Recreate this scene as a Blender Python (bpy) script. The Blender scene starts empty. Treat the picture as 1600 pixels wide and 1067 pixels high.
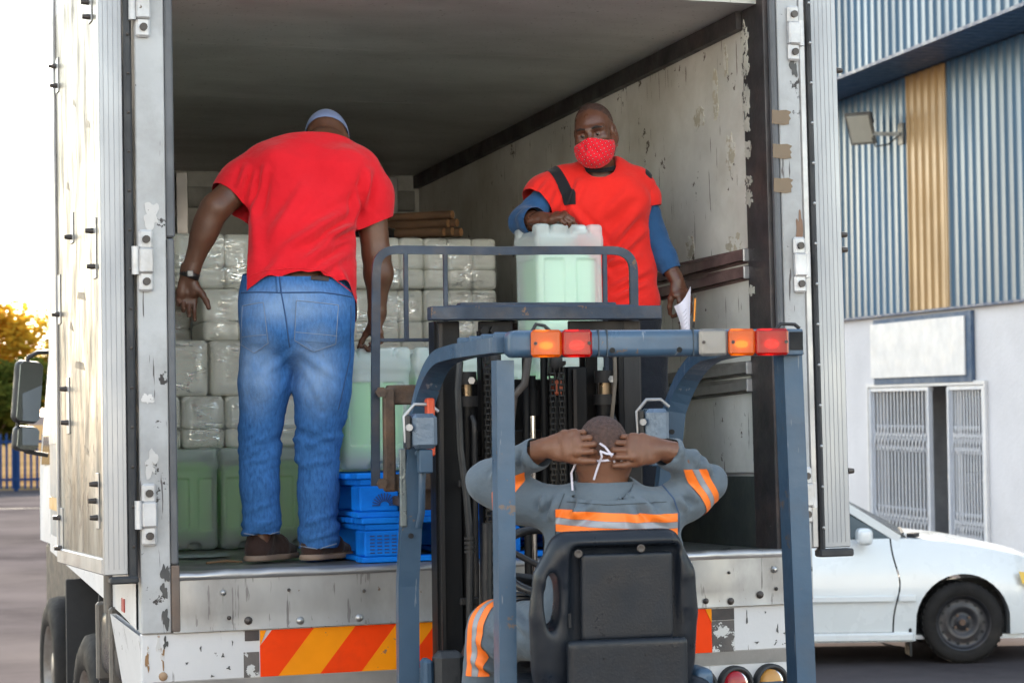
import bpy, bmesh, math, random, colorsys
import numpy as np
from mathutils import Matrix, Vector
from mathutils.bvhtree import BVHTree

random.seed(7)
SC = bpy.context.scene
COL = SC.collection

# ------------------------------------------------------------------ camera
PITCH, ROLL = math.radians(1.66), 0.014
F_ = Vector((0, math.cos(PITCH), math.sin(PITCH)))
U0 = Vector((0, -math.sin(PITCH), math.cos(PITCH)))
X0 = Vector((1, 0, 0))
R_ = math.cos(ROLL) * X0 - math.sin(ROLL) * U0
U_ = math.cos(ROLL) * U0 + math.sin(ROLL) * X0
cam = bpy.data.cameras.new('camera')
cam.sensor_width = 36
cam.lens = 3400 / 1600 * 36
cam.clip_end = 2000
camo = bpy.data.objects.new('camera', cam)
COL.objects.link(camo)
m4 = Matrix((( R_.x, U_.x, -F_.x, 0), (R_.y, U_.y, -F_.y, 0), (R_.z, U_.z, -F_.z, 1.9), (0, 0, 0, 1)))
camo.matrix_world = m4
SC.camera = camo
cam.dof.use_dof = True
cam.dof.focus_distance = 7.9
cam.dof.aperture_fstop = 6.3

# ------------------------------------------------------------------ sky, sun, exposure
SUN_EL, SUN_AZ = math.radians(23), math.radians(-13.5)        # azimuth from +Y, minus = left
world = bpy.data.worlds.new('World')
SC.world = world
world.use_nodes = True
wn = world.node_tree
for n in list(wn.nodes): wn.nodes.remove(n)
sky = wn.nodes.new('ShaderNodeTexSky')
sky.sky_type = 'NISHITA'
sky.sun_disc = False
sky.sun_elevation = SUN_EL
sky.sun_rotation = SUN_AZ
sky.air_density = 1.5
sky.dust_density = 0.6
sky.ozone_density = 1.0
bg = wn.nodes.new('ShaderNodeBackground')
bg.inputs['Strength'].default_value = 0.15
wo = wn.nodes.new('ShaderNodeOutputWorld')
hz_sky = wn.nodes.new('ShaderNodeHueSaturation')            # hazy, washed-out day
hz_sky.inputs['Saturation'].default_value = 0.62
wn.links.new(sky.outputs[0], hz_sky.inputs['Color'])
wn.links.new(hz_sky.outputs[0], bg.inputs[0])
wn.links.new(bg.outputs[0], wo.inputs[0])
sd = Vector((math.sin(SUN_AZ) * math.cos(SUN_EL), math.cos(SUN_AZ) * math.cos(SUN_EL), math.sin(SUN_EL)))
sl = bpy.data.lights.new('sun', 'SUN')
sl.energy = 5.0
sl.angle = math.radians(0.6)
sl.color = (1.0, 0.87, 0.70)
so = bpy.data.objects.new('sun', sl)
COL.objects.link(so)
so.rotation_euler = sd.to_track_quat('Z', 'Y').to_euler()
SC.view_settings.view_transform = 'Standard'
SC.view_settings.look = 'None'
SC.view_settings.exposure = 1.95
SC.view_settings.gamma = 1
SC.view_settings.use_curve_mapping = False
SC.cycles.use_denoising = True
SC.cycles.max_bounces = 10
SC.cycles.transparent_max_bounces = 24
SC.cycles.diffuse_bounces = 5
SC.cycles.sample_clamp_indirect = 6

# ------------------------------------------------------------------ frames (each a real place: local x right, y forward, z up)
def frame(o, yaw, pitch=0):
    return Matrix.Translation(o) @ Matrix.Rotation(yaw, 4, 'Z') @ Matrix.Rotation(-pitch, 4, 'X')
TR = frame((-0.1075, 8.2017, 1.3177), 0.335, 0.022)          # truck: origin on the rear sill
FK = frame((0.44, 6.5, 0), math.radians(14))                 # forklift
BL = frame((4.97, 26, 0), math.radians(13.2))                # building face
CAR = frame((3.21, 16.45, 0), 0)
WORLD = Matrix.Identity(4)

# ------------------------------------------------------------------ mesh builder
class MB:
    def __init__(s): s.v = []; s.f = []; s.sm = []
    def add(s, vs, fs, smooth=False, M=None):
        b = len(s.v)
        if M is not None: vs = [tuple(M @ Vector(v)) for v in vs]
        s.v += [tuple(v) for v in vs]
        s.f += [tuple(i + b for i in f) for f in fs]
        s.sm += [smooth] * len(fs)
        return s
    def box(s, x0, x1, y0, y1, z0, z1, bev=0.0, M=None):
        if bev <= 0:
            vs = [(x, y, z) for x in (x0, x1) for y in (y0, y1) for z in (z0, z1)]
            return s.add(vs, [(0, 1, 3, 2), (4, 6, 7, 5), (0, 4, 5, 1), (2, 3, 7, 6), (0, 2, 6, 4), (1, 5, 7, 3)], False, M)
        lo, hi = (x0, y0, z0), (x1, y1, z1)
        bev = min(bev, *[0.45 * abs(hi[i] - lo[i]) for i in range(3)])
        vs = []; ix = {}
        for sx in (0, 1):
            for sy in (0, 1):
                for sz in (0, 1):
                    sg = (sx, sy, sz)
                    for a in range(3):
                        p = []
                        for i in range(3):
                            e = hi[i] if sg[i] else lo[i]
                            if i != a: e += -bev if sg[i] else bev
                            p.append(e)
                        ix[(sg, a)] = len(vs); vs.append(tuple(p))
        fs = []
        cen = Vector([(lo[i] + hi[i]) / 2 for i in range(3)])
        def put(ids):
            a, b, c = [Vector(vs[i]) for i in ids[:3]]
            n = (b - a).cross(c - a)
            m = sum((Vector(vs[i]) for i in ids), Vector()) / len(ids)
            fs.append(tuple(ids) if n.dot(m - cen) > 0 else tuple(reversed(ids)))
        for a in range(3):
            b, c = (a + 1) % 3, (a + 2) % 3
            for sa in (0, 1):
                q = []
                for sb, sc_ in ((0, 0), (1, 0), (1, 1), (0, 1)):
                    g = [0, 0, 0]; g[a] = sa; g[b] = sb; g[c] = sc_
                    q.append(ix[(tuple(g), a)])
                put(q)
        for a in range(3):
            b, c = (a + 1) % 3, (a + 2) % 3
            for sa in (0, 1):
                for sb in (0, 1):
                    g0 = [0, 0, 0]; g0[a] = sa; g0[b] = sb; g0[c] = 0
                    g1 = list(g0); g1[c] = 1
                    put([ix[(tuple(g0), a)], ix[(tuple(g0), b)], ix[(tuple(g1), b)], ix[(tuple(g1), a)]])
        for sx in (0, 1):
            for sy in (0, 1):
                for sz in (0, 1):
                    put([ix[((sx, sy, sz), a)] for a in range(3)])
        return s.add(vs, fs, False, M)
    def cyl(s, p0, p1, r0, r1=None, n=14, caps=True, smooth=True):
        r1 = r0 if r1 is None else r1
        return s.tube([p0, p1], [r0, r1], n, caps, smooth)
    def tube(s, pts, r, n=10, caps=True, smooth=True):
        pts = [Vector(p) for p in pts]
        rs = r if isinstance(r, (list, tuple)) else [r] * len(pts)
        d0 = (pts[1] - pts[0]).normalized()
        ref = Vector((0, 0, 1)) if abs(d0.z) < 0.9 else Vector((1, 0, 0))
        nx = d0.cross(ref).normalized()
        vs = []; fs = []
        for i, p in enumerate(pts):
            if i == 0: d = pts[1] - pts[0]
            elif i == len(pts) - 1: d = pts[-1] - pts[-2]
            else: d = (pts[i + 1] - p).normalized() + (p - pts[i - 1]).normalized()
            d.normalize()
            nx = (nx - d * nx.dot(d)).normalized()
            ny = d.cross(nx)
            for k in range(n):
                a = 2 * math.pi * k / n
                vs.append(tuple(p + (nx * math.cos(a) + ny * math.sin(a)) * rs[i]))
        for i in range(len(pts) - 1):
            for k in range(n):
                k2 = (k + 1) % n
                fs.append((i * n + k, i * n + k2, (i + 1) * n + k2, (i + 1) * n + k))
        s.add(vs, fs, smooth)
        if caps:
            b = len(vs) - n
            s.add(vs[:n], [tuple(reversed(range(n)))], False)
            s.add(vs[b:], [tuple(range(n))], False)
        return s
    def bar(s, pts, w, h, up=(0, 0, 1), smooth=False):
        # rectangular bar swept along pts; w across (perpendicular to up), h along up-ish
        pts = [Vector(p) for p in pts]; up = Vector(up)
        vs = []; fs = []
        for i, p in enumerate(pts):
            if i == 0: d = pts[1] - pts[0]
            elif i == len(pts) - 1: d = pts[-1] - pts[-2]
            else: d = (pts[i + 1] - p).normalized() + (p - pts[i - 1]).normalized()
            d.normalize()
            sx = d.cross(up)
            if sx.length < 1e-4: sx = Vector((1, 0, 0))
            sx.normalize(); sy = sx.cross(d).normalized()
            for a, b in ((-1, -1), (1, -1), (1, 1), (-1, 1)):
                vs.append(tuple(p + sx * (a * w / 2) + sy * (b * h / 2)))
        for i in range(len(pts) - 1):
            for k in range(4):
                k2 = (k + 1) % 4
                fs.append((i * 4 + k, i * 4 + k2, (i + 1) * 4 + k2, (i + 1) * 4 + k))
        s.add(vs, fs, smooth)
        b = len(vs) - 4
        s.add(vs[:4], [(3, 2, 1, 0)]); s.add(vs[b:], [(0, 1, 2, 3)])
        return s
    def prism(s, poly, axis, lo, hi, M=None):
        # poly: 2D points in the two remaining axes (cyclic order axis+1, axis+2)
        n = len(poly); vs = []
        for e in (lo, hi):
            for a, b in poly:
                p = [0, 0, 0]; p[axis] = e; p[(axis + 1) % 3] = a; p[(axis + 2) % 3] = b
                vs.append(tuple(p))
        ar = sum(poly[i][0] * poly[(i + 1) % n][1] - poly[(i + 1) % n][0] * poly[i][1] for i in range(n))
        fs = [tuple(reversed(range(n))), tuple(range(n, 2 * n))] + [(i, (i + 1) % n, (i + 1) % n + n, i + n) for i in range(n)]
        if (ar < 0) != (hi < lo): fs = [tuple(reversed(f)) for f in fs]
        return s.add(vs, fs, False, M)
    def lathe(s, prof, c, axis, n=24, smooth=True):
        # prof: list of (radius, height along axis)
        ax = Vector(axis).normalized()
        ref = Vector((0, 0, 1)) if abs(ax.z) < 0.9 else Vector((1, 0, 0))
        e1 = ax.cross(ref).normalized(); e2 = ax.cross(e1); c = Vector(c)
        vs = []; fs = []
        for r, h in prof:
            for k in range(n):
                a = 2 * math.pi * k / n
                vs.append(tuple(c + ax * h + (e1 * math.cos(a) + e2 * math.sin(a)) * r))
        for i in range(len(prof) - 1):
            for k in range(n):
                k2 = (k + 1) % n
                fs.append((i * n + k, i * n + k2, (i + 1) * n + k2, (i + 1) * n + k))
        return s.add(vs, fs, smooth)
    def sphere(s, c, r, n=12, m=8, sc=(1, 1, 1)):
        pr = [(r * math.sin(math.pi * i / m), -r * math.cos(math.pi * i / m)) for i in range(m + 1)]
        b = len(s.v); s.lathe([(max(a, 1e-5), h) for a, h in pr], (0, 0, 0), (0, 0, 1), n)
        for i in range(b, len(s.v)):
            x, y, z = s.v[i]; s.v[i] = (c[0] + x * sc[0], c[1] + y * sc[1], c[2] + z * sc[2])
        return s
    def quad(s, a, b, c, d): return s.add([a, b, c, d], [(0, 1, 2, 3)])
    def mesh(s, name):
        me = bpy.data.meshes.new(name)
        me.from_pydata(s.v, [], s.f)
        me.polygons.foreach_set('use_smooth', s.sm)
        me.update()
        return me
    def build(s, name, mat, parent=None, **kw): return link(name, s.mesh(name), mat, parent, **kw)

def link(name, me, mat, parent=None, loc=None, M=None, **kw):
    o = bpy.data.objects.new(name, me)
    if mat is not None and not me.materials: me.materials.append(mat)
    COL.objects.link(o)
    if parent is not None: o.parent = parent
    if M is not None: o.matrix_local = M
    elif loc is not None: o.location = loc
    for k, v in kw.items(): o[k] = v
    return o

def thing(name, label, cat, M=WORLD, group=None):
    o = bpy.data.objects.new(name, None)
    COL.objects.link(o)
    o.empty_display_size = 0.1
    o.matrix_world = M
    o['label'] = label; o['category'] = cat
    if group: o['group'] = group
    return o

def tag(o, label, cat, group=None):
    o['label'] = label; o['category'] = cat
    if group: o['group'] = group
    return o

def copy_tree(o, parent=None):
    c = o.copy(); COL.objects.link(c)
    if parent is not None: c.parent = parent
    for ch in o.children: copy_tree(ch, c)
    return c

def T3(x=0, y=0, z=0, rz=0, rx=0, ry=0):
    return Matrix.Translation((x, y, z)) @ Matrix.Rotation(rz, 4, 'Z') @ Matrix.Rotation(ry, 4, 'Y') @ Matrix.Rotation(rx, 4, 'X')

def arr_mesh(name, V, Q, smooth=True):
    me = bpy.data.meshes.new(name)
    me.from_pydata([tuple(v) for v in np.asarray(V, float).tolist()], [], [tuple(q) for q in np.asarray(Q).tolist()])
    me.polygons.foreach_set('use_smooth', [smooth] * len(me.polygons))
    me.update()
    return me

# ------------------------------------------------------------------ materials
def nodes(m):
    m.use_nodes = True
    nt = m.node_tree
    return nt, nt.nodes, nt.links, nt.nodes['Principled BSDF']

def c4(c): return (c[0], c[1], c[2], 1)

def paint(name, col, rough=0.5, metal=0.0, var=0.12, scale=6, dirt=None, dirt_amt=0.5, dirt_scale=4, chips=None, chip_amt=0.62, chip_scale=14,
          stretch=(1, 1, 1), bump=0.1, bump_scale=40, coat=0, spec=0.5, rvar=0.15, scr=None, scr_amt=.7):
    """worn surface: colour variation + dirt + chips + scratches + bump, in object space"""
    m = bpy.data.materials.new(name)
    nt, N, L, P = nodes(m)
    tc = N.new('ShaderNodeTexCoord')
    def noise(sc, det=4, st=(1, 1, 1), off=0, rg=.55):
        mp = N.new('ShaderNodeMapping'); mp.inputs['Scale'].default_value = st; mp.inputs['Location'].default_value = (off, off * .7, off * .3)
        L.new(tc.outputs['Object'], mp.inputs[0])
        n = N.new('ShaderNodeTexNoise'); n.inputs['Scale'].default_value = sc; n.inputs['Detail'].default_value = det; n.inputs['Roughness'].default_value = rg
        L.new(mp.outputs[0], n.inputs['Vector'])
        return n.outputs['Fac']
    def ramp(x, a, b):
        r = N.new('ShaderNodeMapRange'); r.inputs['From Min'].default_value = a; r.inputs['From Max'].default_value = b
        L.new(x, r.inputs['Value']); return r.outputs[0]
    def mix(f, a, b):
        x = N.new('ShaderNodeMix'); x.data_type = 'RGBA'
        if isinstance(f, float): x.inputs[0].default_value = f
        else: L.new(f, x.inputs[0])
        for i, q in ((6, a), (7, b)):
            if isinstance(q, tuple): x.inputs[i].default_value = c4(q)
            else: L.new(q, x.inputs[i])
        return x.outputs[2]
    n1 = noise(scale, 5, stretch)
    lo = tuple(max(0, c * (1 - var * 1.6)) for c in col[:3]); hi = tuple(min(1, c * (1 + var)) for c in col[:3])
    c = mix(ramp(n1, .3, .7), lo, hi)
    if dirt:
        c = mix(ramp(noise(dirt_scale, 6, stretch, 3.3, .65), 1 - dirt_amt - .12, 1 - dirt_amt + .22), c, dirt)
    if chips:
        c = mix(ramp(noise(chip_scale, 6, stretch, 9.1, .7), chip_amt, chip_amt + .015), c, chips)
    if scr:
        c = mix(ramp(noise(9, 3, (6, 6, .45), 5.7), scr_amt, scr_amt + .02), c, scr)
    L.new(c, P.inputs['Base Color'])
    P.inputs['Metallic'].default_value = metal
    P.inputs['Specular IOR Level'].default_value = spec
    P.inputs['Coat Weight'].default_value = coat
    P.inputs['Coat Roughness'].default_value = .12
    rr = N.new('ShaderNodeMapRange'); rr.inputs['To Min'].default_value = max(.03, rough - rvar); rr.inputs['To Max'].default_value = min(1, rough + rvar)
    rr.inputs['From Min'].default_value = .3; rr.inputs['From Max'].default_value = .7
    L.new(noise(scale * 1.7, 4, stretch, 1.7), rr.inputs['Value']); L.new(rr.outputs[0], P.inputs['Roughness'])
    if bump:
        b = N.new('ShaderNodeBump'); b.inputs['Strength'].default_value = bump; b.inputs['Distance'].default_value = .02
        L.new(noise(bump_scale, 4, stretch, 2.2), b.inputs['Height']); L.new(b.outputs[0], P.inputs['Normal'])
    return m

def plain(name, col, rough=.5, metal=0., spec=.5, **kw):
    return paint(name, col, rough, metal, var=.06, bump=.04, spec=spec, **kw)

def emis(name, col, s, base=(.8, .8, .8)):
    m = bpy.data.materials.new(name); nt, N, L, P = nodes(m)
    P.inputs['Base Color'].default_value = c4(base)
    P.inputs['Emission Color'].default_value = c4(col); P.inputs['Emission Strength'].default_value = s
    return m

def glassy(name, col, rough=.05, trans=.5, dif=.5, transl=.5, spec_f=.15):
    """thin coloured plastic: transparent + diffuse/translucent + gloss"""
    m = bpy.data.materials.new(name); nt, N, L, P = nodes(m)
    out = [n for n in N if n.type == 'OUTPUT_MATERIAL'][0]; N.remove(P)
    d = N.new('ShaderNodeBsdfDiffuse'); d.inputs[0].default_value = c4(col)
    t = N.new('ShaderNodeBsdfTranslucent'); t.inputs[0].default_value = c4(col)
    tr = N.new('ShaderNodeBsdfTransparent'); tr.inputs[0].default_value = c4(tuple(min(1, c ** .5) for c in col))
    g = N.new('ShaderNodeBsdfGlossy'); g.inputs['Roughness'].default_value = rough
    fr = N.new('ShaderNodeFresnel'); fr.inputs[0].default_value = 1.45
    m1 = N.new('ShaderNodeMixShader'); m1.inputs[0].default_value = transl; L.new(d.outputs[0], m1.inputs[1]); L.new(t.outputs[0], m1.inputs[2])
    m2 = N.new('ShaderNodeMixShader'); m2.inputs[0].default_value = trans; L.new(m1.outputs[0], m2.inputs[1]); L.new(tr.outputs[0], m2.inputs[2])
    m3 = N.new('ShaderNodeMixShader'); L.new(fr.outputs[0], m3.inputs[0]); L.new(m2.outputs[0], m3.inputs[1]); L.new(g.outputs[0], m3.inputs[2])
    L.new(m3.outputs[0], out.inputs[0])
    return m

# ------------------------------------------------------------------ numpy signed-distance toolkit (clothes, bodies, seats)
def vhash(ix, iy, iz, seed):
    h = (ix.astype(np.int64) * 374761393 + iy.astype(np.int64) * 668265263 + iz.astype(np.int64) * 2147483647 + seed * 974634777) & 0xffffffff
    h = ((h ^ (h >> 13)) * 1274126177) & 0xffffffff
    h = h ^ (h >> 16)
    return (h & 0xffff) / 65535.0

def vnoise(P, seed=0):
    P = np.asarray(P, float); i = np.floor(P).astype(np.int64); f = P - i; f = f * f * f * (f * (f * 6 - 15) + 10)
    r = 0
    for dx in (0, 1):
        for dy in (0, 1):
            for dz in (0, 1):
                w = (f[:, 0] if dx else 1 - f[:, 0]) * (f[:, 1] if dy else 1 - f[:, 1]) * (f[:, 2] if dz else 1 - f[:, 2])
                r = r + w * vhash(i[:, 0] + dx, i[:, 1] + dy, i[:, 2] + dz, seed)
    return r * 2 - 1

class SDF:
    def __init__(s, lo, hi, h):
        s.lo = np.array(lo, float); s.h = h
        s.n = np.ceil((np.array(hi) - s.lo) / h).astype(int) + 1
        s.F = np.full(s.n, 0.5, np.float32)
    def sub(s, lo, hi):
        a = np.clip(np.floor((np.array(lo) - s.lo) / s.h).astype(int), 0, s.n); b = np.clip(np.ceil((np.array(hi) - s.lo) / s.h).astype(int) + 1, 0, s.n)
        if np.any(b <= a): return None
        sl = tuple(slice(a[i], b[i]) for i in range(3))
        ax = [s.lo[i] + s.h * np.arange(a[i], b[i]) for i in range(3)]
        X, Y, Z = np.meshgrid(*ax, indexing='ij')
        return sl, X, Y, Z
    def comb(s, sl, d, k, op='u'):
        A = s.F[sl]
        if op == 'u':
            if k > 0:
                hh = np.clip(.5 + .5 * (A - d) / k, 0, 1); s.F[sl] = A * (1 - hh) + d * hh - k * hh * (1 - hh)
            else: s.F[sl] = np.minimum(A, d)
        else:
            d = -d
            if k > 0:
                hh = np.clip(.5 - .5 * (A - d) / k, 0, 1); s.F[sl] = A * (1 - hh) + d * hh + k * hh * (1 - hh)
            else: s.F[sl] = np.maximum(A, d)
    def cone(s, a, b, ra, rb, k=.02, side=None, fl=1.0, op='u'):
        """tapered capsule; side+fl: radius across 'side' is r, in the other directions r*fl"""
        a = np.array(a, float); b = np.array(b, float); R = max(ra, rb) * max(1, fl) + k + 4 * s.h
        q = s.sub(np.minimum(a, b) - R, np.maximum(a, b) + R)
        if q is None: return s
        sl, X, Y, Z = q
        d = b - a; L2 = max(d @ d, 1e-9)
        px, py, pz = X - a[0], Y - a[1], Z - a[2]
        t = np.clip((px * d[0] + py * d[1] + pz * d[2]) / L2, 0, 1)
        px = px - t * d[0]; py = py - t * d[1]; pz = pz - t * d[2]
        r = ra + (rb - ra) * t
        if side is None: D = np.sqrt(px * px + py * py + pz * pz) - r
        else:
            sd_ = np.array(side, float); sd_ /= np.linalg.norm(sd_)
            w = px * sd_[0] + py * sd_[1] + pz * sd_[2]
            rest = np.maximum(px * px + py * py + pz * pz - w * w, 0)
            kk = np.sqrt(w * w / (r * r) + rest / (r * r * fl * fl))
            D = (kk - 1) * r * min(1, fl)
        s.comb(sl, D.astype(np.float32), k, op); return s
    def chain(s, pts, rs, k=.02, side=None, fl=1.0):
        fls = fl if isinstance(fl, (list, tuple)) else [fl] * len(pts)
        for i in range(len(pts) - 1): s.cone(pts[i], pts[i + 1], rs[i], rs[i + 1], k, side, (fls[i] + fls[i + 1]) / 2)
        return s
    def ell(s, c, r, k=.02, M=None, op='u'):
        c = np.array(c, float); r = np.array(r, float); R = r.max() + k + 4 * s.h
        q = s.sub(c - R, c + R)
        if q is None: return s
        sl, X, Y, Z = q; p = np.stack([X - c[0], Y - c[1], Z - c[2]], -1)
        if M is not None: p = p @ np.array(M, float)         # columns of M = local axes
        k0 = np.sqrt(((p / r) ** 2).sum(-1)); k1 = np.sqrt(((p / (r * r)) ** 2).sum(-1)) + 1e-9
        s.comb(sl, (k0 * (k0 - 1) / k1).astype(np.float32), k, op); return s
    def rbox(s, c, half, rad, k=.0, M=None, op='u'):
        c = np.array(c, float); hb = np.array(half, float); R = np.linalg.norm(hb) + k + 4 * s.h
        q = s.sub(c - R, c + R)
        if q is None: return s
        sl, X, Y, Z = q; p = np.stack([X - c[0], Y - c[1], Z - c[2]], -1)
        if M is not None: p = p @ np.array(M, float)
        d = np.abs(p) - (hb - rad)
        D = np.sqrt((np.maximum(d, 0) ** 2).sum(-1)) + np.minimum(d.max(-1), 0) - rad
        s.comb(sl, D.astype(np.float32), k, op); return s
    def plane(s, p, n, k=0.0):
        """keep the side the normal points away from"""
        n = np.array(n, float); n /= np.linalg.norm(n); p = np.array(p, float)
        ax = [s.lo[i] + s.h * np.arange(s.n[i]) for i in range(3)]
        D = (ax[0][:, None, None] - p[0]) * n[0] + (ax[1][None, :, None] - p[1]) * n[1] + (ax[2][None, None, :] - p[2]) * n[2]
        A = s.F; D = D.astype(np.float32)
        if k > 0:
            hh = np.clip(.5 - .5 * (A - D) / k, 0, 1); s.F = A * (1 - hh) + D * hh + k * hh * (1 - hh)
        else: s.F = np.maximum(A, D)
        return s
    def net(s):
        F = s.F.copy()
        for a in range(3):
            sl = [slice(None)] * 3; sl[a] = 0; F[tuple(sl)] = .5; sl[a] = -1; F[tuple(sl)] = .5
        S = F < 0
        c = np.zeros(tuple(np.array(F.shape) - 1), np.int8)
        def cor(A, i, j, k): return A[i:A.shape[0] - 1 + i, j:A.shape[1] - 1 + j, k:A.shape[2] - 1 + k]
        for i in (0, 1):
            for j in (0, 1):
                for k in (0, 1): c += cor(S, i, j, k)
        mk = (c > 0) & (c < 8)
        idx = -np.ones(c.shape, np.int64); I = np.argwhere(mk); idx[mk] = np.arange(len(I))
        acc = np.zeros((len(I), 3)); cnt = np.zeros(len(I))
        for a in range(3):
            for i in (0, 1):
                for j in (0, 1):
                    o0 = [0, 0, 0]; o0[(a + 1) % 3] = i; o0[(a + 2) % 3] = j; o1 = list(o0); o1[a] = 1
                    f0 = F[I[:, 0] + o0[0], I[:, 1] + o0[1], I[:, 2] + o0[2]]; f1 = F[I[:, 0] + o1[0], I[:, 1] + o1[1], I[:, 2] + o1[2]]
                    cr = (f0 < 0) != (f1 < 0)
                    t = np.where(cr, f0 / np.where(cr, f0 - f1, 1), 0)
                    p = I + np.array(o0); p = p.astype(float); p[:, a] += t
                    acc += np.where(cr[:, None], p, 0); cnt += cr
        V = s.lo + s.h * acc / cnt[:, None]
        Q = []
        for a in range(3):
            b, cc = (a + 1) % 3, (a + 2) % 3
            sl0 = [slice(1, -1)] * 3; sl1 = [slice(1, -1)] * 3; sl0[a] = slice(0, -1); sl1[a] = slice(1, None)
            A, B = S[tuple(sl0)], S[tuple(sl1)]
            E = np.argwhere(A != B); inside = A[A != B]
            E = E + np.array([0 if q == a else 1 for q in range(3)])
            def ce(db, dc):
                e = E.copy(); e[:, b] += db; e[:, cc] += dc; return idx[e[:, 0], e[:, 1], e[:, 2]]
            q = np.stack([ce(-1, -1), ce(0, -1), ce(0, 0), ce(-1, 0)], 1)
            q[~inside] = q[~inside][:, ::-1]
            Q.append(q)
        return V, np.concatenate(Q)

def relax(V, Q, it=2, w=.5):
    for _ in range(it):
        acc = np.zeros_like(V); cnt = np.zeros(len(V))
        for i in range(4):
            a, b = Q[:, i], Q[:, (i + 1) % 4]
            np.add.at(acc, a, V[b]); np.add.at(cnt, a, 1); np.add.at(acc, b, V[a]); np.add.at(cnt, b, 1)
        V = V * (1 - w) + w * acc / np.maximum(cnt, 1)[:, None]
    return V

def vnormals(V, Q):
    n = np.cross(V[Q[:, 2]] - V[Q[:, 0]], V[Q[:, 3]] - V[Q[:, 1]])
    N = np.zeros_like(V)
    for i in range(4): np.add.at(N, Q[:, i], n)
    return N / (np.linalg.norm(N, axis=1)[:, None] + 1e-12)

def drop_caps(V, Q, planes, eps):
    """open the flat ends left by cutting planes"""
    c = V[Q].mean(1); n = np.cross(V[Q[:, 2]] - V[Q[:, 0]], V[Q[:, 3]] - V[Q[:, 1]]); n /= np.linalg.norm(n, axis=1)[:, None] + 1e-12
    keep = np.ones(len(Q), bool)
    for pl in planes:
        p, nn = pl[0], np.array(pl[1], float); nn /= np.linalg.norm(nn); rad = pl[2] if len(pl) > 2 else 9
        keep &= ~((np.abs((c - np.array(p)) @ nn) < eps) & (n @ nn > .75) & (np.linalg.norm(c - np.array(p), axis=1) < rad))
    Q = Q[keep]; V = V.copy()
    # pull the new rim straight onto the cutting plane and even it out
    E = np.sort(np.concatenate([Q[:, [i, (i + 1) % 4]] for i in range(4)]), 1)
    u, cnt = np.unique(E, axis=0, return_counts=True); B = u[cnt == 1]
    rim = np.unique(B)
    for _ in range(6):
        acc = np.zeros_like(V); k = np.zeros(len(V))
        np.add.at(acc, B[:, 0], V[B[:, 1]]); np.add.at(k, B[:, 0], 1); np.add.at(acc, B[:, 1], V[B[:, 0]]); np.add.at(k, B[:, 1], 1)
        V[rim] = .5 * V[rim] + .5 * acc[rim] / k[rim][:, None]
        for pl in planes:
            p, nn = pl[0], np.array(pl[1], float); nn /= np.linalg.norm(nn); rad = pl[2] if len(pl) > 2 else 9
            d = (V[rim] - np.array(p)) @ nn; m = (np.abs(d) < eps * 2.2) & (np.linalg.norm(V[rim] - np.array(p), axis=1) < rad)
            V[rim[m]] -= d[m][:, None] * nn
    return V, Q

def band_mesh(name, V, Q, planes, off=.003):
    """a strip of cloth lying on another: the piece of surface between cutting planes, lifted by off. planes: (point, normal) keep where (x-p).n<0"""
    Nn = vnormals(V, Q)
    W = V + Nn * off
    c = W[Q].mean(1); keep = np.ones(len(Q), bool)
    for p, n in planes:
        n = np.array(n, float) / np.linalg.norm(n); keep &= ((c - np.array(p)) @ n) < .02
    Qk = Q[keep]; u, inv = np.unique(Qk, return_inverse=True)
    bm = bmesh.new()
    vs = [bm.verts.new(tuple(w)) for w in W[u]]
    for q in inv.reshape(-1, 4):
        try: bm.faces.new([vs[i] for i in q])
        except ValueError: pass
    for p, n in planes:
        bmesh.ops.bisect_plane(bm, geom=bm.verts[:] + bm.edges[:] + bm.faces[:], plane_co=Vector(p), plane_no=Vector(n).normalized(), clear_outer=True)
    # keep the one strip, drop stray scraps
    seen = set(); best = []
    for v in bm.verts:
        if v in seen: continue
        st = [v]; seen.add(v); isl = []
        while st:
            q = st.pop(); isl.append(q)
            for e in q.link_edges:
                w = e.other_vert(q)
                if w not in seen: seen.add(w); st.append(w)
        if len(isl) > len(best): best = isl
    keepv = set(best); bmesh.ops.delete(bm, geom=[v for v in bm.verts if v not in keepv], context='VERTS')
    me = bpy.data.meshes.new(name); bm.to_mesh(me); bm.free()
    me.polygons.foreach_set('use_smooth', [True] * len(me.polygons))
    return me
# ================================================================== GROUND
def ground_mat():
    m = paint('asphalt', (.082, .073, .077), 1.0, var=.35, scale=.5, dirt=(.115, .102, .102), dirt_amt=.5, dirt_scale=.25, bump=.35, bump_scale=30, spec=.0)
    m.node_tree.nodes['Principled BSDF'].inputs['IOR'].default_value = 1.0
    return m
g = MB()
n = 40; xs = [-400 + 800 * i / n for i in range(n + 1)]
g.quad((-600, -400, 0), (600, -400, 0), (600, 900, 0), (-600, 900, 0))
go = g.build('ground', ground_mat()); go['kind'] = 'structure'
# sandy verge beyond the fence
g = MB(); g.quad((-90, 52.6, .004), (9, 52.6, .004), (9, 300, .004), (-90, 300, .004))
o = g.build('sandy_verge', paint('sand', (.20, .135, .07), 1.0, spec=0, var=.25, scale=.4, dirt=(.13, .10, .04), dirt_amt=.4, dirt_scale=.5, bump=.2, bump_scale=8)); o['kind'] = 'structure'; o.data.materials[0].node_tree.nodes['Principled BSDF'].inputs['IOR'].default_value = 1.0

# repair seam across the yard on the left
g = MB(); g.box(-30, 4, 42.6, 42.75, .0, .006); o = g.build('tar_seam', plain('tar', (.03, .03, .03), .9)); o['kind'] = 'structure'

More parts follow.
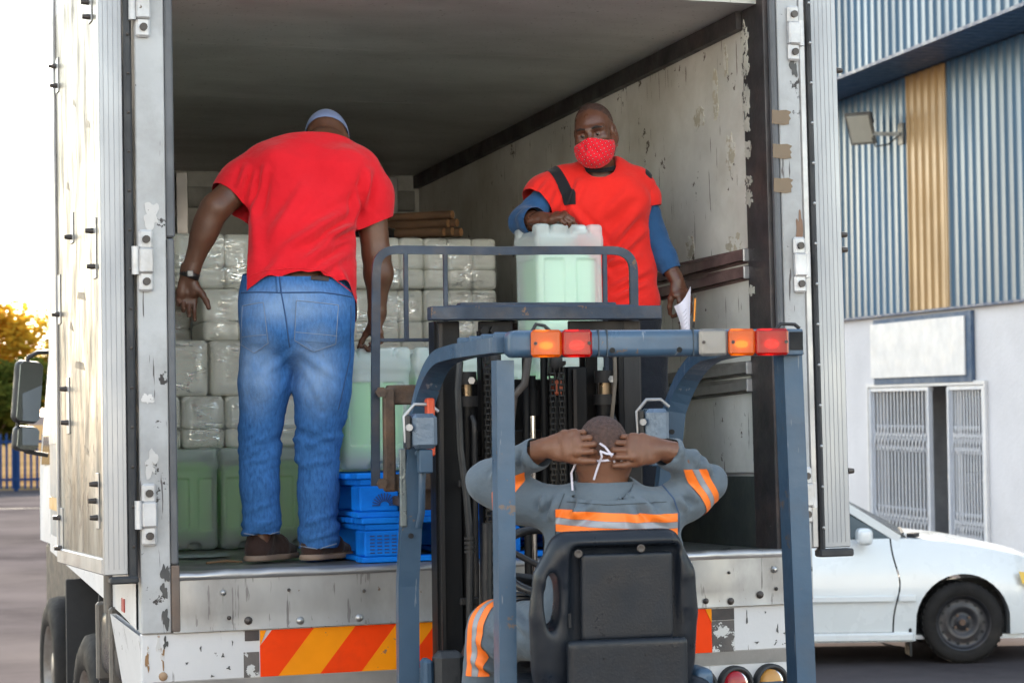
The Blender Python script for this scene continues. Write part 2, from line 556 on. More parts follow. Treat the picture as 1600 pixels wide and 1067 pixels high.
# ================================================================== FENCE (blue palisade) on the left
fmat = plain('fence_blue', (.012, .04, .13), .7, spec=.15)
root = thing('palisade_fence', 'blue steel palisade fence at the far edge of the yard behind the truck mirror', 'fence', frame((-11, 52, 0), 0))
pm = MB(); pm.box(-.028, .028, -.012, .012, .06, 1.32, .004)
pm.add([(-.028, -.012, 1.32), (.028, -.012, 1.32), (.028, .012, 1.32), (-.028, .012, 1.32), (0, 0, 1.40)], [(0, 1, 4), (1, 2, 4), (2, 3, 4), (3, 0, 4)])
pme = pm.mesh('pale')
for i in range(56):
    link('pale', pme, fmat, root, (-4.0 + i * .145, 0, 0))
for z in (.28, 1.18):
    MB().box(-4.1, 4.2, .014, .06, z - .03, z + .03).build('rail', fmat, root)
for x in (-3.2, -.9, 1.4, 3.7):
    MB().box(x - .05, x + .05, .064, .16, 0, 1.42, .006).build('post', fmat, root)

# ================================================================== TREES behind the fence
def leafmat(name, a, b):
    m = bpy.data.materials.new(name); nt, N, L, P = nodes(m)
    out = [q for q in N if q.type == 'OUTPUT_MATERIAL'][0]; N.remove(P)
    gi = N.new('ShaderNodeNewGeometry')
    mx = N.new('ShaderNodeMix'); mx.data_type = 'RGBA'; L.new(gi.outputs['Random Per Island'], mx.inputs[0])
    mx.inputs[6].default_value = c4(a); mx.inputs[7].default_value = c4(b)
    d = N.new('ShaderNodeBsdfDiffuse'); t = N.new('ShaderNodeBsdfTranslucent')
    L.new(mx.outputs[2], d.inputs[0]); L.new(mx.outputs[2], t.inputs[0])
    ms = N.new('ShaderNodeMixShader'); ms.inputs[0].default_value = .55
    L.new(d.outputs[0], ms.inputs[1]); L.new(t.outputs[0], ms.inputs[2]); L.new(ms.outputs[0], out.inputs[0])
    return m
bark = paint('bark', (.12, .085, .055), .9, bump=.5, bump_scale=20)
def tree(name, label, x, y, h, rad, mat, seed, n=9500, leaf=.105):
    rnd = random.Random(seed)
    root = thing(name, label, 'tree', frame((x, y, 0), rnd.random() * 6))
    tk = MB(); th = h * .42
    tk.tube([(0, 0, -.1), (.08, .05, th * .5), (.02, .1, th), (.1, 0, h * .75)], [h * .032, h * .026, h * .02, h * .006], 8)
    cl = []
    for i in range(13):
        a = rnd.random() * 6.28; rr = rad * (rnd.random() ** .5) * .72; zz = h * (.36 + .52 * rnd.random())
        c = Vector((math.cos(a) * rr, math.sin(a) * rr, zz)); cl.append((c, rad * (.28 + .25 * rnd.random())))
        tk.tube([(.02, .05, th * (.5 + .5 * rnd.random())), tuple(c * .55 + Vector((0, 0, th * .45))), tuple(c)], [h * .011, h * .007, h * .003], 5)
    cl.append((Vector((0, 0, h * .86)), rad * .4))
    tk.build('trunk', bark, root)
    cr = MB()
    for i in range(n):
        c, r = cl[rnd.randrange(len(cl))]
        d = Vector((rnd.gauss(0, 1), rnd.gauss(0, 1), rnd.gauss(0, 1))).normalized() * (r * (rnd.random() ** .45))
        p = c + Vector((d.x, d.y, d.z * .8))
        q = Matrix.Rotation(rnd.random() * 6.28, 3, 'Z') @ Matrix.Rotation(rnd.random() * 3.1, 3, 'X')
        s = leaf * (.6 + .8 * rnd.random())
        e1 = q @ Vector((s, 0, 0)); e2 = q @ Vector((0, s * .45, 0))
        cr.add([p - e1, p + e2, p + e1, p - e2], [(0, 1, 2, 3)])
    cr.build('crown', mat, root)
lm1 = leafmat('leaf_gold', (.62, .33, .03), (.5, .36, .05))
lm2 = leafmat('leaf_olive', (.26, .22, .03), (.42, .30, .05))
lm3 = leafmat('leaf_green', (.06, .09, .02), (.16, .16, .03))
tree('broadleaf_tree', 'tall golden yellow backlit tree at the very edge of the yard', -14.6, 60, 5.4, 2.0, lm1, 1)
tree('broadleaf_tree', 'olive yellow tree behind the fence, beside the truck mirror', -12.4, 62, 4.9, 1.7, lm2, 2)
tree('broadleaf_tree', 'dark green bush like tree low behind the blue fence', -13.6, 57.5, 3.3, 1.5, lm3, 3, 8000)
tree('broadleaf_tree', 'low amber tree behind the fence next to the truck cab', -11.4, 58.5, 3.6, 1.5, lm2, 4, 8000)
tree('broadleaf_tree', 'larger green tree hidden behind the truck', -8.0, 66, 6.0, 2.6, lm3, 5, 4000, .16)
tree('broadleaf_tree', 'golden tree standing left of the yard, mostly out of the picture', -18.5, 62, 6.2, 2.6, lm1, 6, 4000, .16)

# ================================================================== INDUSTRIAL BUILDING (right)
blue_sheet = paint('blue_sheet', (.028, .088, .165), .36, metal=.1, var=.22, scale=.9, stretch=(1, 1, .2), rvar=.08, bump=.03, bump_scale=3, dirt=(.06, .12, .19), dirt_amt=.35, dirt_scale=.8)
sand_sheet = paint('sand_sheet', (.30, .175, .065), .42, metal=.1, var=.1, scale=.8, rvar=.06, bump=.03)
plaster = paint('plaster', (.60, .585, .61), .9, var=.05, scale=1.2, dirt=(.52, .50, .51), dirt_amt=.35, dirt_scale=.7, bump=.3, bump_scale=22, spec=.2)
navy = plain('navy_trim', (.03, .06, .13), .5)
white_board = plain('white_board', (.60, .59, .60), .5)
b = thing('warehouse', 'white plastered warehouse with blue corrugated cladding and overhanging eave', 'building', BL)
y0, y1 = -14, 16
def corr(xoff, ya, yb, za, zb, name, mat, pitch=.205, dep=.024, hor=False, parent=b):
    """trapezoidal sheet facing -x at x = xoff, ribs vertical"""
    pts = []; y = ya
    while y < yb - 1e-6:
        for dy, dx in ((0, 0), (.36, 0), (.5, -dep), (.86, -dep)):
            if y + dy * pitch < yb: pts.append((y + dy * pitch, xoff + dx))
        y += pitch
    pts.append((yb, pts[-1][1]))
    mb = MB(); vs = []; fs = []
    for (py, px) in pts: vs += [(px, py, za), (px, py, zb)]
    for i in range(len(pts) - 1): fs.append((2 * i, 2 * i + 1, 2 * i + 3, 2 * i + 2))
    mb.add(vs, fs)
    return mb.build(name, mat, parent)
# plaster wall with the door opening (y -1.545 .. 1.80, z 0 .. 2.05)
w = MB()
w.box(0, .25, y0, -1.545, 0, 2.95); w.box(0, .25, 1.8, y1, 0, 2.95); w.box(0, .25, -1.545, 1.8, 2.05, 2.95)
w.build('wall', plaster, b)
MB().box(.254, 12, y0, y1, 2.96, 8.4).build('upper_storey', plain('dark_shell', (.1, .1, .12), .9), b)
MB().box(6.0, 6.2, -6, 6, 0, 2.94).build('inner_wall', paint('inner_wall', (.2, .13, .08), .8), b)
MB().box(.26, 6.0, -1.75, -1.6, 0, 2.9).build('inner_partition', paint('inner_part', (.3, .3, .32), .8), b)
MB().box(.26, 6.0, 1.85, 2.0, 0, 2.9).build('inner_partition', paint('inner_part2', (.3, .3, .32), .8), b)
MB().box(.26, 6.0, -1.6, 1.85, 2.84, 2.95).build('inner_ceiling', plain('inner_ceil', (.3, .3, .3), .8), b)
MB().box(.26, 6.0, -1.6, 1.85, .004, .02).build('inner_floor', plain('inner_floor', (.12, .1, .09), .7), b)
# cladding: blue, sand strip, blue
corr(-.012, y0, -.72, 2.965, 5.82, 'cladding_panel', blue_sheet)
corr(-.012, -.715, .435, 2.965, 5.82, 'cladding_panel', sand_sheet)['label'] = 'sand coloured cladding strip'
corr(-.012, .44, y1, 2.965, 5.82, 'cladding_panel', blue_sheet)
MB().box(-.07, .0, y0, y1, 2.93, 2.962, .005).build('drip_flashing', navy, b)
MB().box(-.062, -.05, -.735, -.70, 2.97, 5.8).build('flashing', sand_sheet, b)
# fascia box and soffit
corr(-.83, y0, y1, 5.83, 8.3, 'fascia_panel', blue_sheet)
MB().box(-.865, -.84, y0, y1, 5.79, 5.826).build('fascia_trim', navy, b)
sf = MB(); y = y0
while y < y1:
    sf.box(-.82, -.02, y, y + .17, 5.84, 5.86); sf.box(-.82, -.02, y + .17, y + .2, 5.86, 5.88); y += .2
sf.build('soffit', plain('soffit_blue', (.04, .09, .17), .5), b)
MB().box(-.82, .25, y0, y1, 8.3, 8.36).build('roof_edge', navy, b)
# sign board over the door, blank
sb = MB().box(-.05, -.004, -1.30, 1.56, 2.085, 2.90, .004).build('sign_frame', paint('sign_frame', (.05, .085, .15), .7, dirt=(.12, .15, .2), dirt_amt=.4), b)
MB().box(-.075, -.053, -1.16, 1.60, 2.165, 2.845, .004).build('sign_face', white_board, sb)
# door frame
fr = MB(); fr.box(-.04, .0, -1.60, 1.85, 2.05, 2.10, .004); fr.box(-.04, 0, 1.80, 1.85, 0, 2.05, .004); fr.box(-.04, 0, -1.60, -1.55, 0, 2.05, .004)
fr.build('door_frame', white_board, b)
# expanding security gate: two folded leaves, every upright and lattice strap its own piece
gm = plain('gate_white', (.55, .57, .63), .45, metal=.1)
def gate(ya, yb, nb, label):
    t = thing('security_gate', label, 'gate', BL)
    t_up = MB().box(-.009, .009, -.009, .009, .03, 2.02, .002).mesh('upright')
    dy = (yb - ya) / (nb - 1)
    for i in range(nb): link('upright', t_up, gm, t, (.02, ya + i * dy, 0))
    hs = .16
    for zc in (.42, 1.42):
        st = MB().bar([(0, 0, -hs), (0, dy * 2, hs)], .005, .014, up=(0, 1, 0)).mesh('lattice_strap')
        st2 = MB().bar([(0, 0, hs), (0, dy * 2, -hs)], .005, .014, up=(0, 1, 0)).mesh('lattice_strap')
        for i in range(0, nb - 2):
            link('lattice_strap', st, gm, t, (.001, ya + i * dy, zc)); link('lattice_strap', st2, gm, t, (-.01, ya + i * dy, zc))
    MB().box(-.03, .03, ya - .06, ya - .02, 0.01, 2.03, .004).build('end_post', gm, t)
    MB().box(-.03, .03, yb + .02, yb + .06, 0.01, 2.03, .004).build('end_post', gm, t)
    MB().box(-.02, .04, ya - .06, yb + .06, 2.0, 2.045).build('top_track', gm, t)
gate(.02, 1.72, 17, 'white expanding security gate, left leaf, drawn across the warehouse doorway')
gate(-1.48, -.62, 12, 'white expanding security gate, narrower right leaf beside the dark door gap')
# inner door leaf standing ajar behind the gate
d = thing('inner_door', 'white framed glass door standing open in the gap behind the security gates', 'door', BL @ T3(.35, -.02, 0, math.radians(-62)))
MB().box(0, .045, 0, .07, .02, 2.0).build('stile', white_board, d); MB().box(0, .045, .63, .70, .02, 2.0).build('stile', white_board, d)
for z in (.02, .9, 1.92): MB().box(.002, .043, .07, .63, z, z + .1).build('rail', white_board, d)
MB().box(.018, .026, .07, .63, .12, 1.92).build('pane', glassy('door_glass', (.5, .55, .6), .05, .75), d)
# cartons stacked inside
for (x, y, z, s) in ((2.2, -.75, .02, .5), (2.25, -.7, .53, .45), (2.2, -.72, .99, .42)):
    q = MB().box(-s / 2, s / 2, -s / 2, s / 2, 0, s, .01).build('carton', paint('carton%d' % int(z * 100), (.28, .17, .08), .8))
    q.matrix_world = BL @ T3(x, y, z, .1)
    tag(q, ['brown carton at the bottom of the stack inside the doorway', 'middle brown carton of the stack inside the doorway', 'topmost brown carton of the stack inside the doorway'][[.02, .53, .99].index(z)], 'carton')
# flood light
fl = thing('flood_light', 'square grey flood light on a short arm on the blue cladding', 'lamp', BL @ T3(-.05, 1.35, 4.95))
alu = paint('grey_cast', (.22, .22, .21), .5, metal=.5, dirt=(.1, .09, .08))
fl.matrix_world = BL @ T3(-.055, .58, 5.14)
MB().bar([(0, 0, 0), (-.12, .10, .01), (-.26, .22, .03)], .045, .045).box(-.0, .03, -.07, .07, -.13, .13, .004).build('arm', alu, fl)
hd = Matrix.Translation((-.34, .34, .15)) @ Matrix.Scale(.82, 4) @ Matrix.Rotation(math.radians(48), 4, 'Z') @ Matrix.Rotation(math.radians(-32), 4, 'Y')
hb = MB()
hb.prism([(-.2, -.26), (.2, -.26), (.2, .26), (-.2, .26)], 0, -.14, -.10, hd)
vs = [(-.10, -.19, -.25), (-.10, .19, -.25), (-.10, .19, .25), (-.10, -.19, .25), (.12, -.11, -.13), (.12, .11, -.13), (.12, .11, .13), (.12, -.11, .13)]
hb.add(vs, [(0, 3, 2, 1), (4, 5, 6, 7), (0, 1, 5, 4), (1, 2, 6, 5), (2, 3, 7, 6), (3, 0, 4, 7)], M=hd)
for k in range(6):
    hb.box(-.08 + k * .03, -.074 + k * .03, -.175 + k * .011, .175 - k * .011, -.23 + k * .018, .23 - k * .018, M=hd)
ho = hb.build('housing', alu, fl)
MB().box(-.155, -.143, -.17, .17, -.22, .22, .003, M=hd).build('glass', paint('lamp_glass', (.34, .33, .29), .15, var=.03), ho)
MB().box(.12, .26, -.09, .09, -.09, .09, .01, M=hd).build('ballast_box', plain('ballast', (.035, .035, .04), .5), ho)
MB().tube([(-.28, .24, .02), (-.24, .2, -.13), (-.12, .1, -.12), (-.02, .0, -.02)], .010, 6).build('cable', plain('cable', (.03, .03, .03), .6), fl)

# ================================================================== WAREHOUSE BEHIND THE CAMERA (unseen; added to bounce sunlight into the truck and mirror)
bounce_warehouse = thing('warehouse', 'long unseen white warehouse with roller doors, added behind the camera to bounce light', 'building', frame((-4, -19, 0), math.radians(-8)))
wm = paint('bounce_plaster', (.72, .69, .64), .9, var=.06, scale=.4)
xs_ = [-34, -22, -16, -8, -2, 6, 12, 24, 34]
for i, (xa, xb) in enumerate(zip(xs_, xs_[1:])):
    if i % 2 == 0: MB().box(xa, xb, -.3, 0, 0, 4.2).build('wall', wm, bounce_warehouse)
    else: MB().box(xa + .02, xb - .02, -.22, -.12, 0, 4.18).build('roller_door', paint('roller%d' % i, (.55, .56, .55), .6), bounce_warehouse)
MB().box(-34, 34, -.3, 0, 4.203, 7.4).build('wall', wm, bounce_warehouse)
MB().box(-34.3, 34.3, -14, .25, 7.41, 7.65).build('roof', plain('roof_sheet', (.3, .3, .3), .6), bounce_warehouse)
MB().box(-34, -33.7, -13.8, -.31, 0, 7.4).box(33.7, 34, -13.8, -.31, 0, 7.4).box(-34, 34, -14, -13.81, 0, 7.4).build('wall', wm, bounce_warehouse)

# ================================================================== CAR
carw = paint('car_white', (.70, .735, .75), .28, var=.02, scale=2, coat=.8, bump=0, rvar=.04)
c = thing('parked_car', 'white saloon car parked between the truck and the warehouse', 'car', CAR)
# side silhouette; wheel centres at x=0 and x=-2.46, wheel arch radius
WR, AR = .292, .345; XW = -2.46
def interp(x, t):
    for (a, b_), (c_, d_) in zip(t, t[1:]):
        if a <= x <= c_: 
            q = (x - a) / (c_ - a); return b_ + (d_ - b_) * q
    return t[0][1] if x < t[0][0] else t[-1][1]
TOP = [(-3.42, .52), (-3.40, .80), (-3.34, .93), (-3.1, .965), (-2.75, .965), (-2.3, .955), (-1.5, .915), (-.85, .895), (-.5, .9), (-.3, .892), (0, .855), (.25, .805), (.5, .745), (.66, .69), (.76, .60), (.80, .5)]
BOT = [(-3.42, .36), (-3.35, .26), (-2.9, .22), (-2.46, .19), (-1.0, .17), (-.4, .165), (.2, .2), (.62, .21), (.76, .26), (.80, .34)]
HW = [(-3.42, .60), (-3.3, .74), (-2.8, .82), (-1.2, .845), (0, .835), (.4, .79), (.62, .70), (.76, .52), (.80, .38)]
def side_y(x, z):
    t, bo, hw = interp(x, TOP), interp(x, BOT), interp(x, HW)
    f = min(1, max(0, (z - bo) / max(.01, t - bo)))
    return hw - .085 * f ** 3 - .05 * (1 - f) ** 2.2 - .012 * max(0, f - .55)
def zbot(x):
    z = interp(x, BOT)
    for cx_ in (0, XW):
        dx = abs(x - cx_)
        if dx < AR: z = max(z, WR + math.sqrt(max(0, AR * AR - dx * dx)) * 1.02)
    return z
def side_panel(xs, name, nz=12, parent=c, sgn=-1, zlo=None, off=0):
    mb = MB(); vs = []; fs = []
    for x in xs:
        zb, zt = zbot(x), interp(x, TOP)
        if zlo: zb = max(zb, zlo)
        for k in range(nz + 1):
            z = zb + (zt - zb) * k / nz
            vs.append((x, sgn * (side_y(x, z) + off), z))
    for i in range(len(xs) - 1):
        for k in range(nz):
            a = i * (nz + 1) + k
            f = (a, a + nz + 1, a + nz + 2, a + 1)
            fs.append(f if sgn < 0 else tuple(reversed(f)))
    mb.add(vs, fs, True); return mb
def lin(a, b_, n): return [a + (b_ - a) * i / n for i in range(n + 1)]
def archx(cx_, n=18): return [cx_ - AR * math.cos(math.pi * i / n) for i in range(n + 1)]
xf = sorted(set(lin(-.503, -AR - .001, 4) + archx(0) + lin(AR + .001, .80, 14)))
xr = sorted(set(lin(-3.42, XW - AR - .001, 8) + archx(XW) + [XW + AR + .001] + lin(XW + AR + .02, -1.58, 4)))
body = MB()
for sg in (-1, 1):
    for xx in (xf, xr):
        p = side_panel(xx, 'b', sgn=sg)
        if xx is xf:                      # the wing's rear edge follows the curve of the door
            p.v = [(x + (.055 * math.exp(-((z - .58) / .16) ** 2)) * (-.345 - x) / .16 if x < -.345 else x, y, z) for x, y, z in p.v]
        body.add(p.v, p.f, True)
    # arch lips
    for cx_ in (0, XW):
        vs = []; fs = []
        xa = archx(cx_)
        for x in xa:
            z = zbot(x); yy = side_y(x, z); vs += [(x, sg * yy, z), (x, sg * (yy - .16), z)]
        for i in range(len(xa) - 1): fs.append((2 * i, 2 * i + 1, 2 * i + 3, 2 * i + 2))
        body.add(vs, fs, True)
# hood, boot, ends
def deck(xs, mb):
    vs = []; fs = []; m = 10
    for x in xs:
        z = interp(x, TOP); y = side_y(x, z)
        for k in range(m + 1):
            q = -1 + 2 * k / m; vs.append((x, q * y, z + .035 * (1 - q * q) * (1 if x < .6 else .4)))
    for i in range(len(xs) - 1):
        for k in range(m):
            a = i * (m + 1) + k; fs.append((a, a + m + 1, a + m + 2, a + 1))
    mb.add(vs, fs, True)
deck(lin(-.62, .80, 16), body); deck(lin(-3.42, -2.7, 8), body)
for x, s_ in ((.80, 1), (-3.42, -1)):
    hw = interp(x, HW) - .03; body.box(x - .02, x + .0, -hw, hw, interp(x, BOT), interp(x, TOP) + .01)
body.box(-3.3, .7, -.70, .70, .17, .20)
# greenhouse: pillars and roof as a shell with tumblehome
def gh(x): return interp(x, [(-2.85, .96), (-2.35, 1.27), (-2.1, 1.33), (-1.5, 1.385), (-1.2, 1.375), (-1.12, 1.35), (-.42, .9)])
body.build('body', carw, c)
roof = MB(); vs = []; fs = []; xs = lin(-2.2, -1.12, 12)
for x in xs:
    for k in range(9):
        q = -1 + k / 4; vs.append((x, q * .59, gh(x) + .02 - .035 * q * q))
for i in range(12):
    for k in range(8):
        a = i * 9 + k; fs.append((a, a + 9, a + 10, a + 1))
roof.add(vs, fs, True)
for sg in (-1, 1):
    roof.bar([(-.44, sg * .735, .895), (-.80, sg * .68, 1.125), (-1.16, sg * .60, 1.345)], .045, .055)
    roof.bar([(-1.62, sg * .775, .91), (-1.66, sg * .60, 1.36)], .04, .08)
    roof.bar([(-2.75, sg * .74, .95), (-2.2, sg * .60, 1.31)], .05, .16)
    roof.bar([(-1.14, sg * .60, 1.345), (-1.5, sg * .605, 1.372), (-2.2, sg * .60, 1.315)], .04, .04)
roof.build('roof', carw, c)
glass = bpy.data.materials.new('car_glass'); nt, N, L, P = nodes(glass)
P.inputs['Base Color'].default_value = (.02, .035, .035, 1); P.inputs['Roughness'].default_value = .05; P.inputs['Specular IOR Level'].default_value = .8
for sg in (-1, 1):
    MB().quad((-.50, sg * .745, .895), (-1.60, sg * .775, .91), (-1.64, sg * .607, 1.35), (-1.17, sg * .607, 1.335)).build('side_window', glass, c)
    MB().quad((-1.66, sg * .775, .91), (-2.62, sg * .745, .95), (-2.15, sg * .607, 1.315), (-1.68, sg * .607, 1.352)).build('side_window', glass, c)
MB().add([(-.38, -.68, .905), (-.30, 0, .93), (-.38, .68, .905), (-1.145, .56, 1.34), (-1.12, 0, 1.37), (-1.145, -.56, 1.34)], [(0, 1, 4, 5), (1, 2, 3, 4)], True).build('windscreen', glass, c)
MB().quad((-2.82, -.66, .965), (-2.82, .66, .965), (-2.22, .56, 1.31), (-2.22, -.56, 1.31)).build('rear_window', glass, c)
# doors (front and rear): own panels with gaps, dark gap liner behind
lin_m = plain('gap_dark', (.012, .012, .014), .8)
for sg in (-1, 1):
    lp = side_panel(lin(-2.1, -.49, 12), 'l', sgn=sg, off=-.02)
    lp.build('door_gap', lin_m, c)
    xd = lin(-1.565, -.515, 14)
    dp = side_panel(xd, 'd', sgn=sg, zlo=.235)
    # curved leading edge
    dv = []
    for (x, y, z) in dp.v:
        if x > -.9: x = x + (.055 * math.exp(-((z - .58) / .16) ** 2)) * (x + .9) / .385
        dv.append((x, y, z))
    dp.v = dv
    do = dp.build('door', carw, c)
    MB().box(-1.555, -.50, sg * .852 - .008, sg * .852 + .008, .455, .50, .006).build('rub_strip', carw, do)
    MB().box(-1.5, -1.36, sg * .835 - .02, sg * .835 + .02, .70, .735, .008).build('handle', carw, do)
    side_panel(lin(-2.085, -1.58, 8), 'd', sgn=sg, zlo=.235).build('door', carw, c)
    rk = MB()
    for x0, x1 in ((-2.05, -.36),): rk.box(x0, x1, sg * .80 - .03, sg * .80 + .03, .165, .232, .015)
    rk.build('sill', carw, c)
    MB().box(-.47, -.345, sg * .852 - .006, sg * .852 + .006, .455, .50, .006).build('rub_strip', carw, c)
    # mirror
    mm = SDF((-.86, -1.06, .82), (-.6, -.74, 1.05), .009)
    mm.rbox((-.72, -.90, .925), (.055, .085, .06), .035).cone((-.70, -.76, .88), (-.70, -.85, .90), .025, .025, .02)
    V, Q = mm.net(); V = relax(V, Q, 2)
    if sg > 0: V[:, 1] *= -1; Q = Q[:, ::-1]
    link('wing_mirror', arr_mesh('wing_mirror', V, Q), carw, c)
    # lights
    MB().add([(.47, sg * .776, .64), (.64, sg * .70, .60), (.75, sg * .55, .555), (.75, sg * .55, .50), (.62, sg * .715, .52), (.46, sg * .79, .55)],
             [(0, 1, 4, 5), (1, 2, 3, 4)] if sg > 0 else [(5, 4, 1, 0), (4, 3, 2, 1)]).build('headlight', glassy('lamp_amber%d' % sg, (.75, .6, .2), .1, .3), c)
    MB().add([(.40, sg * .80, .655), (.475, sg * .777, .645), (.465, sg * .793, .55), (.425, sg * .803, .57)], [(0, 1, 2, 3)]).build('indicator', paint('ind%d' % sg, (.8, .5, .05), .2), c)
# wiper and mud flap
MB().bar([(-.40, -.66, .93), (-.36, -.3, .95)], .015, .012).bar([(-.35, -.68, .915), (-.3, -.62, .92)], .06, .03).build('wiper', plain('wiper', (.015, .015, .016), .5), c)
for sg in (-1, 1):
    MB().box(-.395, -.375, sg * .72 - .09, sg * .72 + .09, .06, .26, .005).build('mud_flap', plain('mudflap%d' % sg, (.02, .02, .02), .6), c)
tyre = paint('tyre', (.022, .021, .021), .75, var=.2, dirt=(.045, .04, .036), dirt_amt=.35, bump=.15, spec=.15)
steel_dk = paint('steel_wheel', (.035, .036, .042), .45, metal=.3, dirt=(.09, .07, .06), dirt_amt=.35)
def car_wheel(x, sg):
    w_ = thing('tmp', 'tmp', 'tmp'); del w_['label']; del w_['category']
    w_.name = 'wheel'; w_.parent = c; w_.matrix_parent_inverse = Matrix.Identity(4)
    w_.matrix_local = Matrix.Translation((x, sg * .71, WR)) @ Matrix.Rotation(0 if sg < 0 else math.pi, 4, 'Z')
    # local axis -y is outward
    pr = [(.195, -.075), (.215, -.088), (.26, -.09), (.285, -.075), (.292, -.04), (.292, .04), (.285, .075), (.26, .09), (.2, .08)]
    t = MB().lathe(pr, (0, 0, 0), (0, 1, 0), 40)
    for k in range(40):
        a = 2 * math.pi * k / 40
        M_ = Matrix.Rotation(a, 4, 'Y')
        t.box(-.012, .012, -.07, .07, .288, .2945, M=M_)
    t.build('tyre', tyre, w_)
    r = MB().lathe([(.2, -.085), (.188, -.08), (.182, -.055), (.176, -.045), (.15, -.04), (.125, -.05), (.10, -.055), (.085, -.03), (.05, -.03), (.045, -.04), (.0005, -.04)], (0, 0, 0), (0, 1, 0), 40)
    ro = r.build('rim', steel_dk, w_)
    h = MB(); 
    for k in range(14):
        a = 2 * math.pi * k / 14; h.cyl((math.cos(a) * .155, -.044, math.sin(a) * .155), (math.cos(a) * .155, -.0385, math.sin(a) * .155), .0125, n=8)
    h.build('vent_hole', lin_m, ro)
    nt_ = MB()
    for k in range(4):
        a = 2 * math.pi * k / 4 + .6; nt_.cyl((math.cos(a) * .06, -.045, math.sin(a) * .06), (math.cos(a) * .06, -.028, math.sin(a) * .06), .011, n=6)
    nt_.cyl((0, -.05, 0), (0, -.03, 0), .022, .028, n=10)
    nt_.build('wheel_nut', paint('rusty_nut', (.12, .08, .06), .6, metal=.5), ro)
for x in (0, XW):
    for sg in (-1, 1): car_wheel(x, sg)
MB().box(XW - .4, .4, -.6, .6, .2, .5).build('underbody', lin_m, c)
# ================================================================== TRUCK
tk = thing('box_truck', 'old white box truck with its rear doors folded open', 'truck', TR)
L_, H_ = 4.75, 2.17
alum = paint('worn_alu', (.42, .42, .43), .42, metal=.75, var=.12, scale=2.5, dirt=(.2, .19, .18), dirt_amt=.34, dirt_scale=5, bump=.06, bump_scale=12, scr=(.16, .15, .15), scr_amt=.73)
sill_m = paint('sill_steel', (.36, .355, .35), .5, metal=.55, var=.18, scale=3, stretch=(1, 1, .5), dirt=(.16, .14, .13), dirt_amt=.38, dirt_scale=3, bump=.12, bump_scale=5, chips=(.17, .10, .07), chip_amt=.655, chip_scale=24, scr=(.19, .18, .18), scr_amt=.64)
post_m = paint('post_paint', (.43, .44, .45), .5, metal=.0, spec=.25, var=.1, scale=3, dirt=(.27, .265, .26), dirt_amt=.45, dirt_scale=3, chips=(.05, .045, .045), chip_amt=.63, chip_scale=9, bump=.08, scr=(.10, .09, .09), scr_amt=.66)
white_m = paint('truck_white', (.60, .60, .61), .5, spec=.2, var=.04, scale=2, dirt=(.42, .38, .34), dirt_amt=.25, dirt_scale=4, chips=(.05, .045, .045), chip_amt=.655, chip_scale=12, bump=.05, scr=(.12, .11, .10), scr_amt=.68)
ply = paint('wall_ply', (.68, .67, .63), .62, var=.14, scale=1.6, dirt=(.44, .42, .36), dirt_amt=.46, dirt_scale=1.5, chips=(.10, .08, .06), chip_amt=.64, chip_scale=8, bump=.16, bump_scale=14, scr=(.20, .17, .14), scr_amt=.665)
ceil_m = paint('ceiling_sheet', (.58, .585, .56), .45, var=.12, scale=1.4, dirt=(.36, .36, .34), dirt_amt=.42, dirt_scale=2, bump=.05, stretch=(.5, 1, 1), scr=(.25, .25, .23), scr_amt=.66)
dark_steel = paint('dark_frame', (.055, .05, .052), .5, metal=.3, var=.25, scale=5, dirt=(.12, .085, .075), dirt_amt=.4, chips=(.33, .32, .30), chip_amt=.70, chip_scale=12, bump=.1)
maroon = paint('maroon_steel', (.17, .10, .095), .5, metal=.2, var=.3, scale=5, dirt=(.06, .05, .045), dirt_amt=.4, chips=(.3, .28, .26), chip_amt=.71, chip_scale=14)
rubber = plain('rubber', (.028, .03, .034), .6)
rubber_g = paint('rubber_grey', (.10, .105, .115), .6, var=.15)
kick = paint('kick_plate', (.055, .065, .06), .55, metal=.2, var=.3, scale=3, dirt=(.12, .11, .09), dirt_amt=.35, bump=.1, scr=(.16, .15, .13), scr_amt=.75)
floor_m = paint('bed_floor', (.12, .125, .115), .42, metal=.2, var=.35, scale=3, dirt=(.15, .14, .12), dirt_amt=.4, dirt_scale=3, bump=.1, scr=(.2, .2, .19), scr_amt=.72, stretch=(1, .4, 1))
black = plain('black_plastic', (.02, .02, .022), .5)
bolt_m = paint('bolt', (.45, .45, .45), .35, metal=.8)
bolt_dk = paint('bolt_dark', (.08, .07, .065), .5, metal=.5)

SL = -.02                                                    # ceiling and rails drop a little towards the cab
MB().prism([(-1.2, .02), (1.2, .02), (1.2, L_), (-1.2 + .065 * L_, L_)], 2, -.05, 0).build('floor', floor_m, tk)
# right inner wall: sheets, with visible joints
for i, (a, b_) in enumerate(((.16, 1.40), (1.405, 2.95), (2.955, L_ - .003))):
    MB().add([(1.2, a, .30), (1.2, b_, .30), (1.2, b_, H_ + SL * b_ - .07), (1.2, a, H_ + SL * a - .07)] + [(1.215, a, .30), (1.215, b_, .30), (1.215, b_, H_ + SL * b_ - .07), (1.215, a, H_ + SL * a - .07)],
             [(3, 2, 1, 0), (4, 5, 6, 7), (0, 1, 5, 4), (1, 2, 6, 5), (2, 3, 7, 6), (3, 0, 4, 7)]).build('wall_sheet', ply, tk)
MB().box(1.216, 1.33, .0, L_, -.1, H_ + .1).build('right_wall', white_m, tk)
MB().box(1.192, 1.206, .16, L_, .0, .285, .002).build('kick_plate', kick, tk)
MB().prism([(.16, H_ - .078), (L_, H_ + SL * L_ - .078), (L_, H_ + SL * L_ - .002), (.16, H_ - .006)], 0, 1.165, 1.199).build('corner_rail', dark_steel, tk)
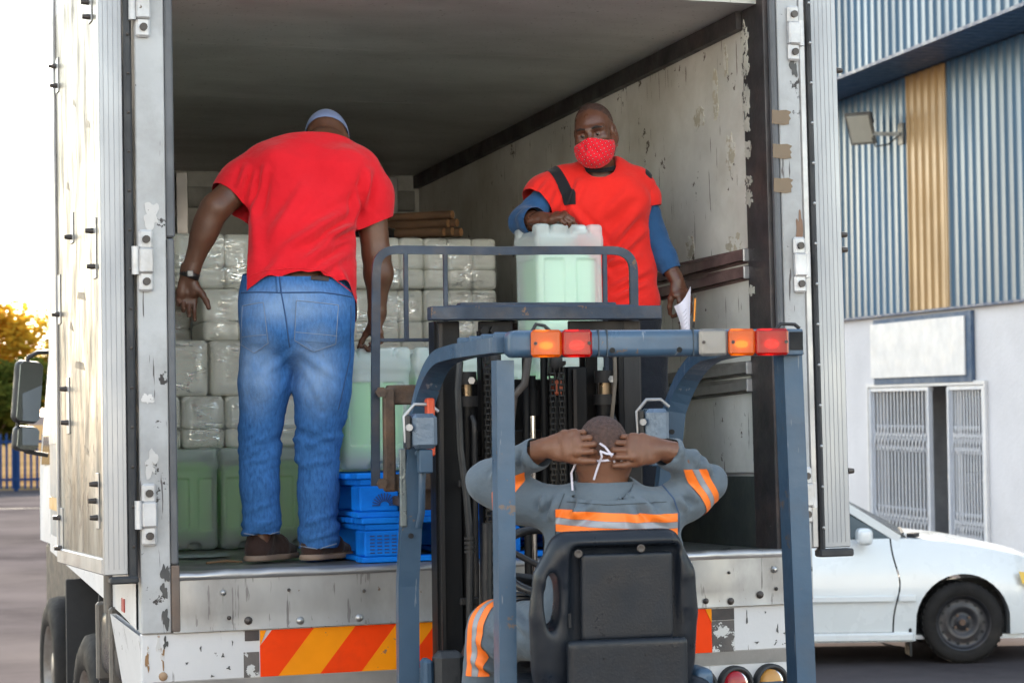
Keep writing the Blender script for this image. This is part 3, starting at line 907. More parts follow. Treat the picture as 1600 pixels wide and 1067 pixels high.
# left wall: inner sheet, outer skin (the old box tapers towards the cab)
TAP = .065
def prismxy(pts, z0, z1): return MB().prism(pts, 2, z0, z1)
def uo(v): return -1.31 + TAP * v
prismxy([(uo(.02) + .098, .02), (uo(.02) + .110, .02), (uo(L_) + .110, L_), (uo(L_) + .098, L_)], 0, H_).build('left_inner_wall', ply, tk)
prismxy([(uo(.02), .02), (uo(.02) + .096, .02), (uo(5) + .096, 5.0), (uo(5), 5.0)], -.04, H_ + .14).build('left_side_wall', paint('side_grey_alu', (.33, .35, .37), .45, metal=.0, spec=.2, var=.12, scale=2, dirt=(.2, .2, .2), dirt_amt=.4), tk)
SIDE = Matrix.Translation((-1.31, 0, 0)) @ Matrix.Rotation(-math.atan(TAP), 4, 'Z')      # x 0 = outer skin, y along the side
for i in range(4): MB().box(-.004, -.0005, .3 + i * 1.2, .33 + i * 1.2, .0, H_ + .1, M=SIDE).build('side_rivet_strip', alum, tk)
MB().box(-.008, -.0005, 1.2, 4.98, .13, .20, M=SIDE).build('side_stripe', paint('stripe_orange', (.55, .33, .1), .5), tk)
MB().box(-.006, -.0005, 2.2, 4.98, .50, .95, M=SIDE).build('side_panel_blue', paint('side_grey', (.3, .36, .42), .35), tk)
MB().box(uo(L_) + .0985, 1.33, L_ + .001, L_ + .1, -.1, H_ + .138).build('front_wall', paint('front_sheet', (.52, .53, .50), .6, var=.2, scale=2, dirt=(.22, .22, .2), dirt_amt=.4), tk)
MB().box(uo(L_) + .12, 1.165, L_ - .03, L_ - .003, 1.86, 1.98, .004).build('front_rail', paint('front_rail', (.3, .31, .29), .5, dirt=(.15, .15, .14)), tk)
for x in (-.25, 1.02): MB().box(x - .035, x + .035, L_ - .05, L_ - .032, .02, 2.06, .004).build('front_post', alum, tk)
MB().box(.62, .98, L_ - .028, L_ - .0035, 1.2, 1.8, .003).build('front_plate', dark_steel, tk)
# ceiling sheets
for i, (a, b_) in enumerate(((.02, 1.2), (1.205, 2.4), (2.405, 3.6), (3.605, L_ - .002))):
    za, zb = H_ + SL * a, H_ + SL * b_
    ua, ub = uo(a) + .10, uo(b_) + .10
    MB().add([(ua, a, za), (1.2, a, za), (1.2, b_, zb), (ub, b_, zb), (ua, a, za + .03), (1.2, a, za + .03), (1.2, b_, zb + .03), (ub, b_, zb + .03)],
             [(3, 2, 1, 0), (4, 5, 6, 7), (0, 1, 5, 4), (1, 2, 6, 5), (2, 3, 7, 6), (3, 0, 4, 7)]).build('ceiling_sheet', ceil_m, tk)
MB().prism([(-1.31, 0), (1.33, 0), (1.33, 5.0), (uo(5), 5.0)], 2, H_ + .145, H_ + .17).build('roof', white_m, tk)
MB().box(-1.32, 1.345, -.03, .10, H_ + .03, H_ + .2, .01).build('rear_header', post_m, tk)
# lashing rails on the right wall
for zc in (1.175, 1.105, .72, .65):
    mb = MB()
    for (za, zb, dx) in ((-.030, -.018, .0), (-.018, .018, .028), (.018, .030, .0)):
        mb.add([(1.199 - dx, .165, zc + za), (1.199 - dx, L_ - .06, zc + za + SL * 4.5), (1.199 - dx, L_ - .06, zc + zb + SL * 4.5), (1.199 - dx, .165, zc + zb)], [(3, 2, 1, 0)])
    mb.add([(1.199, .165, zc - .018), (1.199, L_ - .06, zc - .018 + SL * 4.5), (1.171, L_ - .06, zc - .018 + SL * 4.5), (1.171, .165, zc - .018)], [(0, 1, 2, 3), (3, 2, 1, 0)])
    mb.add([(1.199, .165, zc + .018), (1.199, L_ - .06, zc + .018 + SL * 4.5), (1.171, L_ - .06, zc + .018 + SL * 4.5), (1.171, .165, zc + .018)], [(0, 1, 2, 3), (3, 2, 1, 0)])
    for zz in (-.03, .018): mb.box(1.194, 1.199, .165, .9, zc + zz, zc + zz + .012)
    r_ = mb.build('lashing_rail', maroon if zc > 1 else paint('rail_dark%d' % int(zc * 100), (.26, .245, .23), .45, metal=.4, dirt=(.12, .11, .10), dirt_amt=.4), tk)
    MB().box(1.168, 1.199, .150, .163, zc - .026, zc + .026, .003).build('end_cap', alum, r_)
MB().box(1.196, 1.199, .165, L_ - .2, .80, .815).build('wall_batten', alum, tk)
# peeling paper, tape and old stickers on the right wall
sticker = paint('old_sticker', (.46, .42, .33), .8, chips=(.6, .59, .54), chip_amt=.50, chip_scale=20)
srnd = random.Random(3)
for (y, z, w_, h_) in ((.32, 1.62, .10, .16), (.62, 1.80, .12, .10), (.45, 1.87, .06, .22), (.30, 1.22, .16, .13), (.75, 1.26, .11, .10), (.9, .5, .12, .16), (.34, 2.0, .05, .16)):
    pts = []
    for k in range(22):
        a = 2 * math.pi * k / 22; q = .30 + .26 * srnd.random(); pts.append((y + math.cos(a) * w_ * q, z + math.sin(a) * h_ * q))
    MB().prism(pts, 0, 1.1975, 1.1995).build('sticker_remnant', sticker, tk)
flake = paint('paint_flake', (.50, .49, .43), .7, var=.2, chips=(.09, .08, .075), chip_amt=.56, chip_scale=30)
for (z, h_) in ((2.05, .10), (1.93, .07), (1.80, .10), (1.70, .05), (1.60, .06), (1.47, .035), (1.40, .05), (1.03, .03)):
    pts = []
    for k in range(26):
        a = 2 * math.pi * k / 26; q = .42 + .42 * srnd.random(); pts.append((.128 + math.cos(a) * .05 * q, z + math.sin(a) * h_ * q))
    MB().prism(pts, 0, 1.1865, 1.1885).build('paint_flake', flake, tk)
# rear frame: dark reveal, grey seals, posts
MB().box(1.19, 1.24, -.04, .158, -.02, 2.2, .003).build('right_reveal', dark_steel, tk)
MB().box(1.205, 1.232, -.075, -.042, -.2, 2.2, .008).build('seal', rubber_g, tk)
MB().box(1.234, 1.325, -.075, .0, -.2, 2.2, .004).build('right_post', post_m, tk)
MB().box(-1.31, -1.205, -.075, .0, -.21, 2.2, .004).build('left_post', post_m, tk)
MB().box(-1.203, -1.178, -.085, -.02, .03, 1.19, .006).box(-1.203, -1.174, -.08, -.02, 1.195, 2.2, .006).build('seal', rubber_g, tk)
MB().box(-1.204, -1.176, -.091, -.01, -.205, .028, .003).build('left_post_foot', paint('rusty_foot', (.12, .10, .09), .7, dirt=(.2, .13, .09)), tk)
tape = glassy('brown_tape', (.36, .25, .16), .25, .55, transl=.2)
for z in (1.70, 1.565, 1.43):
    pts = [(1.198, z - .026), (1.25, z - .031), (1.268 + srnd.random() * .02, z - .027), (1.274, z - .012), (1.281, z - .004), (1.272, z + .009), (1.284, z + .022), (1.262, z + .03), (1.23, z + .027), (1.2, z + .029)]
    # 2D order for axis 1 (y): (z, x)
    MB().prism([(b_, a) for a, b_ in pts], 1, -.079, -.0765).build('tape_strip', tape, tk)
# paint scars on the posts
scar = paint('scar_dark', (.07, .07, .07), .6)
wht = paint('scar_white', (.55, .54, .53), .6, chips=(.2, .19, .18), chip_amt=.6, chip_scale=30)
def blotch(u, w_, ru, rw, mat, name, y=-.0765, t=.0012, seed=1):
    r0 = random.Random(seed); pts = []
    for k in range(30):
        a = 2 * math.pi * k / 30; q = .62 + .22 * math.sin(2 * a + seed) + .14 * math.sin(5 * a + seed * 2) + .16 * r0.random()
        pts.append((w_ + math.sin(a) * rw * q, u + math.cos(a) * ru * q))
    MB().prism(pts, 1, y - t, y).build(name, mat, tk)
blotch(-1.225, .0, .018, .05, scar, 'paint_scar', seed=2); blotch(-1.23, -.06, .016, .035, scar, 'paint_scar', seed=3); blotch(-1.225, -.16, .02, .04, scar, 'paint_scar', seed=4)
blotch(-1.26, 1.27, .045, .055, wht, 'sticker_remnant', seed=5); blotch(-1.27, .39, .03, .06, wht, 'sticker_remnant', seed=6); blotch(-1.28, .62, .025, .03, wht, 'sticker_remnant', seed=8)
blotch(1.305, 1.25, .018, .12, paint('rust', (.2, .12, .08), .8), 'rust_patch', seed=7); blotch(1.30, 1.9, .02, .05, scar, 'paint_scar', seed=9)
# sill: top lip with dents, big face plate, bolts
n = 150; vs = []; fs = []
for i in range(n + 1):
    u = -1.2 + 2.43 * i / n
    dz = vnoise(np.array([[u * 5, .3, 1.1]]), 3)[0] * .007 + vnoise(np.array([[u * 19, 2.3, 1.1]]), 4)[0] * .004 - .012 * math.exp(-((u + .28) / .03) ** 2) - .008 * math.exp(-((u + .12) / .02) ** 2)
    prof = [(.02, .001), (-.06, .003 + dz * .7), (-.079, -.001 + dz * .7), (-.0855, -.010 + dz * .5), (-.0845, -.020), (-.0795, -.027)]
    vs += [(u, a, b_) for a, b_ in prof]
for i in range(n):
    for k in range(5): a = i * 6 + k; fs.append((a, a + 1, a + 7, a + 6))
MB().add(vs, fs, True).build('sill_lip', alum, tk)
n = 48; vs = []; fs = []
for i in range(n + 1):
    u = -1.2 + 2.43 * i / n
    for k in range(7):
        w_ = -.024 - .186 * k / 6
        vs.append((u, -.078 - .004 * vnoise(np.array([[u * 3.1, w_ * 9, 0]]), 5)[0] - (.006 if k == 6 else 0), w_))
for i in range(n):
    for k in range(6): a = i * 7 + k; fs.append((a, a + 1, a + 8, a + 7))
MB().add(vs, fs, True).build('sill_plate', sill_m, tk)
MB().box(-1.3, 1.3, -.07, .0, -.21, -.01).build('rear_crossmember', dark_steel, tk)
def bolt(u, w_, r, m, y=-.082):
    MB().lathe([(r * 1.25, .001), (r * 1.25, -.002), (r * .9, -.004), (r * .75, -.008), (r * .3, -.010), (.0005, -.010)], (u, y, w_), (0, 1, 0), 10).build('bolt', m, tk)
for u, w_, r, m in ((-.93, -.178, .012, bolt_dk), (-.74, -.187, .012, bolt_m), (-.52, -.187, .012, bolt_m), (-.31, -.183, .012, bolt_m), (-.14, -.18, .009, bolt_m), (-1.02, -.075, .009, bolt_m), (-.50, -.09, .005, bolt_dk), (-.78, -.075, .005, bolt_dk), (-1.0, -.165, .006, bolt_dk),
                    (.86, -.185, .009, bolt_dk), (.965, -.19, .011, bolt_dk), (1.09, -.17, .012, bolt_dk), (1.155, -.075, .011, bolt_m), (1.16, -.15, .006, bolt_dk), (.96, -.08, .005, bolt_dk)):
    bolt(u, w_, r, m)
# bumper: white panels, slanted step, lower lamp panel
MB().box(-1.31, 1.262, -.062, -.02, -.385, -.212, .004).build('bumper_panel', white_m, tk)
MB().prism([(-.06, -.385), (-.02, -.385), (.02, -.44), (-.018, -.44)], 0, -1.29, 1.25).build('bumper_step', paint('step_grey', (.42, .42, .42), .5), tk)
MB().box(-1.28, 1.24, -.018, .02, -.75, -.44, .004).build('lamp_panel', white_m, tk)
MB().box(-1.25, 1.2, .25, .35, -.55, -.1).build('rear_chassis_beam', black, tk)
# slanted left corner plate
MB().add([(-1.318, -.058, -.215), (-1.318, .6, -.18), (-1.24, .02, -.75), (-1.24, .5, -.75), (-1.295, -.058, -.215), (-1.295, .6, -.18), (-1.22, .02, -.75), (-1.22, .5, -.75)],
         [(0, 1, 3, 2), (4, 6, 7, 5), (0, 2, 6, 4), (1, 5, 7, 3)]).build('corner_plate', white_m, tk)
# chevron board: orange and amber stripes, each a sheet of its own
red_o = paint('reflective_red', (.86, .055, .004), .5, spec=.12, var=.08, scale=4, chips=(.45, .42, .38), chip_amt=.67, chip_scale=17, bump=.02, dirt=(.55, .04, .01), dirt_amt=.35)
amb = paint('reflective_amber', (.88, .28, .006), .5, spec=.12, var=.08, scale=4, chips=(.28, .16, .1), chip_amt=.66, chip_scale=15, bump=.02)
def clip_poly(poly, xlo, xhi):
    def cl(p, f, inter):
        out = []
        for i in range(len(p)):
            a, b_ = p[i], p[(i + 1) % len(p)]
            if f(a): out.append(a)
            if f(a) != f(b_): out.append(inter(a, b_))
        return out
    def ix(v): return lambda a, b_: (v, a[1] + (b_[1] - a[1]) * (v - a[0]) / (b_[0] - a[0]))
    p = cl(poly, lambda q: q[0] >= xlo, ix(xlo)); 
    if p: p = cl(p, lambda q: q[0] <= xhi, ix(xhi))
    return p
def chevrons(xlo, xhi, x0, step, slant, n_, zt, zb):
    for i in range(n_):
        a = x0 + i * step
        poly = [(a + slant, zt), (a + slant + step, zt), (a + step, zb), (a, zb)]
        p = clip_poly(poly, xlo, xhi)
        if len(p) >= 3:
            MB().prism([(w_, u) for u, w_ in p], 1, -.0655, -.0625).build('stripe', red_o if i % 2 == 0 else amb, tk)
chevrons(-.885, -.05, -.975, .155, .135, 8, -.216, -.382)
MB().prism([(-.216, .45), (-.216, .888), (-.384, .888), (-.384, .45)], 1, -.0655, -.0625).build('stripe', red_o, tk)
MB().prism([(-.216, .862), (-.216, .888), (-.27, .888)], 1, -.0685, -.0657).build('stripe', amb, tk)
MB().prism([(-.216, -.885), (-.216, -.862), (-.27, -.885)], 1, -.0685, -.0657).build('stripe', amb, tk)
# bare panels beside the boards
bare = paint('bare_grey', (.07, .065, .065), .6, chips=(.55, .55, .54), chip_amt=.52, chip_scale=16, dirt=(.15, .13, .12))
MB().box(-.94, -.888, -.0655, -.0625, -.252, -.215).build('bare_patch', dark_steel, tk)
MB().box(-.945, -.889, -.0645, -.0625, -.382, -.292).build('bare_patch', bare, tk)
MB().box(.89, .985, -.0655, -.0625, -.262, -.218).build('bare_patch', dark_steel, tk)
MB().box(.89, .985, -.0645, -.0625, -.384, -.264).build('bare_patch', bare, tk)
# rust and knocks on the bumper
rst = paint('rust_bleed', (.30, .17, .08), .8, var=.3, chips=(.55, .54, .53), chip_amt=.5, chip_scale=22)
def bmark(u, w_, ru, rw, mat, seed):
    r0 = random.Random(seed); pts = []
    for k in range(20):
        a = 2 * math.pi * k / 20; q = .5 + .3 * math.sin(3 * a + seed) + .3 * r0.random(); pts.append((w_ + math.sin(a) * rw * q, u + math.cos(a) * ru * q))
    MB().prism(pts, 1, -.0645, -.0623).build('paint_scar', mat, tk)
for i, (u, w_, ru, rw) in enumerate(((-1.225, -.245, .012, .03), (-1.02, -.30, .006, .010), (-1.00, -.345, .010, .008), (-1.10, -.27, .004, .012), (-1.15, -.32, .006, .006), (-.985, -.255, .003, .012), (-1.06, -.37, .008, .005),
                                      (1.04, -.26, .004, .035), (1.17, -.31, .005, .022), (1.20, -.325, .006, .006), (1.08, -.355, .012, .005), (1.12, -.24, .004, .005))):
    bmark(u, w_, ru, rw, scar, 40 + i)
for i, (u, w_, ru, rw) in enumerate(((-1.25, -.25, .012, .045), (-1.29, -.30, .010, .06), (-1.235, -.30, .008, .05))): bmark(u, w_, ru, rw, rst, 60 + i)
for u, w_ in ((-1.235, -.362), (-1.205, -.41)):
    MB().lathe([(.016, .0), (.016, -.004), (.010, -.009), (.0005, -.010)], (u, -.062 if w_ > -.385 else -.045, w_), (0, 1, 0), 10).build('rusty_bolt', paint('rusty_bolt%d' % int(w_ * -100), (.45, .32, .2), .6, dirt=(.2, .1, .05), dirt_amt=.5), tk)
# tail lamps
for u, col, nm in ((.845, (.62, .62, .58), 'clear round tail lamp'), (.998, (.45, .015, .03), 'red round tail lamp'), (1.15, (.62, .30, .06), 'amber round tail lamp')):
    t = MB().lathe([(.072, .0), (.072, -.03), (.06, -.04), (.056, -.03), (.056, .0)], (u, -.018, -.515), (0, 1, 0), 28).build('tail_lamp', rubber, tk)
    t['label'] = nm
    MB().lathe([(.056, -.026), (.05, -.034), (.03, -.040), (.001, -.042)], (u, -.018, -.515), (0, 1, 0), 24).build('lens', glassy('lens_' + nm[:3], col, .06, .1, transl=.2), t)
MB().box(1.09, 1.19, -.07, -.02, -.53, -.51, .01).build('bracket', plain('blue_bracket', (.03, .06, .1), .5), tk)

# doors folded back along the sides
door_in = paint('door_inside', (.27, .26, .24), .42, metal=.3, var=.4, scale=3, stretch=(2, 2, .7), dirt=(.09, .075, .06), dirt_amt=.50, dirt_scale=4, chips=(.06, .05, .045), chip_amt=.60, chip_scale=8, spec=.25, bump=.35, bump_scale=6, scr=(.07, .055, .045), scr_amt=.64)
edge_m = paint('door_edge_alu', (.36, .37, .39), .42, metal=.55, var=.06, scale=3, stretch=(1, 1, .3), dirt=(.4, .4, .4), dirt_amt=.3, bump=.02)
ld = bpy.data.objects.new('left_door', None); ld.name = 'rear_door'; COL.objects.link(ld); ld.parent = tk
ld.matrix_local = T3(-1.352, -.05, .0, math.radians(.7))
# local: +y along the door away from us, x 0 (hinge side) .. -.085
MB().box(-.075, -.003, .03, 1.13, .02, 2.3).build('core', white_m, ld)
MB().box(-.0765, -.0755, .03, 1.10, .06, 2.2).build('inner_sheet', door_in, ld)
pf = MB(); pf.box(-.085, .0, -.01, .028, .0, 2.3, .004)
pf.build('edge_profile', edge_m, ld)
gr = MB()
for k in range(4): gr.box(-.07 + k * .018, -.068 + k * .018, -.0112, -.0103, .02, 2.28)
gr.build('profile_groove', plain('groove', (.27, .275, .285), .5), ld)
MB().box(-.088, -.077, .03, 1.13, .0, .058, .004).build('bottom_rail', alum, ld)
MB().box(-.088, -.077, 1.10, 1.13, .058, 2.3, .003).build('end_rail', alum, ld)
MB().box(.002, .03, -.03, .02, -.02, 2.3, .008).build('seal', rubber, ld)
MB().box(-.07, .03, -.05, .015, -.03, -.005, .006).build('bottom_seal', rubber, ld)
for z in [.1 + .14 * k for k in range(15)]:
    MB().sphere((.016, -.032, z), .006, 8, 6).build('rivet', bolt_dk, ld)
def keeper(y, z, h_, nb):
    k_ = MB().box(-.081, -.0767, y - .035, y + .035, z - h_ / 2, z + h_ / 2, .002).build('keeper_plate', alum, ld)
    for q in range(nb):
        zz = z - h_ * .3 + q * h_ * .6 / max(1, nb - 1)
        MB().cyl((-.082, y + (.02 if q % 2 else -.01), zz), (-.11, y + (.02 if q % 2 else -.01), zz), .011, .008, 8).build('stud', bolt_dk, k_)
keeper(.16, .26, .2, 3); keeper(.16, 1.17, .22, 2); keeper(.85, .62, .22, 2); keeper(1.06, .12, .2, 2); keeper(1.06, 1.05, .2, 1); keeper(.7, 1.3, .12, 1); keeper(1.05, 1.95, .14, 2); keeper(.2, 2.05, .1, 2)
dirt_b = paint('door_rubbing', (.2, .16, .12), .6)
for (y, z, l_) in ((.3, 1.62, .12), (.8, 1.45, .09), (.42, .42, .14), (.85, .30, .10), (.62, 1.75, .07), (.5, 1.0, .2), (.55, .74, .24), (.75, .9, .1)):
    MB().prism([(y - l_ / 2, z), (y + l_ / 2, z + .02), (y + l_ / 2 - .02, z + .045), (y - l_ / 2 + .03, z + .03)], 0, -.0772, -.0767).build('scuff', dirt_b, ld)
MB().box(-.0785, -.0767, .035, .05, 1.3, 2.0).build('rust_streak', paint('ochre', (.5, .28, .08), .6), ld)
rd = bpy.data.objects.new('rear_door', None); COL.objects.link(rd); rd.parent = tk
rd.matrix_local = T3(1.385, -.05, -.0, math.radians(-3))
MB().box(.003, .105, .03, 1.13, .02, 2.3).build('core', white_m, rd)
MB().box(.0, .115, -.01, .028, .0, 2.3, .004).build('edge_profile', edge_m, rd)
gr = MB()
for k in range(5): gr.box(.02 + k * .018, .022 + k * .018, -.0112, -.0103, .02, 2.28)
gr.build('profile_groove', plain('groove2', (.28, .285, .295), .5), rd)
MB().box(-.022, -.002, -.035, .02, -.02, 2.3, .008).build('seal', rubber, rd)
MB().box(-.055, -.024, -.02, .03, .0, 2.3, .006).build('inner_strip', alum, rd)
MB().box(-.03, .115, -.04, .02, -.035, -.004, .006).build('bottom_seal', rubber, rd)
for z in [.08 + .16 * k for k in range(14)]: MB().sphere((-.012, -.037, z), .007, 8, 6).build('rivet', bolt_m, rd)
for z in (.3, 1.18, 1.24, 1.9): MB().cyl((.115, .0, z), (.14, .0, z), .013, .01, 8).build('stud', bolt_dk, rd)
MB().box(-.10, -.057, .0, .02, .05, .85).build('hatched_plate', paint('hatch', (.4, .36, .3), .4, metal=.6, chips=(.08, .07, .06), chip_amt=.56, chip_scale=60), rd)
# hinges on the posts
hng = paint('hinge', (.56, .56, .57), .45, metal=.25, dirt=(.2, .17, .14), dirt_amt=.38, chips=(.1, .07, .05), chip_amt=.68)
def hinge(u, zc, s, hh=.075):
    h_ = MB().box(u - .022, u + .03, -.105, -.076, zc - .045, zc + .045, .006).build('hinge', hng, tk)
    for dz in (.075, -.075):
        k_ = MB().box(u - .022, u + .03, -.094, -.0765, zc + dz - .035, zc + dz + .035, .008)
        k_.build('hinge_lug', hng, h_)
        MB().cyl((u + .004, -.106, zc + dz), (u + .004, -.094, zc + dz), .014, n=10).build('hinge_bolt', bolt_dk, h_)
    MB().cyl((u + s * .034, -.09, zc - .05), (u + s * .034, -.09, zc + .05), .014, n=10).build('hinge_pin', hng, h_)
for zc in (2.02, 1.11, .21): hinge(-1.285, zc, -1)
for zc in (2.035, 1.115, .21): hinge(1.295, zc, 1)
# side skirt, chassis and running gear
MB().add([(-.007, .0, -.012), (-.007, 4.95, -.012), (-.007, 4.95, -.11), (-.007, .62, -.18), (-.007, .0, -.20), (.01, .0, -.012), (.01, 4.95, -.012), (.01, 4.95, -.11), (.01, .62, -.18), (.01, .0, -.20)],
         [(0, 1, 2, 3, 4), (9, 8, 7, 6, 5), (4, 3, 8, 9), (3, 2, 7, 8)], M=SIDE).build('side_skirt', white_m, tk)
MB().box(-.012, -.0075, .42, .52, -.165, -.115, M=SIDE).build('side_reflector', paint('red_reflector', (.5, .06, .05), .3), tk)
MB().box(-.45, -.3, .3, 6.6, -.45, -.12).box(.3, .45, .3, 6.6, -.45, -.12).build('chassis_rail', black, tk)
MB().cyl((-1.27, .95, -.2), (-1.27, .95, -.02), .02, n=10).cyl((-1.27, .95, -.3), (-1.27, .95, -.2), .012, n=8).build('door_stay', paint('stay', (.2, .19, .18), .5, metal=.5), tk)
tank = SDF((-1.32, .6, -.62), (-.6, 1.5, -.12), .02)
tank.rbox((-1.02, 1.02, -.33), (.25, .33, .15), .07)
V, Q = tank.net(); link('air_tank', arr_mesh('air_tank', relax(V, Q, 2), Q), paint('tank_black', (.03, .03, .033), .35, dirt=(.09, .08, .07), dirt_amt=.35), tk)
tb = MB()
for y in (.85, 1.2): tb.box(-1.285, -.75, y - .02, y + .02, -.49, -.172, .01)
tb.build('tank_strap', paint('strap_metal', (.15, .14, .13), .5, metal=.5), tk)
MB().cyl((-1.24, .62, -.25), (-1.24, .62, -.20), .03, n=10).build('tank_cap', bolt_dk, tk)
def truck_wheel(u, v, dual=False):
    w_ = bpy.data.objects.new('wheel', None); COL.objects.link(w_); w_.parent = tk
    w_.matrix_local = T3(u, v, -.86, math.pi / 2 if u < 0 else -math.pi / 2)   # local -y outward... rotated so axle is along u
    w_.matrix_local = Matrix.Translation((u, v, -.86)) @ Matrix.Rotation(-math.pi / 2 if u < 0 else math.pi / 2, 4, 'Z')
    R_t = .44
    MB().lathe([(.26, -.10), (.30, -.125), (.38, -.125), (.43, -.10), (R_t, -.06), (R_t, .06), (.43, .10), (.38, .125), (.28, .11)], (0, 0, 0), (0, 1, 0), 36).build('tyre', tyre, w_)
    r = MB().lathe([(.265, -.115), (.25, -.10), (.24, -.03), (.20, .0), (.13, .01), (.12, -.05), (.1, -.09), (.0005, -.095)], (0, 0, 0), (0, 1, 0), 36).build('rim', paint('truck_rim', (.3, .29, .28), .5, metal=.4, dirt=(.12, .09, .07), dirt_amt=.5), w_)
    for k in range(8):
        a = 2 * math.pi * k / 8; MB().cyl((math.cos(a) * .165, -.03, math.sin(a) * .165), (math.cos(a) * .165, .01, math.sin(a) * .165), .018, n=6).build('wheel_nut', bolt_dk, r)
for u in (-1.0, -.72, .80, 1.08): truck_wheel(u, 2.75)
for u in (-.80, 1.0): truck_wheel(u, 5.7)
MB().box(-1.14, -.60, 2.1, 2.12, -1.0, -.2, .004).build('mud_flap', rubber, tk)
MB().box(-1.10, -.60, 3.5, 3.52, -.95, -.2, .004).build('mud_flap', rubber, tk)
MB().box(-1.25, -.9, .12, .32, -.75, -.30, .01).build('bracket_box', black, tk)
# cab
cabm = white_m
cb = MB()
cb.add([(-.87, 5.15, -.12), (1.12, 5.15, -.12), (1.12, 7.0, -.12), (-.80, 7.0, -.12), (-.87, 5.15, 1.25), (1.12, 5.15, 1.25), (1.05, 6.6, 1.25), (-.77, 6.6, 1.25), (-.80, 7.0, .35), (1.12, 7.0, .35)],
       [(0, 3, 8, 7, 4), (1, 5, 6, 9, 2), (4, 7, 6, 5), (3, 2, 9, 8), (8, 9, 6, 7), (0, 4, 5, 1), (0, 1, 2, 3)])
cb.build('cab', cabm, tk)
MB().box(-.78, 1.05, 5.25, 6.9, -.75, -.122, .03).build('cab_step', black, tk)
MB().quad((-.862, 5.55, .38), (-.81, 6.85, .38), (-.785, 6.5, 1.12), (-.862, 5.55, 1.12)).build('cab_window', glass, tk)
MB().add([(-.8, 6.96, .42), (1.0, 6.96, .42), (.95, 6.64, 1.18), (-.76, 6.64, 1.18)], [(0, 1, 2, 3)], M=Matrix.Translation((0, .012, 0))).build('windscreen', glass, tk)
# mirrors on a tube arm
ma = MB().tube([(-.86, 6.0, 1.085), (-.93, 6.0, 1.08), (-.985, 6.0, 1.05), (-1.0, 6.0, 1.0), (-1.0, 6.0, .9)], .014, 8).tube([(-.87, 6.0, .44), (-1.0, 6.0, .465), (-1.05, 6.0, .50), (-1.06, 6.0, .56), (-1.03, 6.0, .9)], .014, 8)
ma = ma.build('mirror_arm', black, tk)
mirror = bpy.data.materials.new('mirror'); nt, N, L, P = nodes(mirror)
P.inputs['Metallic'].default_value = 1; P.inputs['Roughness'].default_value = .04; P.inputs['Base Color'].default_value = (.22, .25, .27, 1)
for nm, c_, hw, hh in (('mirror', (-.992, 5.97, .835), .088, .195), ('wide_mirror', (-1.005, 5.97, .545), .082, .080)):
    s = SDF((-.16, -.1, -.28), (.16, .1, .28), .011)
    s.rbox((0, .02, 0), (hw, .045, hh), .04)
    V, Q = s.net(); M_ = T3(c_[0], c_[1], c_[2], .30, 0, .09)
    mo = link(nm, arr_mesh(nm, relax(V, Q, 1), Q), black, ma, M=M_)
    MB().prism([(z, x) for x, z in [(-hw + .03, -hh + .012), (hw - .03, -hh + .012), (hw - .012, -hh + .03), (hw - .012, hh - .03), (hw - .03, hh - .012), (-hw + .03, hh - .012), (-hw + .012, hh - .03), (-hw + .012, -hh + .03)]], 1, -.031, -.027).build('mirror_glass', mirror, mo)
# ================================================================== CARGO
def TRm(x, y, z, rz=0, rx=0, ry=0): return TR @ T3(x, y, z, rz, rx, ry)
# ---- jerrycans: translucent shell, liquid inside, cap and handle
def shell_mat():
    m = bpy.data.materials.new('can_plastic'); nt, N, L, P = nodes(m)
    out = [q for q in N if q.type == 'OUTPUT_MATERIAL'][0]
    P.inputs['Base Color'].default_value = (.80, .86, .86, 1); P.inputs['Roughness'].default_value = .38
    tc = N.new('ShaderNodeTexCoord'); nz = N.new('ShaderNodeTexNoise'); nz.inputs['Scale'].default_value = 9; L.new(tc.outputs['Object'], nz.inputs['Vector'])
    b = N.new('ShaderNodeBump'); b.inputs['Strength'].default_value = .12; b.inputs['Distance'].default_value = .01; L.new(nz.outputs[0], b.inputs['Height']); L.new(b.outputs[0], P.inputs['Normal'])
    tl = N.new('ShaderNodeBsdfTranslucent'); tl.inputs[0].default_value = (.82, .9, .9, 1)
    tr = N.new('ShaderNodeBsdfTransparent'); tr.inputs[0].default_value = (.95, .98, .97, 1)
    m1 = N.new('ShaderNodeMixShader'); m1.inputs[0].default_value = .18; L.new(P.outputs[0], m1.inputs[1]); L.new(tl.outputs[0], m1.inputs[2])
    m2 = N.new('ShaderNodeMixShader'); m2.inputs[0].default_value = .56; L.new(m1.outputs[0], m2.inputs[1]); L.new(tr.outputs[0], m2.inputs[2])
    L.new(m2.outputs[0], out.inputs[0]); return m
def liquid_mat(name, col):
    m = bpy.data.materials.new(name); nt, N, L, P = nodes(m)
    out = [q for q in N if q.type == 'OUTPUT_MATERIAL'][0]
    P.inputs['Base Color'].default_value = c4(col); P.inputs['Roughness'].default_value = .2
    tl = N.new('ShaderNodeBsdfTranslucent'); tl.inputs[0].default_value = c4(col)
    m1 = N.new('ShaderNodeMixShader'); m1.inputs[0].default_value = .22; L.new(P.outputs[0], m1.inputs[1]); L.new(tl.outputs[0], m1.inputs[2])
    L.new(m1.outputs[0], out.inputs[0]); return m
can_m = shell_mat(); liq_m = liquid_mat('liquid_green', (.45, .93, .33)); cap_m = plain('cap_white', (.78, .80, .80), .45)
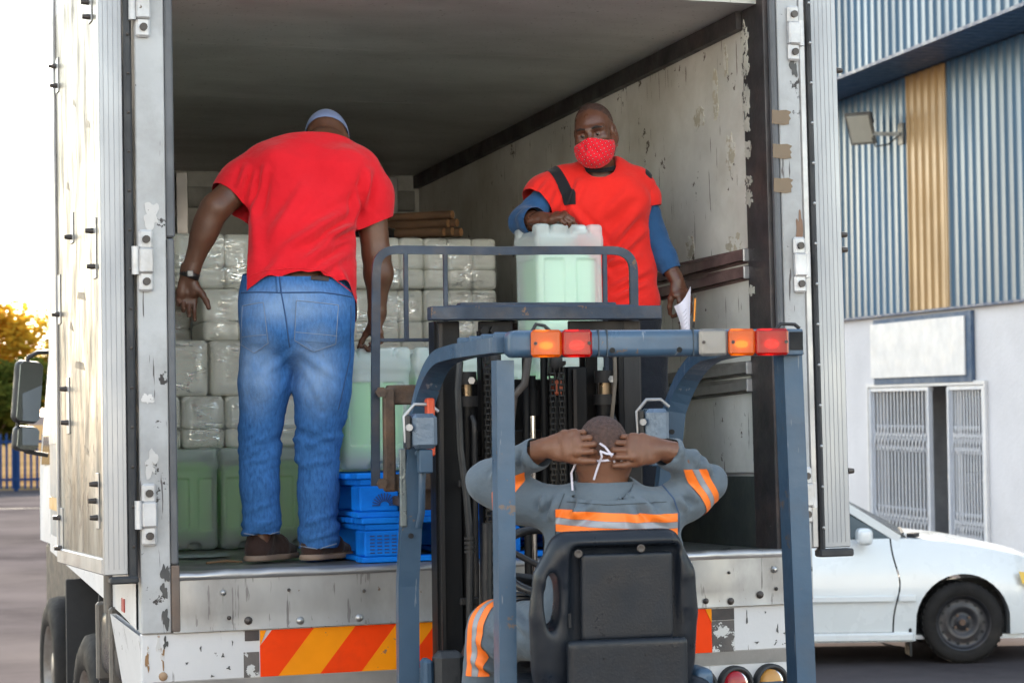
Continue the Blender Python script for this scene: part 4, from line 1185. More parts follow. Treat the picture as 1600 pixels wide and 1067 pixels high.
def can_mesh(w, d, h):
    s = SDF((-w / 2 - .03, -d / 2 - .03, -.02), (w / 2 + .03, d / 2 + .03, h + .05), .0062)
    s.rbox((0, 0, h * .46), (w / 2 - .006, d / 2 - .006, h * .46), .028)
    s.rbox((0, 0, h * .885), (w / 2, d / 2, h * .075), .024, .006)                     # proud shoulder band
    s.rbox((0, 0, h * .97), (w / 2 - .016, d / 2 - .016, h * .025), .02, .012)
    for sx in (-1, 1):
        for sy in (-1, 1):
            s.rbox((sx * (w / 2 - .035), sy * (d / 2 - .035), h * .965), (.03, .03, .034), .014, .006)   # corner stacking lugs
        s.rbox((sx * w * .13, -d / 2 + .03, h * .965), (.035, .026, .032), .012, .006)
        s.rbox((sx * w * .13, d / 2 - .03, h * .965), (.035, .026, .032), .012, .006)
    # recessed panels on the sides
    for sy in (-1, 1):
        for px in (-w * .235, w * .235):
            s.rbox((px, sy * d / 2, h * .47), (w * .15, .015, h * .27), .008, .003, op='s')
        s.rbox((0, sy * d / 2, 0), (w * .13, .05, .034), .02, .008, op='s')
        s.rbox((0, sy * d / 2, h * .80), (w * .6, .005, .008), .004, .004, op='s')
    for sx in (-1, 1):
        s.rbox((sx * w / 2, 0, h * .47), (.0085, d * .33, h * .27), .006, .004, op='s')
        s.rbox((sx * w / 2, 0, 0), (.05, d * .16, .034), .02, .008, op='s')
    # handle well and handle bar on top
    s.rbox((0, 0, h * .985), (w * .24, .055, .03), .015, .006, op='s')
    s.cone((-w * .25, 0, h * .985), (w * .25, 0, h * .985), .014, .014, .012)
    V, Q = s.net(); return relax(V, Q, 1, .4), Q
def liq_mesh(w, d, h, lvl):
    return MB().box(-w / 2 + .026, w / 2 - .026, -d / 2 + .026, d / 2 - .026, .045, h * lvl, .03).mesh('liquid')
CW, CD, CH = .292, .27, .464
cV, cQ = can_mesh(CW, CD, CH); can_me = arr_mesh('shell', cV, cQ)
c2V, c2Q = can_mesh(.225, .29, .425); can2_me = arr_mesh('shell', c2V, c2Q)
lq = {}
def jerrycan(label, M, lvl, group, small=False, col=None, mat=None):
    t = thing('jerrycan', label, 'jerrycan', M, group)
    w, d, h = (.225, .29, .425) if small else (CW, CD, CH)
    link('shell', can2_me if small else can_me, can_m, t)
    k = (lvl, small, mat)
    if k not in lq: lq[k] = liq_mesh(w, d, h, lvl)
    link('liquid', lq[k], mat or liq_m, t)
    MB().lathe([(.026, 0), (.027, .022), (.022, .028), (.0005, .028)], (w * .34, 0, h * .985), (0, 0, 1), 14).build('cap', cap_m, t)
    return t
pale = liquid_mat('liquid_pale', (.58, .90, .62))
PZ = .335
gA, gB = 'green liquid jerrycans stacked on the pallets', 'green liquid jerrycans standing along the truck bed'
jerrycan('jerrycan of green liquid gripped by the bending man, on the blue pallets', TRm(-.285, .59, PZ + .01, .0), .74, gA)
for i, (x, y) in enumerate(((.02, .59), (.33, .57), (.63, .58))):
    jerrycan(['green jerrycan on the pallets right of the gripped one, behind the lift mast', 'green jerrycan on the pallets behind the middle of the lift mast', 'green jerrycan at the right end of the pallets behind the lift mast'][i], TRm(x, y, PZ + .01, 0), (.8, .76, .84)[i], gA)
jerrycan('green jerrycan in the front row of the pallets under the raised one', TRm(.42, .29, PZ + .01, 0), .8, gA)
jerrycan('green jerrycan in the front row of the pallets behind the chain', TRm(.08, .27, PZ + .01, 0), .78, gA)
jerrycan('pale green jerrycan raised on top of the others under the masked man\'s hand', TRm(.428, .30, PZ + .01 + CH + .003, .02), .80, gA, mat=pale)
dull = liquid_mat('liquid_dull', (.52, .98, .30))
k = 0
lb = ['leftmost jerrycan of the row on the truck bed, next to the rear post', 'second jerrycan of the row on the truck bed, left of the jeans', 'jerrycan of the bed row right behind the left trouser leg', 'jerrycan of the bed row seen between the trouser legs', 'jerrycan of the bed row just right of the jeans']
for i in range(5):
    jerrycan(lb[i], TRm(-.785 + i * .231, 1.80 + .01 * (i % 2), .003, random.uniform(-.02, .02)), (.90, .86, .9, .87, .9)[i], gB, True, mat=dull)

# ---- wrapped bales of empty white containers
bot_m = paint('white_bottle', (.90, .88, .80), .5, var=.04, scale=5, bump=.05)
def film_mat():
    m = bpy.data.materials.new('shrink_film'); nt, N, L, P = nodes(m)
    out = [q for q in N if q.type == 'OUTPUT_MATERIAL'][0]; N.remove(P)
    tc = N.new('ShaderNodeTexCoord'); oi = N.new('ShaderNodeObjectInfo')
    add = N.new('ShaderNodeVectorMath'); add.operation = 'ADD'; L.new(tc.outputs['Object'], add.inputs[0])
    ml = N.new('ShaderNodeVectorMath'); ml.operation = 'SCALE'; ml.inputs[0].default_value = (7, 3, 5); L.new(oi.outputs['Random'], ml.inputs['Scale']); L.new(ml.outputs[0], add.inputs[1])
    hs = []
    for ang, sc, st in ((.7, 5.5, (1, 1, 5.5)), (-.6, 5, (1, 1, 5)), (.15, 9, (3.5, 1, 1))):
        mp = N.new('ShaderNodeMapping'); mp.inputs['Rotation'].default_value = (0, ang, 0); mp.inputs['Scale'].default_value = st; L.new(add.outputs[0], mp.inputs[0])
        nz = N.new('ShaderNodeTexNoise'); nz.inputs['Scale'].default_value = sc; nz.inputs['Detail'].default_value = 3; nz.inputs['Roughness'].default_value = .6; L.new(mp.outputs[0], nz.inputs['Vector'])
        # ridges
        a = N.new('ShaderNodeMath'); a.operation = 'SUBTRACT'; a.inputs[1].default_value = .5; L.new(nz.outputs[0], a.inputs[0])
        b = N.new('ShaderNodeMath'); b.operation = 'ABSOLUTE'; L.new(a.outputs[0], b.inputs[0]); hs.append(b.outputs[0])
    s1 = N.new('ShaderNodeMath'); L.new(hs[0], s1.inputs[0]); L.new(hs[1], s1.inputs[1])
    bp = N.new('ShaderNodeBump'); bp.inputs['Strength'].default_value = 1; bp.inputs['Distance'].default_value = .010; L.new(s1.outputs[0], bp.inputs['Height'])
    g = N.new('ShaderNodeBsdfGlossy'); g.inputs['Roughness'].default_value = .11; L.new(bp.outputs[0], g.inputs['Normal']); g.inputs[0].default_value = (1, .99, .96, 1)
    # taut streaks where the film doubles up: more reflective
    cr = None
    for h_, wd_ in ((hs[0], .020), (hs[1], .016), (hs[2], .010)):
        r = N.new('ShaderNodeMapRange'); r.inputs['From Min'].default_value = wd_; r.inputs['From Max'].default_value = .0; L.new(h_, r.inputs['Value'])
        if cr is None: cr = r.outputs[0]
        else:
            x = N.new('ShaderNodeMath'); x.operation = 'MAXIMUM'; L.new(cr, x.inputs[0]); L.new(r.outputs[0], x.inputs[1]); cr = x.outputs[0]
    mk = N.new('ShaderNodeTexNoise'); mk.inputs['Scale'].default_value = 8; L.new(add.outputs[0], mk.inputs['Vector'])
    mr = N.new('ShaderNodeMapRange'); mr.inputs['From Min'].default_value = .44; mr.inputs['From Max'].default_value = .60; mr.inputs['To Max'].default_value = .82; L.new(mk.outputs[0], mr.inputs['Value'])
    mm = N.new('ShaderNodeMath'); mm.operation = 'MULTIPLY_ADD'; mm.inputs[2].default_value = .06; L.new(cr, mm.inputs[0]); L.new(mr.outputs[0], mm.inputs[1])
    tr = N.new('ShaderNodeBsdfTransparent'); tr.inputs[0].default_value = (.99, .99, .98, 1)
    dw = N.new('ShaderNodeBsdfDiffuse'); dw.inputs[0].default_value = (.96, .96, .94, 1)
    m0 = N.new('ShaderNodeMixShader'); m0.inputs[0].default_value = .12; L.new(tr.outputs[0], m0.inputs[1]); L.new(dw.outputs[0], m0.inputs[2])
    ms = N.new('ShaderNodeMixShader'); L.new(mm.outputs[0], ms.inputs[0]); L.new(m0.outputs[0], ms.inputs[1]); L.new(g.outputs[0], ms.inputs[2])
    L.new(ms.outputs[0], out.inputs[0]); return m
film_m = film_mat()
def bottle_mesh(w, d, h):
    s = SDF((-w / 2 - .02, -d / 2 - .02, -.02), (w / 2 + .02, d / 2 + .02, h + .02), .011)
    s.rbox((0, 0, h / 2), (w / 2, d / 2, h / 2), .013)
    s.rbox((0, -d / 2, h * .45), (w * .3, .006, h * .25), .004, .006, op='s')
    V, Q = s.net(); me = arr_mesh('container', relax(V, Q, 1), Q); return me
def film_mesh(w, d, h, seed, rnd_=.05):
    s = SDF((-w / 2 - .03, -d / 2 - .03, -.03), (w / 2 + .03, d / 2 + .03, h + .03), .011)
    s.rbox((0, 0, h / 2), (w / 2 + .006, d / 2 + .006, h / 2 + .004), rnd_)
    V, Q = s.net(); V = relax(V, Q, 1); Nn = vnormals(V, Q)
    a = np.abs(vnoise(V * np.array([9, 9, 22]) @ np.array([[.8, 0, .6], [0, 1, 0], [-.6, 0, .8]]), seed)); b = vnoise(V * 14, seed + 1)
    V = V + Nn * (.005 - .004 * a + .002 * b)[:, None]
    # gathered ears of film at the vertical edges
    return arr_mesh('film', V, Q)
kinds = {}
def bale_kind(w, d, h, nx, nz):
    k = (w, d, h, nx, nz)
    if k not in kinds:
        kinds[k] = ({(j): bottle_mesh(w / nx - .001, d - .01, h * f - .001) for j, f in enumerate((.62, .38) if nz == 2 else (1,))}, [film_mesh(w, d, h, 11 + 7 * q + int(w * 100), .045) for q in range(3)])
    return kinds[k]
gW = 'film wrapped bales of white containers in the truck'
bi = [0]
def bale(label, x, y, z, w=.37, d=.34, h=.245, nx=3, nz=2, rz=None):
    """x left edge, y front face, z bottom"""
    bm_, fm_ = bale_kind(w, d, h, nx, nz); bi[0] += 1
    t = thing('wrapped_bale', label, 'bale', TRm(x + w / 2, y + d / 2, z, random.uniform(-.03, .03) if rz is None else rz), gW)
    z0 = 0
    for j in ((1, 0) if nz == 2 else (0,)):
        for i in range(nx): link('container', bm_[j], bot_m, t, (-w / 2 + w / nx * (i + .5), 0, z0 + .002))
        z0 += h * .38
    link('film', fm_[bi[0] % 3], film_m, t)
    return t
# rows A (top) .. at the right, front faces at y = 2.3
R_A, R_B, R_C, R_D, R_E = 1.20, .95, .70, .45, .20
rn = {R_A: 'topmost', R_B: 'second from top', R_C: 'third from top', R_D: 'fourth from top', R_E: 'lowest'}
cols = [(.485, 'beside the wall behind the raised jerrycan'), (.11, 'behind the bending man\'s right arm'), (-.265, 'behind the red shirt')]
for cx_, cl_ in cols:
    for rz_ in (R_A, R_B, R_C, R_D, R_E):
        if rz_ < R_C and cx_ < 0: continue
        bale('%s wrapped bale in the column %s' % (rn[rz_], cl_), cx_, 2.3 + random.uniform(-.02, .03), rz_, h=.248)
for x in (.11, .485, -.265):
    MB().box(x, x + .37, 2.3, 2.6, .003, .197, .01).build('cardboard_box', paint('cardboard%d' % int(x * 100), (.3, .22, .13), .8))
    o = bpy.data.objects[-1] if False else COL.objects[-1]; o.matrix_world = TR; tag(o, ['brown cardboard box under the bale column behind the man\'s right arm', 'brown cardboard box under the bale column beside the wall', 'brown cardboard box under the bale column behind the jeans'][[.11, .485, -.265].index(x)], 'box')
# left group, nearer
bale('topmost wrapped bale above the watch hand', -.755, 2.25, 1.195, h=.255)
bale('topmost wrapped bale at the extreme left, half behind the rear post', -1.02, 2.3, 1.20, w=.255, h=.25)
bale('wrapped bale of the second row touching the hanging hand\'s thumb', -.615, 2.25, .945, w=.345, h=.248, nx=2)
bale('wrapped bale of the second row at the extreme left behind the rear post', -1.02, 2.25, .945, w=.262, h=.248)
bale('wrapped bale set back in the gap behind the hanging hand', -.9, 2.62, .93, w=.3, h=.25, nx=2)
bale('plump wrapped bale of the third row, left of the gap', -.90, 1.92, .682, w=.235, h=.252, nx=1, nz=1)
bale('plump wrapped bale of the third row, right of the gap and left of the jeans', -.648, 1.93, .682, w=.30, h=.25, nx=1, nz=1)
bale('wrapped bale of the third row behind the jeans', -.335, 1.95, .682, w=.3, h=.25, nx=1, nz=1)
for i, lbl in enumerate(('lowest row bale cut off by the rear post, on the jerrycans', 'lowest row wrapped bale, whole, on the jerrycans left of the jeans', 'lowest row wrapped bale partly behind the left trouser leg', 'lowest row wrapped bale seen between the trouser legs', 'lowest row wrapped bale right of the jeans')):
    bale(lbl, -.985 + i * .199, 1.90, .444, w=.19, h=.236, nx=1 if i % 2 else 2, nz=2)
# ---- bundle of wooden poles and a black bag on top of the bales
wood = paint('pole_wood', (.16, .085, .045), .8, var=.25, scale=6, stretch=(1, .3, 1), bump=.3)
wood_e = paint('pole_end', (.38, .19, .08), .8, var=.2)
for i, (dx, dz) in enumerate(((0, .0), (.035, .003), (.07, .0), (.018, .034), (.055, .036), (.036, .068))):
    p0 = Vector((.585 + dx * 1.25, 2.31, 1.480 + dz * 1.25)); p1 = Vector((.02 + dx * 1.5 + random.uniform(-.04, .04), 2.86, 1.480 + dz * 1.2 + random.uniform(0, .02)))
    mid = (p0 + p1) / 2 + Vector((0, 0, random.uniform(-.003, .012)))
    t = thing('wooden_pole', ['pole at the lower left of the bundle lying on the bales', 'pole in the lower middle of the bundle on the bales', 'pole at the lower right of the bundle on the bales', 'pole in the second layer of the bundle, left', 'pole in the second layer of the bundle, right', 'topmost pole of the bundle lying on the bales'][i], 'pole', TR, 'rough wooden poles bundled on the bales')
    MB().tube([p0, mid, p1], [.0225, .021, .019], 10).build('shaft', wood, t)
    d_ = (p0 - mid).normalized(); MB().cyl(p0 - d_ * .001, p0 + d_ * .002, .020, n=10).build('cut_end', wood_e, t)
s = SDF((-.1, 2.2, 1.44), (.55, 2.8, 1.66), .014)
s.ell((.12, 2.42, 1.5), (.16, .13, .06), .03).ell((.30, 2.45, 1.49), (.14, .12, .045), .04).ell((.0, 2.45, 1.49), (.1, .1, .04), .03)
V, Q = s.net(); Nn = vnormals(V, Q); V = V + Nn * (.018 * (np.abs(vnoise(V * 16, 3)) - .3) + .008 * vnoise(V * 35, 4))[:, None]
o = link('plastic_bag', arr_mesh('plastic_bag', V, Q), paint('black_bag', (.018, .018, .018), .3)); o.matrix_world = TR @ T3(0, .12, .0)
tag(o, 'crumpled black plastic bag lying on the bales beside the poles', 'bag')

# ---- blue pallets: every deck board, block and bottom board its own part
pb = paint('pallet_blue', (.004, .21, .95), .7, spec=.15, var=.3, scale=5, dirt=(.008, .10, .50), dirt_amt=.4, dirt_scale=6, chips=(.22, .13, .07), chip_amt=.71, chip_scale=16, bump=.25, bump_scale=30, stretch=(.4, 1, 1))
pst = plain('stencil_dark', (.01, .04, .17), .6)
def pallet(label, M, n_deck=7, stamp=0):
    t = thing('pallet', label, 'pallet', M, 'blue wooden pallets stacked on the truck bed')
    W_, D_ = 1.10, .98
    bt = [MB().box(-W_ / 2, W_ / 2, -.045, .045, 0, .02, .003).mesh('deck_board'), MB().box(-W_ / 2, W_ / 2, -.06, .06, 0, .022, .003).mesh('deck_board')]
    for i in range(n_deck):
        y = D_ * i / (n_deck - 1)
        link('deck_board', bt[i in (0, n_deck - 1)], pb, t, (random.uniform(-.006, .006), .06 + y * (D_ - .12) / D_, .144))
    for x in (-W_ / 2 + .085, 0, W_ / 2 - .085):
        MB().box(x - .07, x + .07, .006, D_ - .006, .120, .142, .003).build('stringer_board', pb, t)
        for y in (.07, D_ / 2, D_ - .07):
            k_ = MB().box(x - .075, x + .075, y - .068, y + .068, .022, .118, .006).build('block', pb, t)
            if y < .1:
                # stamp pressed in the block face
                st = MB(); yy = y - .069
                if stamp == 0:
                    for a in range(4):
                        for b_ in range(6): st.box(x - .055 + a * .028, x - .037 + a * .028, yy - .002, yy + .002, .034 + b_ * .0125, .0385 + b_ * .0125)
                else:
                    for a in range(13):
                        an = math.pi * a / 12; st.bar([(x + .02 + math.cos(an) * .018, yy, .045 + math.sin(an) * .014), (x + .02 + math.cos(an) * .048, yy, .045 + math.sin(an) * .046)], .004, .004, up=(0, 1, 0))
                st.build('stamp', pst, k_)
    for x in (-W_ / 2 + .085, 0, W_ / 2 - .085): MB().box(x - .065, x + .065, .01, D_ - .01, .001, .0195, .003).build('bottom_board', pb, t)
    for y in (.05, D_ - .05): MB().box(-W_ / 2, W_ / 2, y - .05, y + .05, .0, .0205, .003).build('bottom_board', pb, t)
    return t
pallet('lower blue wooden pallet, resting on the truck floor', TRm(.085, .06, .003, .0), stamp=0)
pallet('upper blue wooden pallet with fan stamp, carrying the jerrycans', TRm(.075, .075, .170, -.015), stamp=1)

# ---- litter on the bed
mb = MB(); n = 14; vs = []; fs = []
for i in range(n + 1):
    for k in range(5):
        x = -1.15 + .38 * i / n; y = .95 + .16 * k / 4 + .05 * math.sin(i * .5)
        vs.append((x, y, .006 + .012 * abs(math.sin(i * 1.3 + k)) * (k in (1, 2, 3))))
for i in range(n):
    for k in range(4): a = i * 5 + k; fs.append((a, a + 5, a + 6, a + 1))
o = mb.add(vs, fs, True).build('plastic_sheet', paint('sheet_grey', (.30, .36, .36), .4)); o.matrix_world = TR
tag(o, 'crumpled strip of grey plastic on the truck floor below the jerrycans', 'plastic sheet')
o = MB().tube([(-.98, .42, .008), (-.90, .44, .012), (-.84, .43, .007)], [.005, .006, .004], 6).build('twig', paint('twig', (.2, .12, .06), .8)); o.matrix_world = TR
tag(o, 'small brown twig on the truck floor near the sill', 'twig')
# ================================================================== FORKLIFT
fk = thing('forklift', 'slate blue forklift with overhead guard and black mast backed to the truck', 'forklift', FK)
fb = paint('forklift_blue', (.042, .088, .15), .42, metal=.15, var=.1, scale=4, dirt=(.05, .07, .10), dirt_amt=.34, dirt_scale=5, chips=(.13, .10, .085), chip_amt=.635, chip_scale=13, bump=.05, coat=.1, scr=(.16, .19, .23), scr_amt=.665)
mast_m = paint('mast_black', (.008, .0085, .010), .5, metal=.0, spec=.18, var=.3, scale=5, dirt=(.028, .023, .02), dirt_amt=.38, dirt_scale=6, stretch=(1, 1, .3), bump=.06)
steel_w = paint('mast_edge', (.035, .033, .033), .45, metal=.2, spec=.25, var=.3, scale=6, stretch=(1, 1, .2), dirt=(.09, .065, .05), dirt_amt=.35)
rusty = paint('carriage_rust', (.085, .062, .05), .7, metal=.3, var=.3, scale=8, dirt=(.17, .10, .06), dirt_amt=.45, dirt_scale=9, bump=.3, bump_scale=40)
frame_m = paint('backrest_blue', (.026, .04, .066), .5, metal=.3, var=.2, dirt=(.06, .05, .05), dirt_amt=.4, dirt_scale=9, chips=(.14, .08, .05), chip_amt=.64)
chrome = bpy.data.materials.new('chrome_rod'); nt, N, L, P = nodes(chrome); P.inputs['Metallic'].default_value = 1; P.inputs['Roughness'].default_value = .12; P.inputs['Base Color'].default_value = (.7, .7, .7, 1)
hose_m = paint('hose', (.011, .011, .013), .5, bump=.05)
def arc(p0, p1, p2, n=8):
    p0, p1, p2 = Vector(p0), Vector(p1), Vector(p2)
    return [p0 * (1 - t) ** 2 + p1 * 2 * t * (1 - t) + p2 * t * t for t in [i / n for i in range(n + 1)]]
# --- overhead guard
MB().bar([(-.478, .02, 2.03), (-.486, .02, .35)], .052, .07, up=(0, 1, 0)).build('guard_post', fb, fk)
MB().bar([(.415, .02, 2.06), (.46, .02, .35)], .06, .085, up=(0, 1, 0)).build('guard_post', fb, fk)
MB().bar([(-.478, .0, 2.075), (-.498, .45, 2.07)] + arc((-.505, .62, 2.062), (-.512, .86, 2.055), (-.545, .90, 1.87), 10) + [(-.572, .93, 1.6), (-.588, .95, 1.3), (-.592, .95, .4)], .045, .07, up=(1, 0, 0), smooth=False).build('guard_rail', fb, fk)
MB().bar([(.41, .0, 2.075), (.405, .45, 2.07)] + arc((.40, .62, 2.062), (.39, .86, 2.055), (.34, .90, 1.87), 10) + [(.315, .93, 1.6), (.32, .95, 1.3), (.33, .95, .4)], .045, .07, up=(1, 0, 0)).build('guard_rail', fb, fk)
for v in (.16, .33, .50, .66): MB().box(-.47, .39, v - .012, v + .012, 2.082, 2.118, .004).build('guard_slat', fb, fk)
# rear light bar
s = SDF((-.52, -.12, 1.98), (.42, .06, 2.16), .0065)
s.rbox((-.055, -.035, 2.076), (.425, .046, .0395), .02)
V, Q = s.net(); link('light_bar', arr_mesh('light_bar', relax(V, Q, 1), Q), fb, fk)
MB().box(.372, .44, -.05, .05, 2.036, 2.116, .004).build('bar_end', fb, fk)
MB().box(.395, .437, -.0525, -.0505, 2.052, 2.107).build('bar_hollow', plain('hollow', (.012, .013, .015), .8), fk)
MB().tube([(.36, -.03, 2.115), (.375, -.03, 2.132), (.42, -.03, 2.13), (.435, -.03, 2.118)], .006, 6).build('lamp_cable', hose_m, fk)
MB().tube([(-.40, -.02, 2.11), (-.385, -.02, 2.135), (-.36, -.02, 2.13), (-.34, -.02, 2.112)], .006, 6).build('lamp_cable', hose_m, fk)
for u in (-.171, .036): MB().cyl((u, -.0825, 2.055), (u, -.079, 2.055), .0085, n=10).build('bolt_hole', plain('hole', (.012, .012, .012), .9), fk)
for u in (-.212, -.186, .080): MB().box(u - .0015, u + .0015, -.083, -.03, 2.036, 2.116).build('seam', plain('seam', (.03, .045, .06), .6), fk)
lens_a = glassy('lens_amber', (.80, .15, .004), .08, .35, transl=.55); lens_r = glassy('lens_red', (.50, .006, .006), .08, .35, transl=.55); lens_c = glassy('lens_clear', (.42, .42, .42), .06, .6, transl=.4)
def lamp(u0, u1, lens, label, glow, gcol):
    hs = MB().box(u0, u1, -.098, -.0795, 2.036, 2.116, .008).build('lamp_lens', lens, fk); hs['label'] = label
    MB().box(u0 + .004, u1 - .004, -.082, -.0793, 2.042, 2.11).build('reflector', plain('reflector', (.7, .68, .62), .3), hs)
    MB().sphere(((u0 + u1) / 2, -.0875, 2.070), .011, 10, 8, (2.0, .4, 1.0)).build('bulb', emis('bulb_%s' % label[:3], gcol, glow), hs)
    return hs
lamp(-.419, -.327, lens_a, 'amber lens at the left of the light bar', .8, (1, .5, .1)); lamp(-.326, -.235, lens_r, 'red lens at the left of the light bar', 1.1, (1, .12, .06))
lamp(.094, .183, lens_c, 'clear lens', .0, (1, 1, 1)); lamp(.186, .270, lens_a, 'amber lens at the right of the light bar', .8, (1, .5, .1)); lamp(.271, .376, lens_r, 'red lens at the right of the light bar', 1.1, (1, .12, .06))
for u in (-.408, -.246, .106, .198, .365): MB().cyl((u, -.1005, 2.076), (u, -.0975, 2.076), .0055, n=8).build('lens_screw', plain('scr', (.04, .03, .03), .5), fk)
# --- mast
def ch(u, v, w0, w1, half=.032, d=.10, m=mast_m, nm='mast_channel', op=1):
    mb = MB(); mb.box(u - half, u + half, v, v + .014, w0, w1, .003); mb.box(u - half, u + half, v + d - .014, v + d, w0, w1, .003)
    mb.box(u - op * half - .007, u - op * half + .007, v + .0141, v + d - .0141, w0, w1); return mb.build(nm, m, fk)
ch(-.400, 1.12, .15, 2.19, .040, .12, op=1); ch(.258, 1.12, .15, 2.19, .032, .12, m=steel_w, op=-1)
MB().box(-.438, -.425, 1.10, 1.119, .15, 2.18).build('mast_edge', steel_w, fk)
MB().box(.206, .222, 1.105, 1.119, .15, 2.18).build('mast_edge', mast_m, fk)
ch(-.235, 1.20, .3, 2.16, .022, .09); ch(.145, 1.24, .3, 2.16, .02, .09, op=-1)
ch(.07, 1.16, .4, 2.03, .036, .08, m=mast_m)
MB().box(.05, .062, 1.140, 1.158, .4, 2.02).build('mast_edge', steel_w, fk)
for z in (.5, 1.1, 1.72): MB().box(-.36, .23, 1.245, 1.27, z, z + .09, .004).build('mast_crossmember', mast_m, fk)
MB().box(-.478, .345, 1.03, 1.10, 2.19, 2.238, .004).build('crosshead', frame_m, fk)
MB().box(-.40, .27, 1.10, 1.19, 2.195, 2.245, .004).box(-.34, .23, 1.20, 1.26, 2.20, 2.258, .004).build('crosshead_plate', frame_m, fk)
MB().box(-.30, -.18, 1.08, 1.10, 2.10, 2.188, .003).box(.02, .22, 1.08, 1.10, 2.12, 2.188, .003).build('crosshead_gusset', mast_m, fk)
for u in (-.285, -.25): MB().cyl((u, 1.06, 2.155), (u, 1.08, 2.155), .016, n=6, smooth=False).build('gusset_bolt', mast_m, fk)
def ram(u):
    t = MB().cyl((u, 1.17, .2), (u, 1.17, 1.90), .033, n=18).build('lift_ram', mast_m, fk)
    MB().cyl((u, 1.17, 1.895), (u, 1.17, 1.932), .042, n=18).build('gland', steel_w, t)
    MB().cyl((u, 1.17, 1.932), (u, 1.17, 1.972), .022, n=14).build('rod', paint('brass_rod', (.30, .22, .14), .35, metal=.8), t)
    MB().cyl((u, 1.17, 1.972), (u, 1.17, 2.016), .039, n=18).build('ram_cap', steel_w, t)
    MB().cyl((u + .012, 1.128, 1.985), (u + .012, 1.145, 1.985), .013, n=6, smooth=False).build('port_nut', bolt_m, t)
    MB().tube([(u + .012, 1.13, 1.86), (u + .016, 1.115, 1.84), (u + .018, 1.12, 1.80), (u + .018, 1.125, 1.2)], .011, 8).build('ram_pipe', hose_m, t)
ram(-.330); ram(.175)
# chains: real links, joined into one part per chain
chain_m = paint('chain', (.022, .021, .020), .42, metal=.3, var=.3, dirt=(.1, .08, .06), dirt_amt=.4)
def chain(u, v, w0, w1):
    mb = MB(); z = w0; i = 0
    while z < w1:
        o_ = .006 if i % 2 else .0095
        for sx in (-1, 1): mb.box(u + sx * o_ - .0016, u + sx * o_ + .0016, v - .009, v + .009, z, z + .026, .004)
        mb.cyl((u - .012, v, z + .004), (u + .012, v, z + .004), .0055, n=6); z += .0195; i += 1
    o = mb.build('lift_chain', chain_m, fk); o['kind'] = 'stuff'
for u in (-.272, -.215, -.04, -.008): chain(u, 1.09, .5, 2.06 if u < -.25 else (1.95 if u < -.1 else 2.01))
for u in (-.243, -.024):
    MB().lathe([(.05, -.02), (.058, -.02), (.058, .02), (.05, .02), (.012, .021), (.012, -.021), (.05, -.02)], (u, 1.14, 2.055), (1, 0, 0), 22).build('chain_wheel', steel_w, fk)
# centre cylinder with chrome rod, hoses
MB().cyl((-.095, 1.16, 1.0), (-.095, 1.16, 1.86), .012, n=12).build('centre_rod', chrome, fk)
MB().cyl((-.095, 1.16, 1.86), (-.095, 1.16, 1.95), .026, n=14).cyl((-.095, 1.16, 1.95), (-.095, 1.16, 2.0), .014, n=12).build('centre_cylinder', mast_m, fk)
for u in (-.128, -.062): MB().cyl((u, 1.12, .5), (u, 1.12, 2.10), .0125, n=12).build('tie_tube', mast_m, fk)
MB().box(-.012, .035, 1.18, 1.22, 1.93, 1.985, .006).build('adjuster', paint('orange_adjuster', (.55, .10, .03), .6, dirt=(.05, .04, .03)), fk)
MB().lathe([(.014, 0), (.022, .03), (.016, .045), (.028, .055), (.028, .066), (.0005, .068)], (.012, 1.20, 1.985), (0, 0, 1), 14).build('anchor_bolt', steel_w, fk)
MB().box(-.03, .04, 1.17, 1.23, 1.55, 1.925, .006).build('centre_block', mast_m, fk)
MB().tube([(-.372, 1.07, 2.05), (-.382, 1.06, 1.95), (-.378, 1.05, 1.75), (-.365, 1.03, 1.6), (-.355, 1.02, 1.45), (-.362, 1.02, 1.1), (-.36, 1.02, .6)], .0125, 9).build('hose', hose_m, fk)
for z in (1.40, 1.415, 1.43, 1.445): MB().cyl((-.357, 1.02, z), (-.357, 1.02, z + .008), .019, n=12).build('hose_ferrule', hose_m, fk)
MB().tube([(-.13, 1.05, 2.1), (-.14, 1.05, 2.03), (-.15, 1.05, 1.97), (-.185, 1.06, 1.93), (-.20, 1.07, 1.8)], .014, 9).build('hose', paint('hose_brown', (.06, .05, .045), .6), fk)
MB().tube([(.19, 1.10, 2.12), (.188, 1.09, 1.98), (.172, 1.08, 1.86), (.16, 1.09, 1.70), (.158, 1.09, 1.3)], .007, 7).build('hose', paint('hose_tan', (.15, .12, .09), .6), fk)
MB().tube([(-.30, 1.0, 1.50), (-.305, 1.0, 1.3), (-.30, 1.0, .9)], .018, 9).build('hose', hose_m, fk)
for z in (1.62, 1.22): MB().box(-.385, -.32, 1.045, 1.07, z, z + .025, .004).build('hose_clamp', steel_w, fk)
# tilt arms behind the post
MB().box(-.47, -.41, 1.00, 1.05, .2, 1.05, .005).build('tilt_bracket', mast_m, fk)
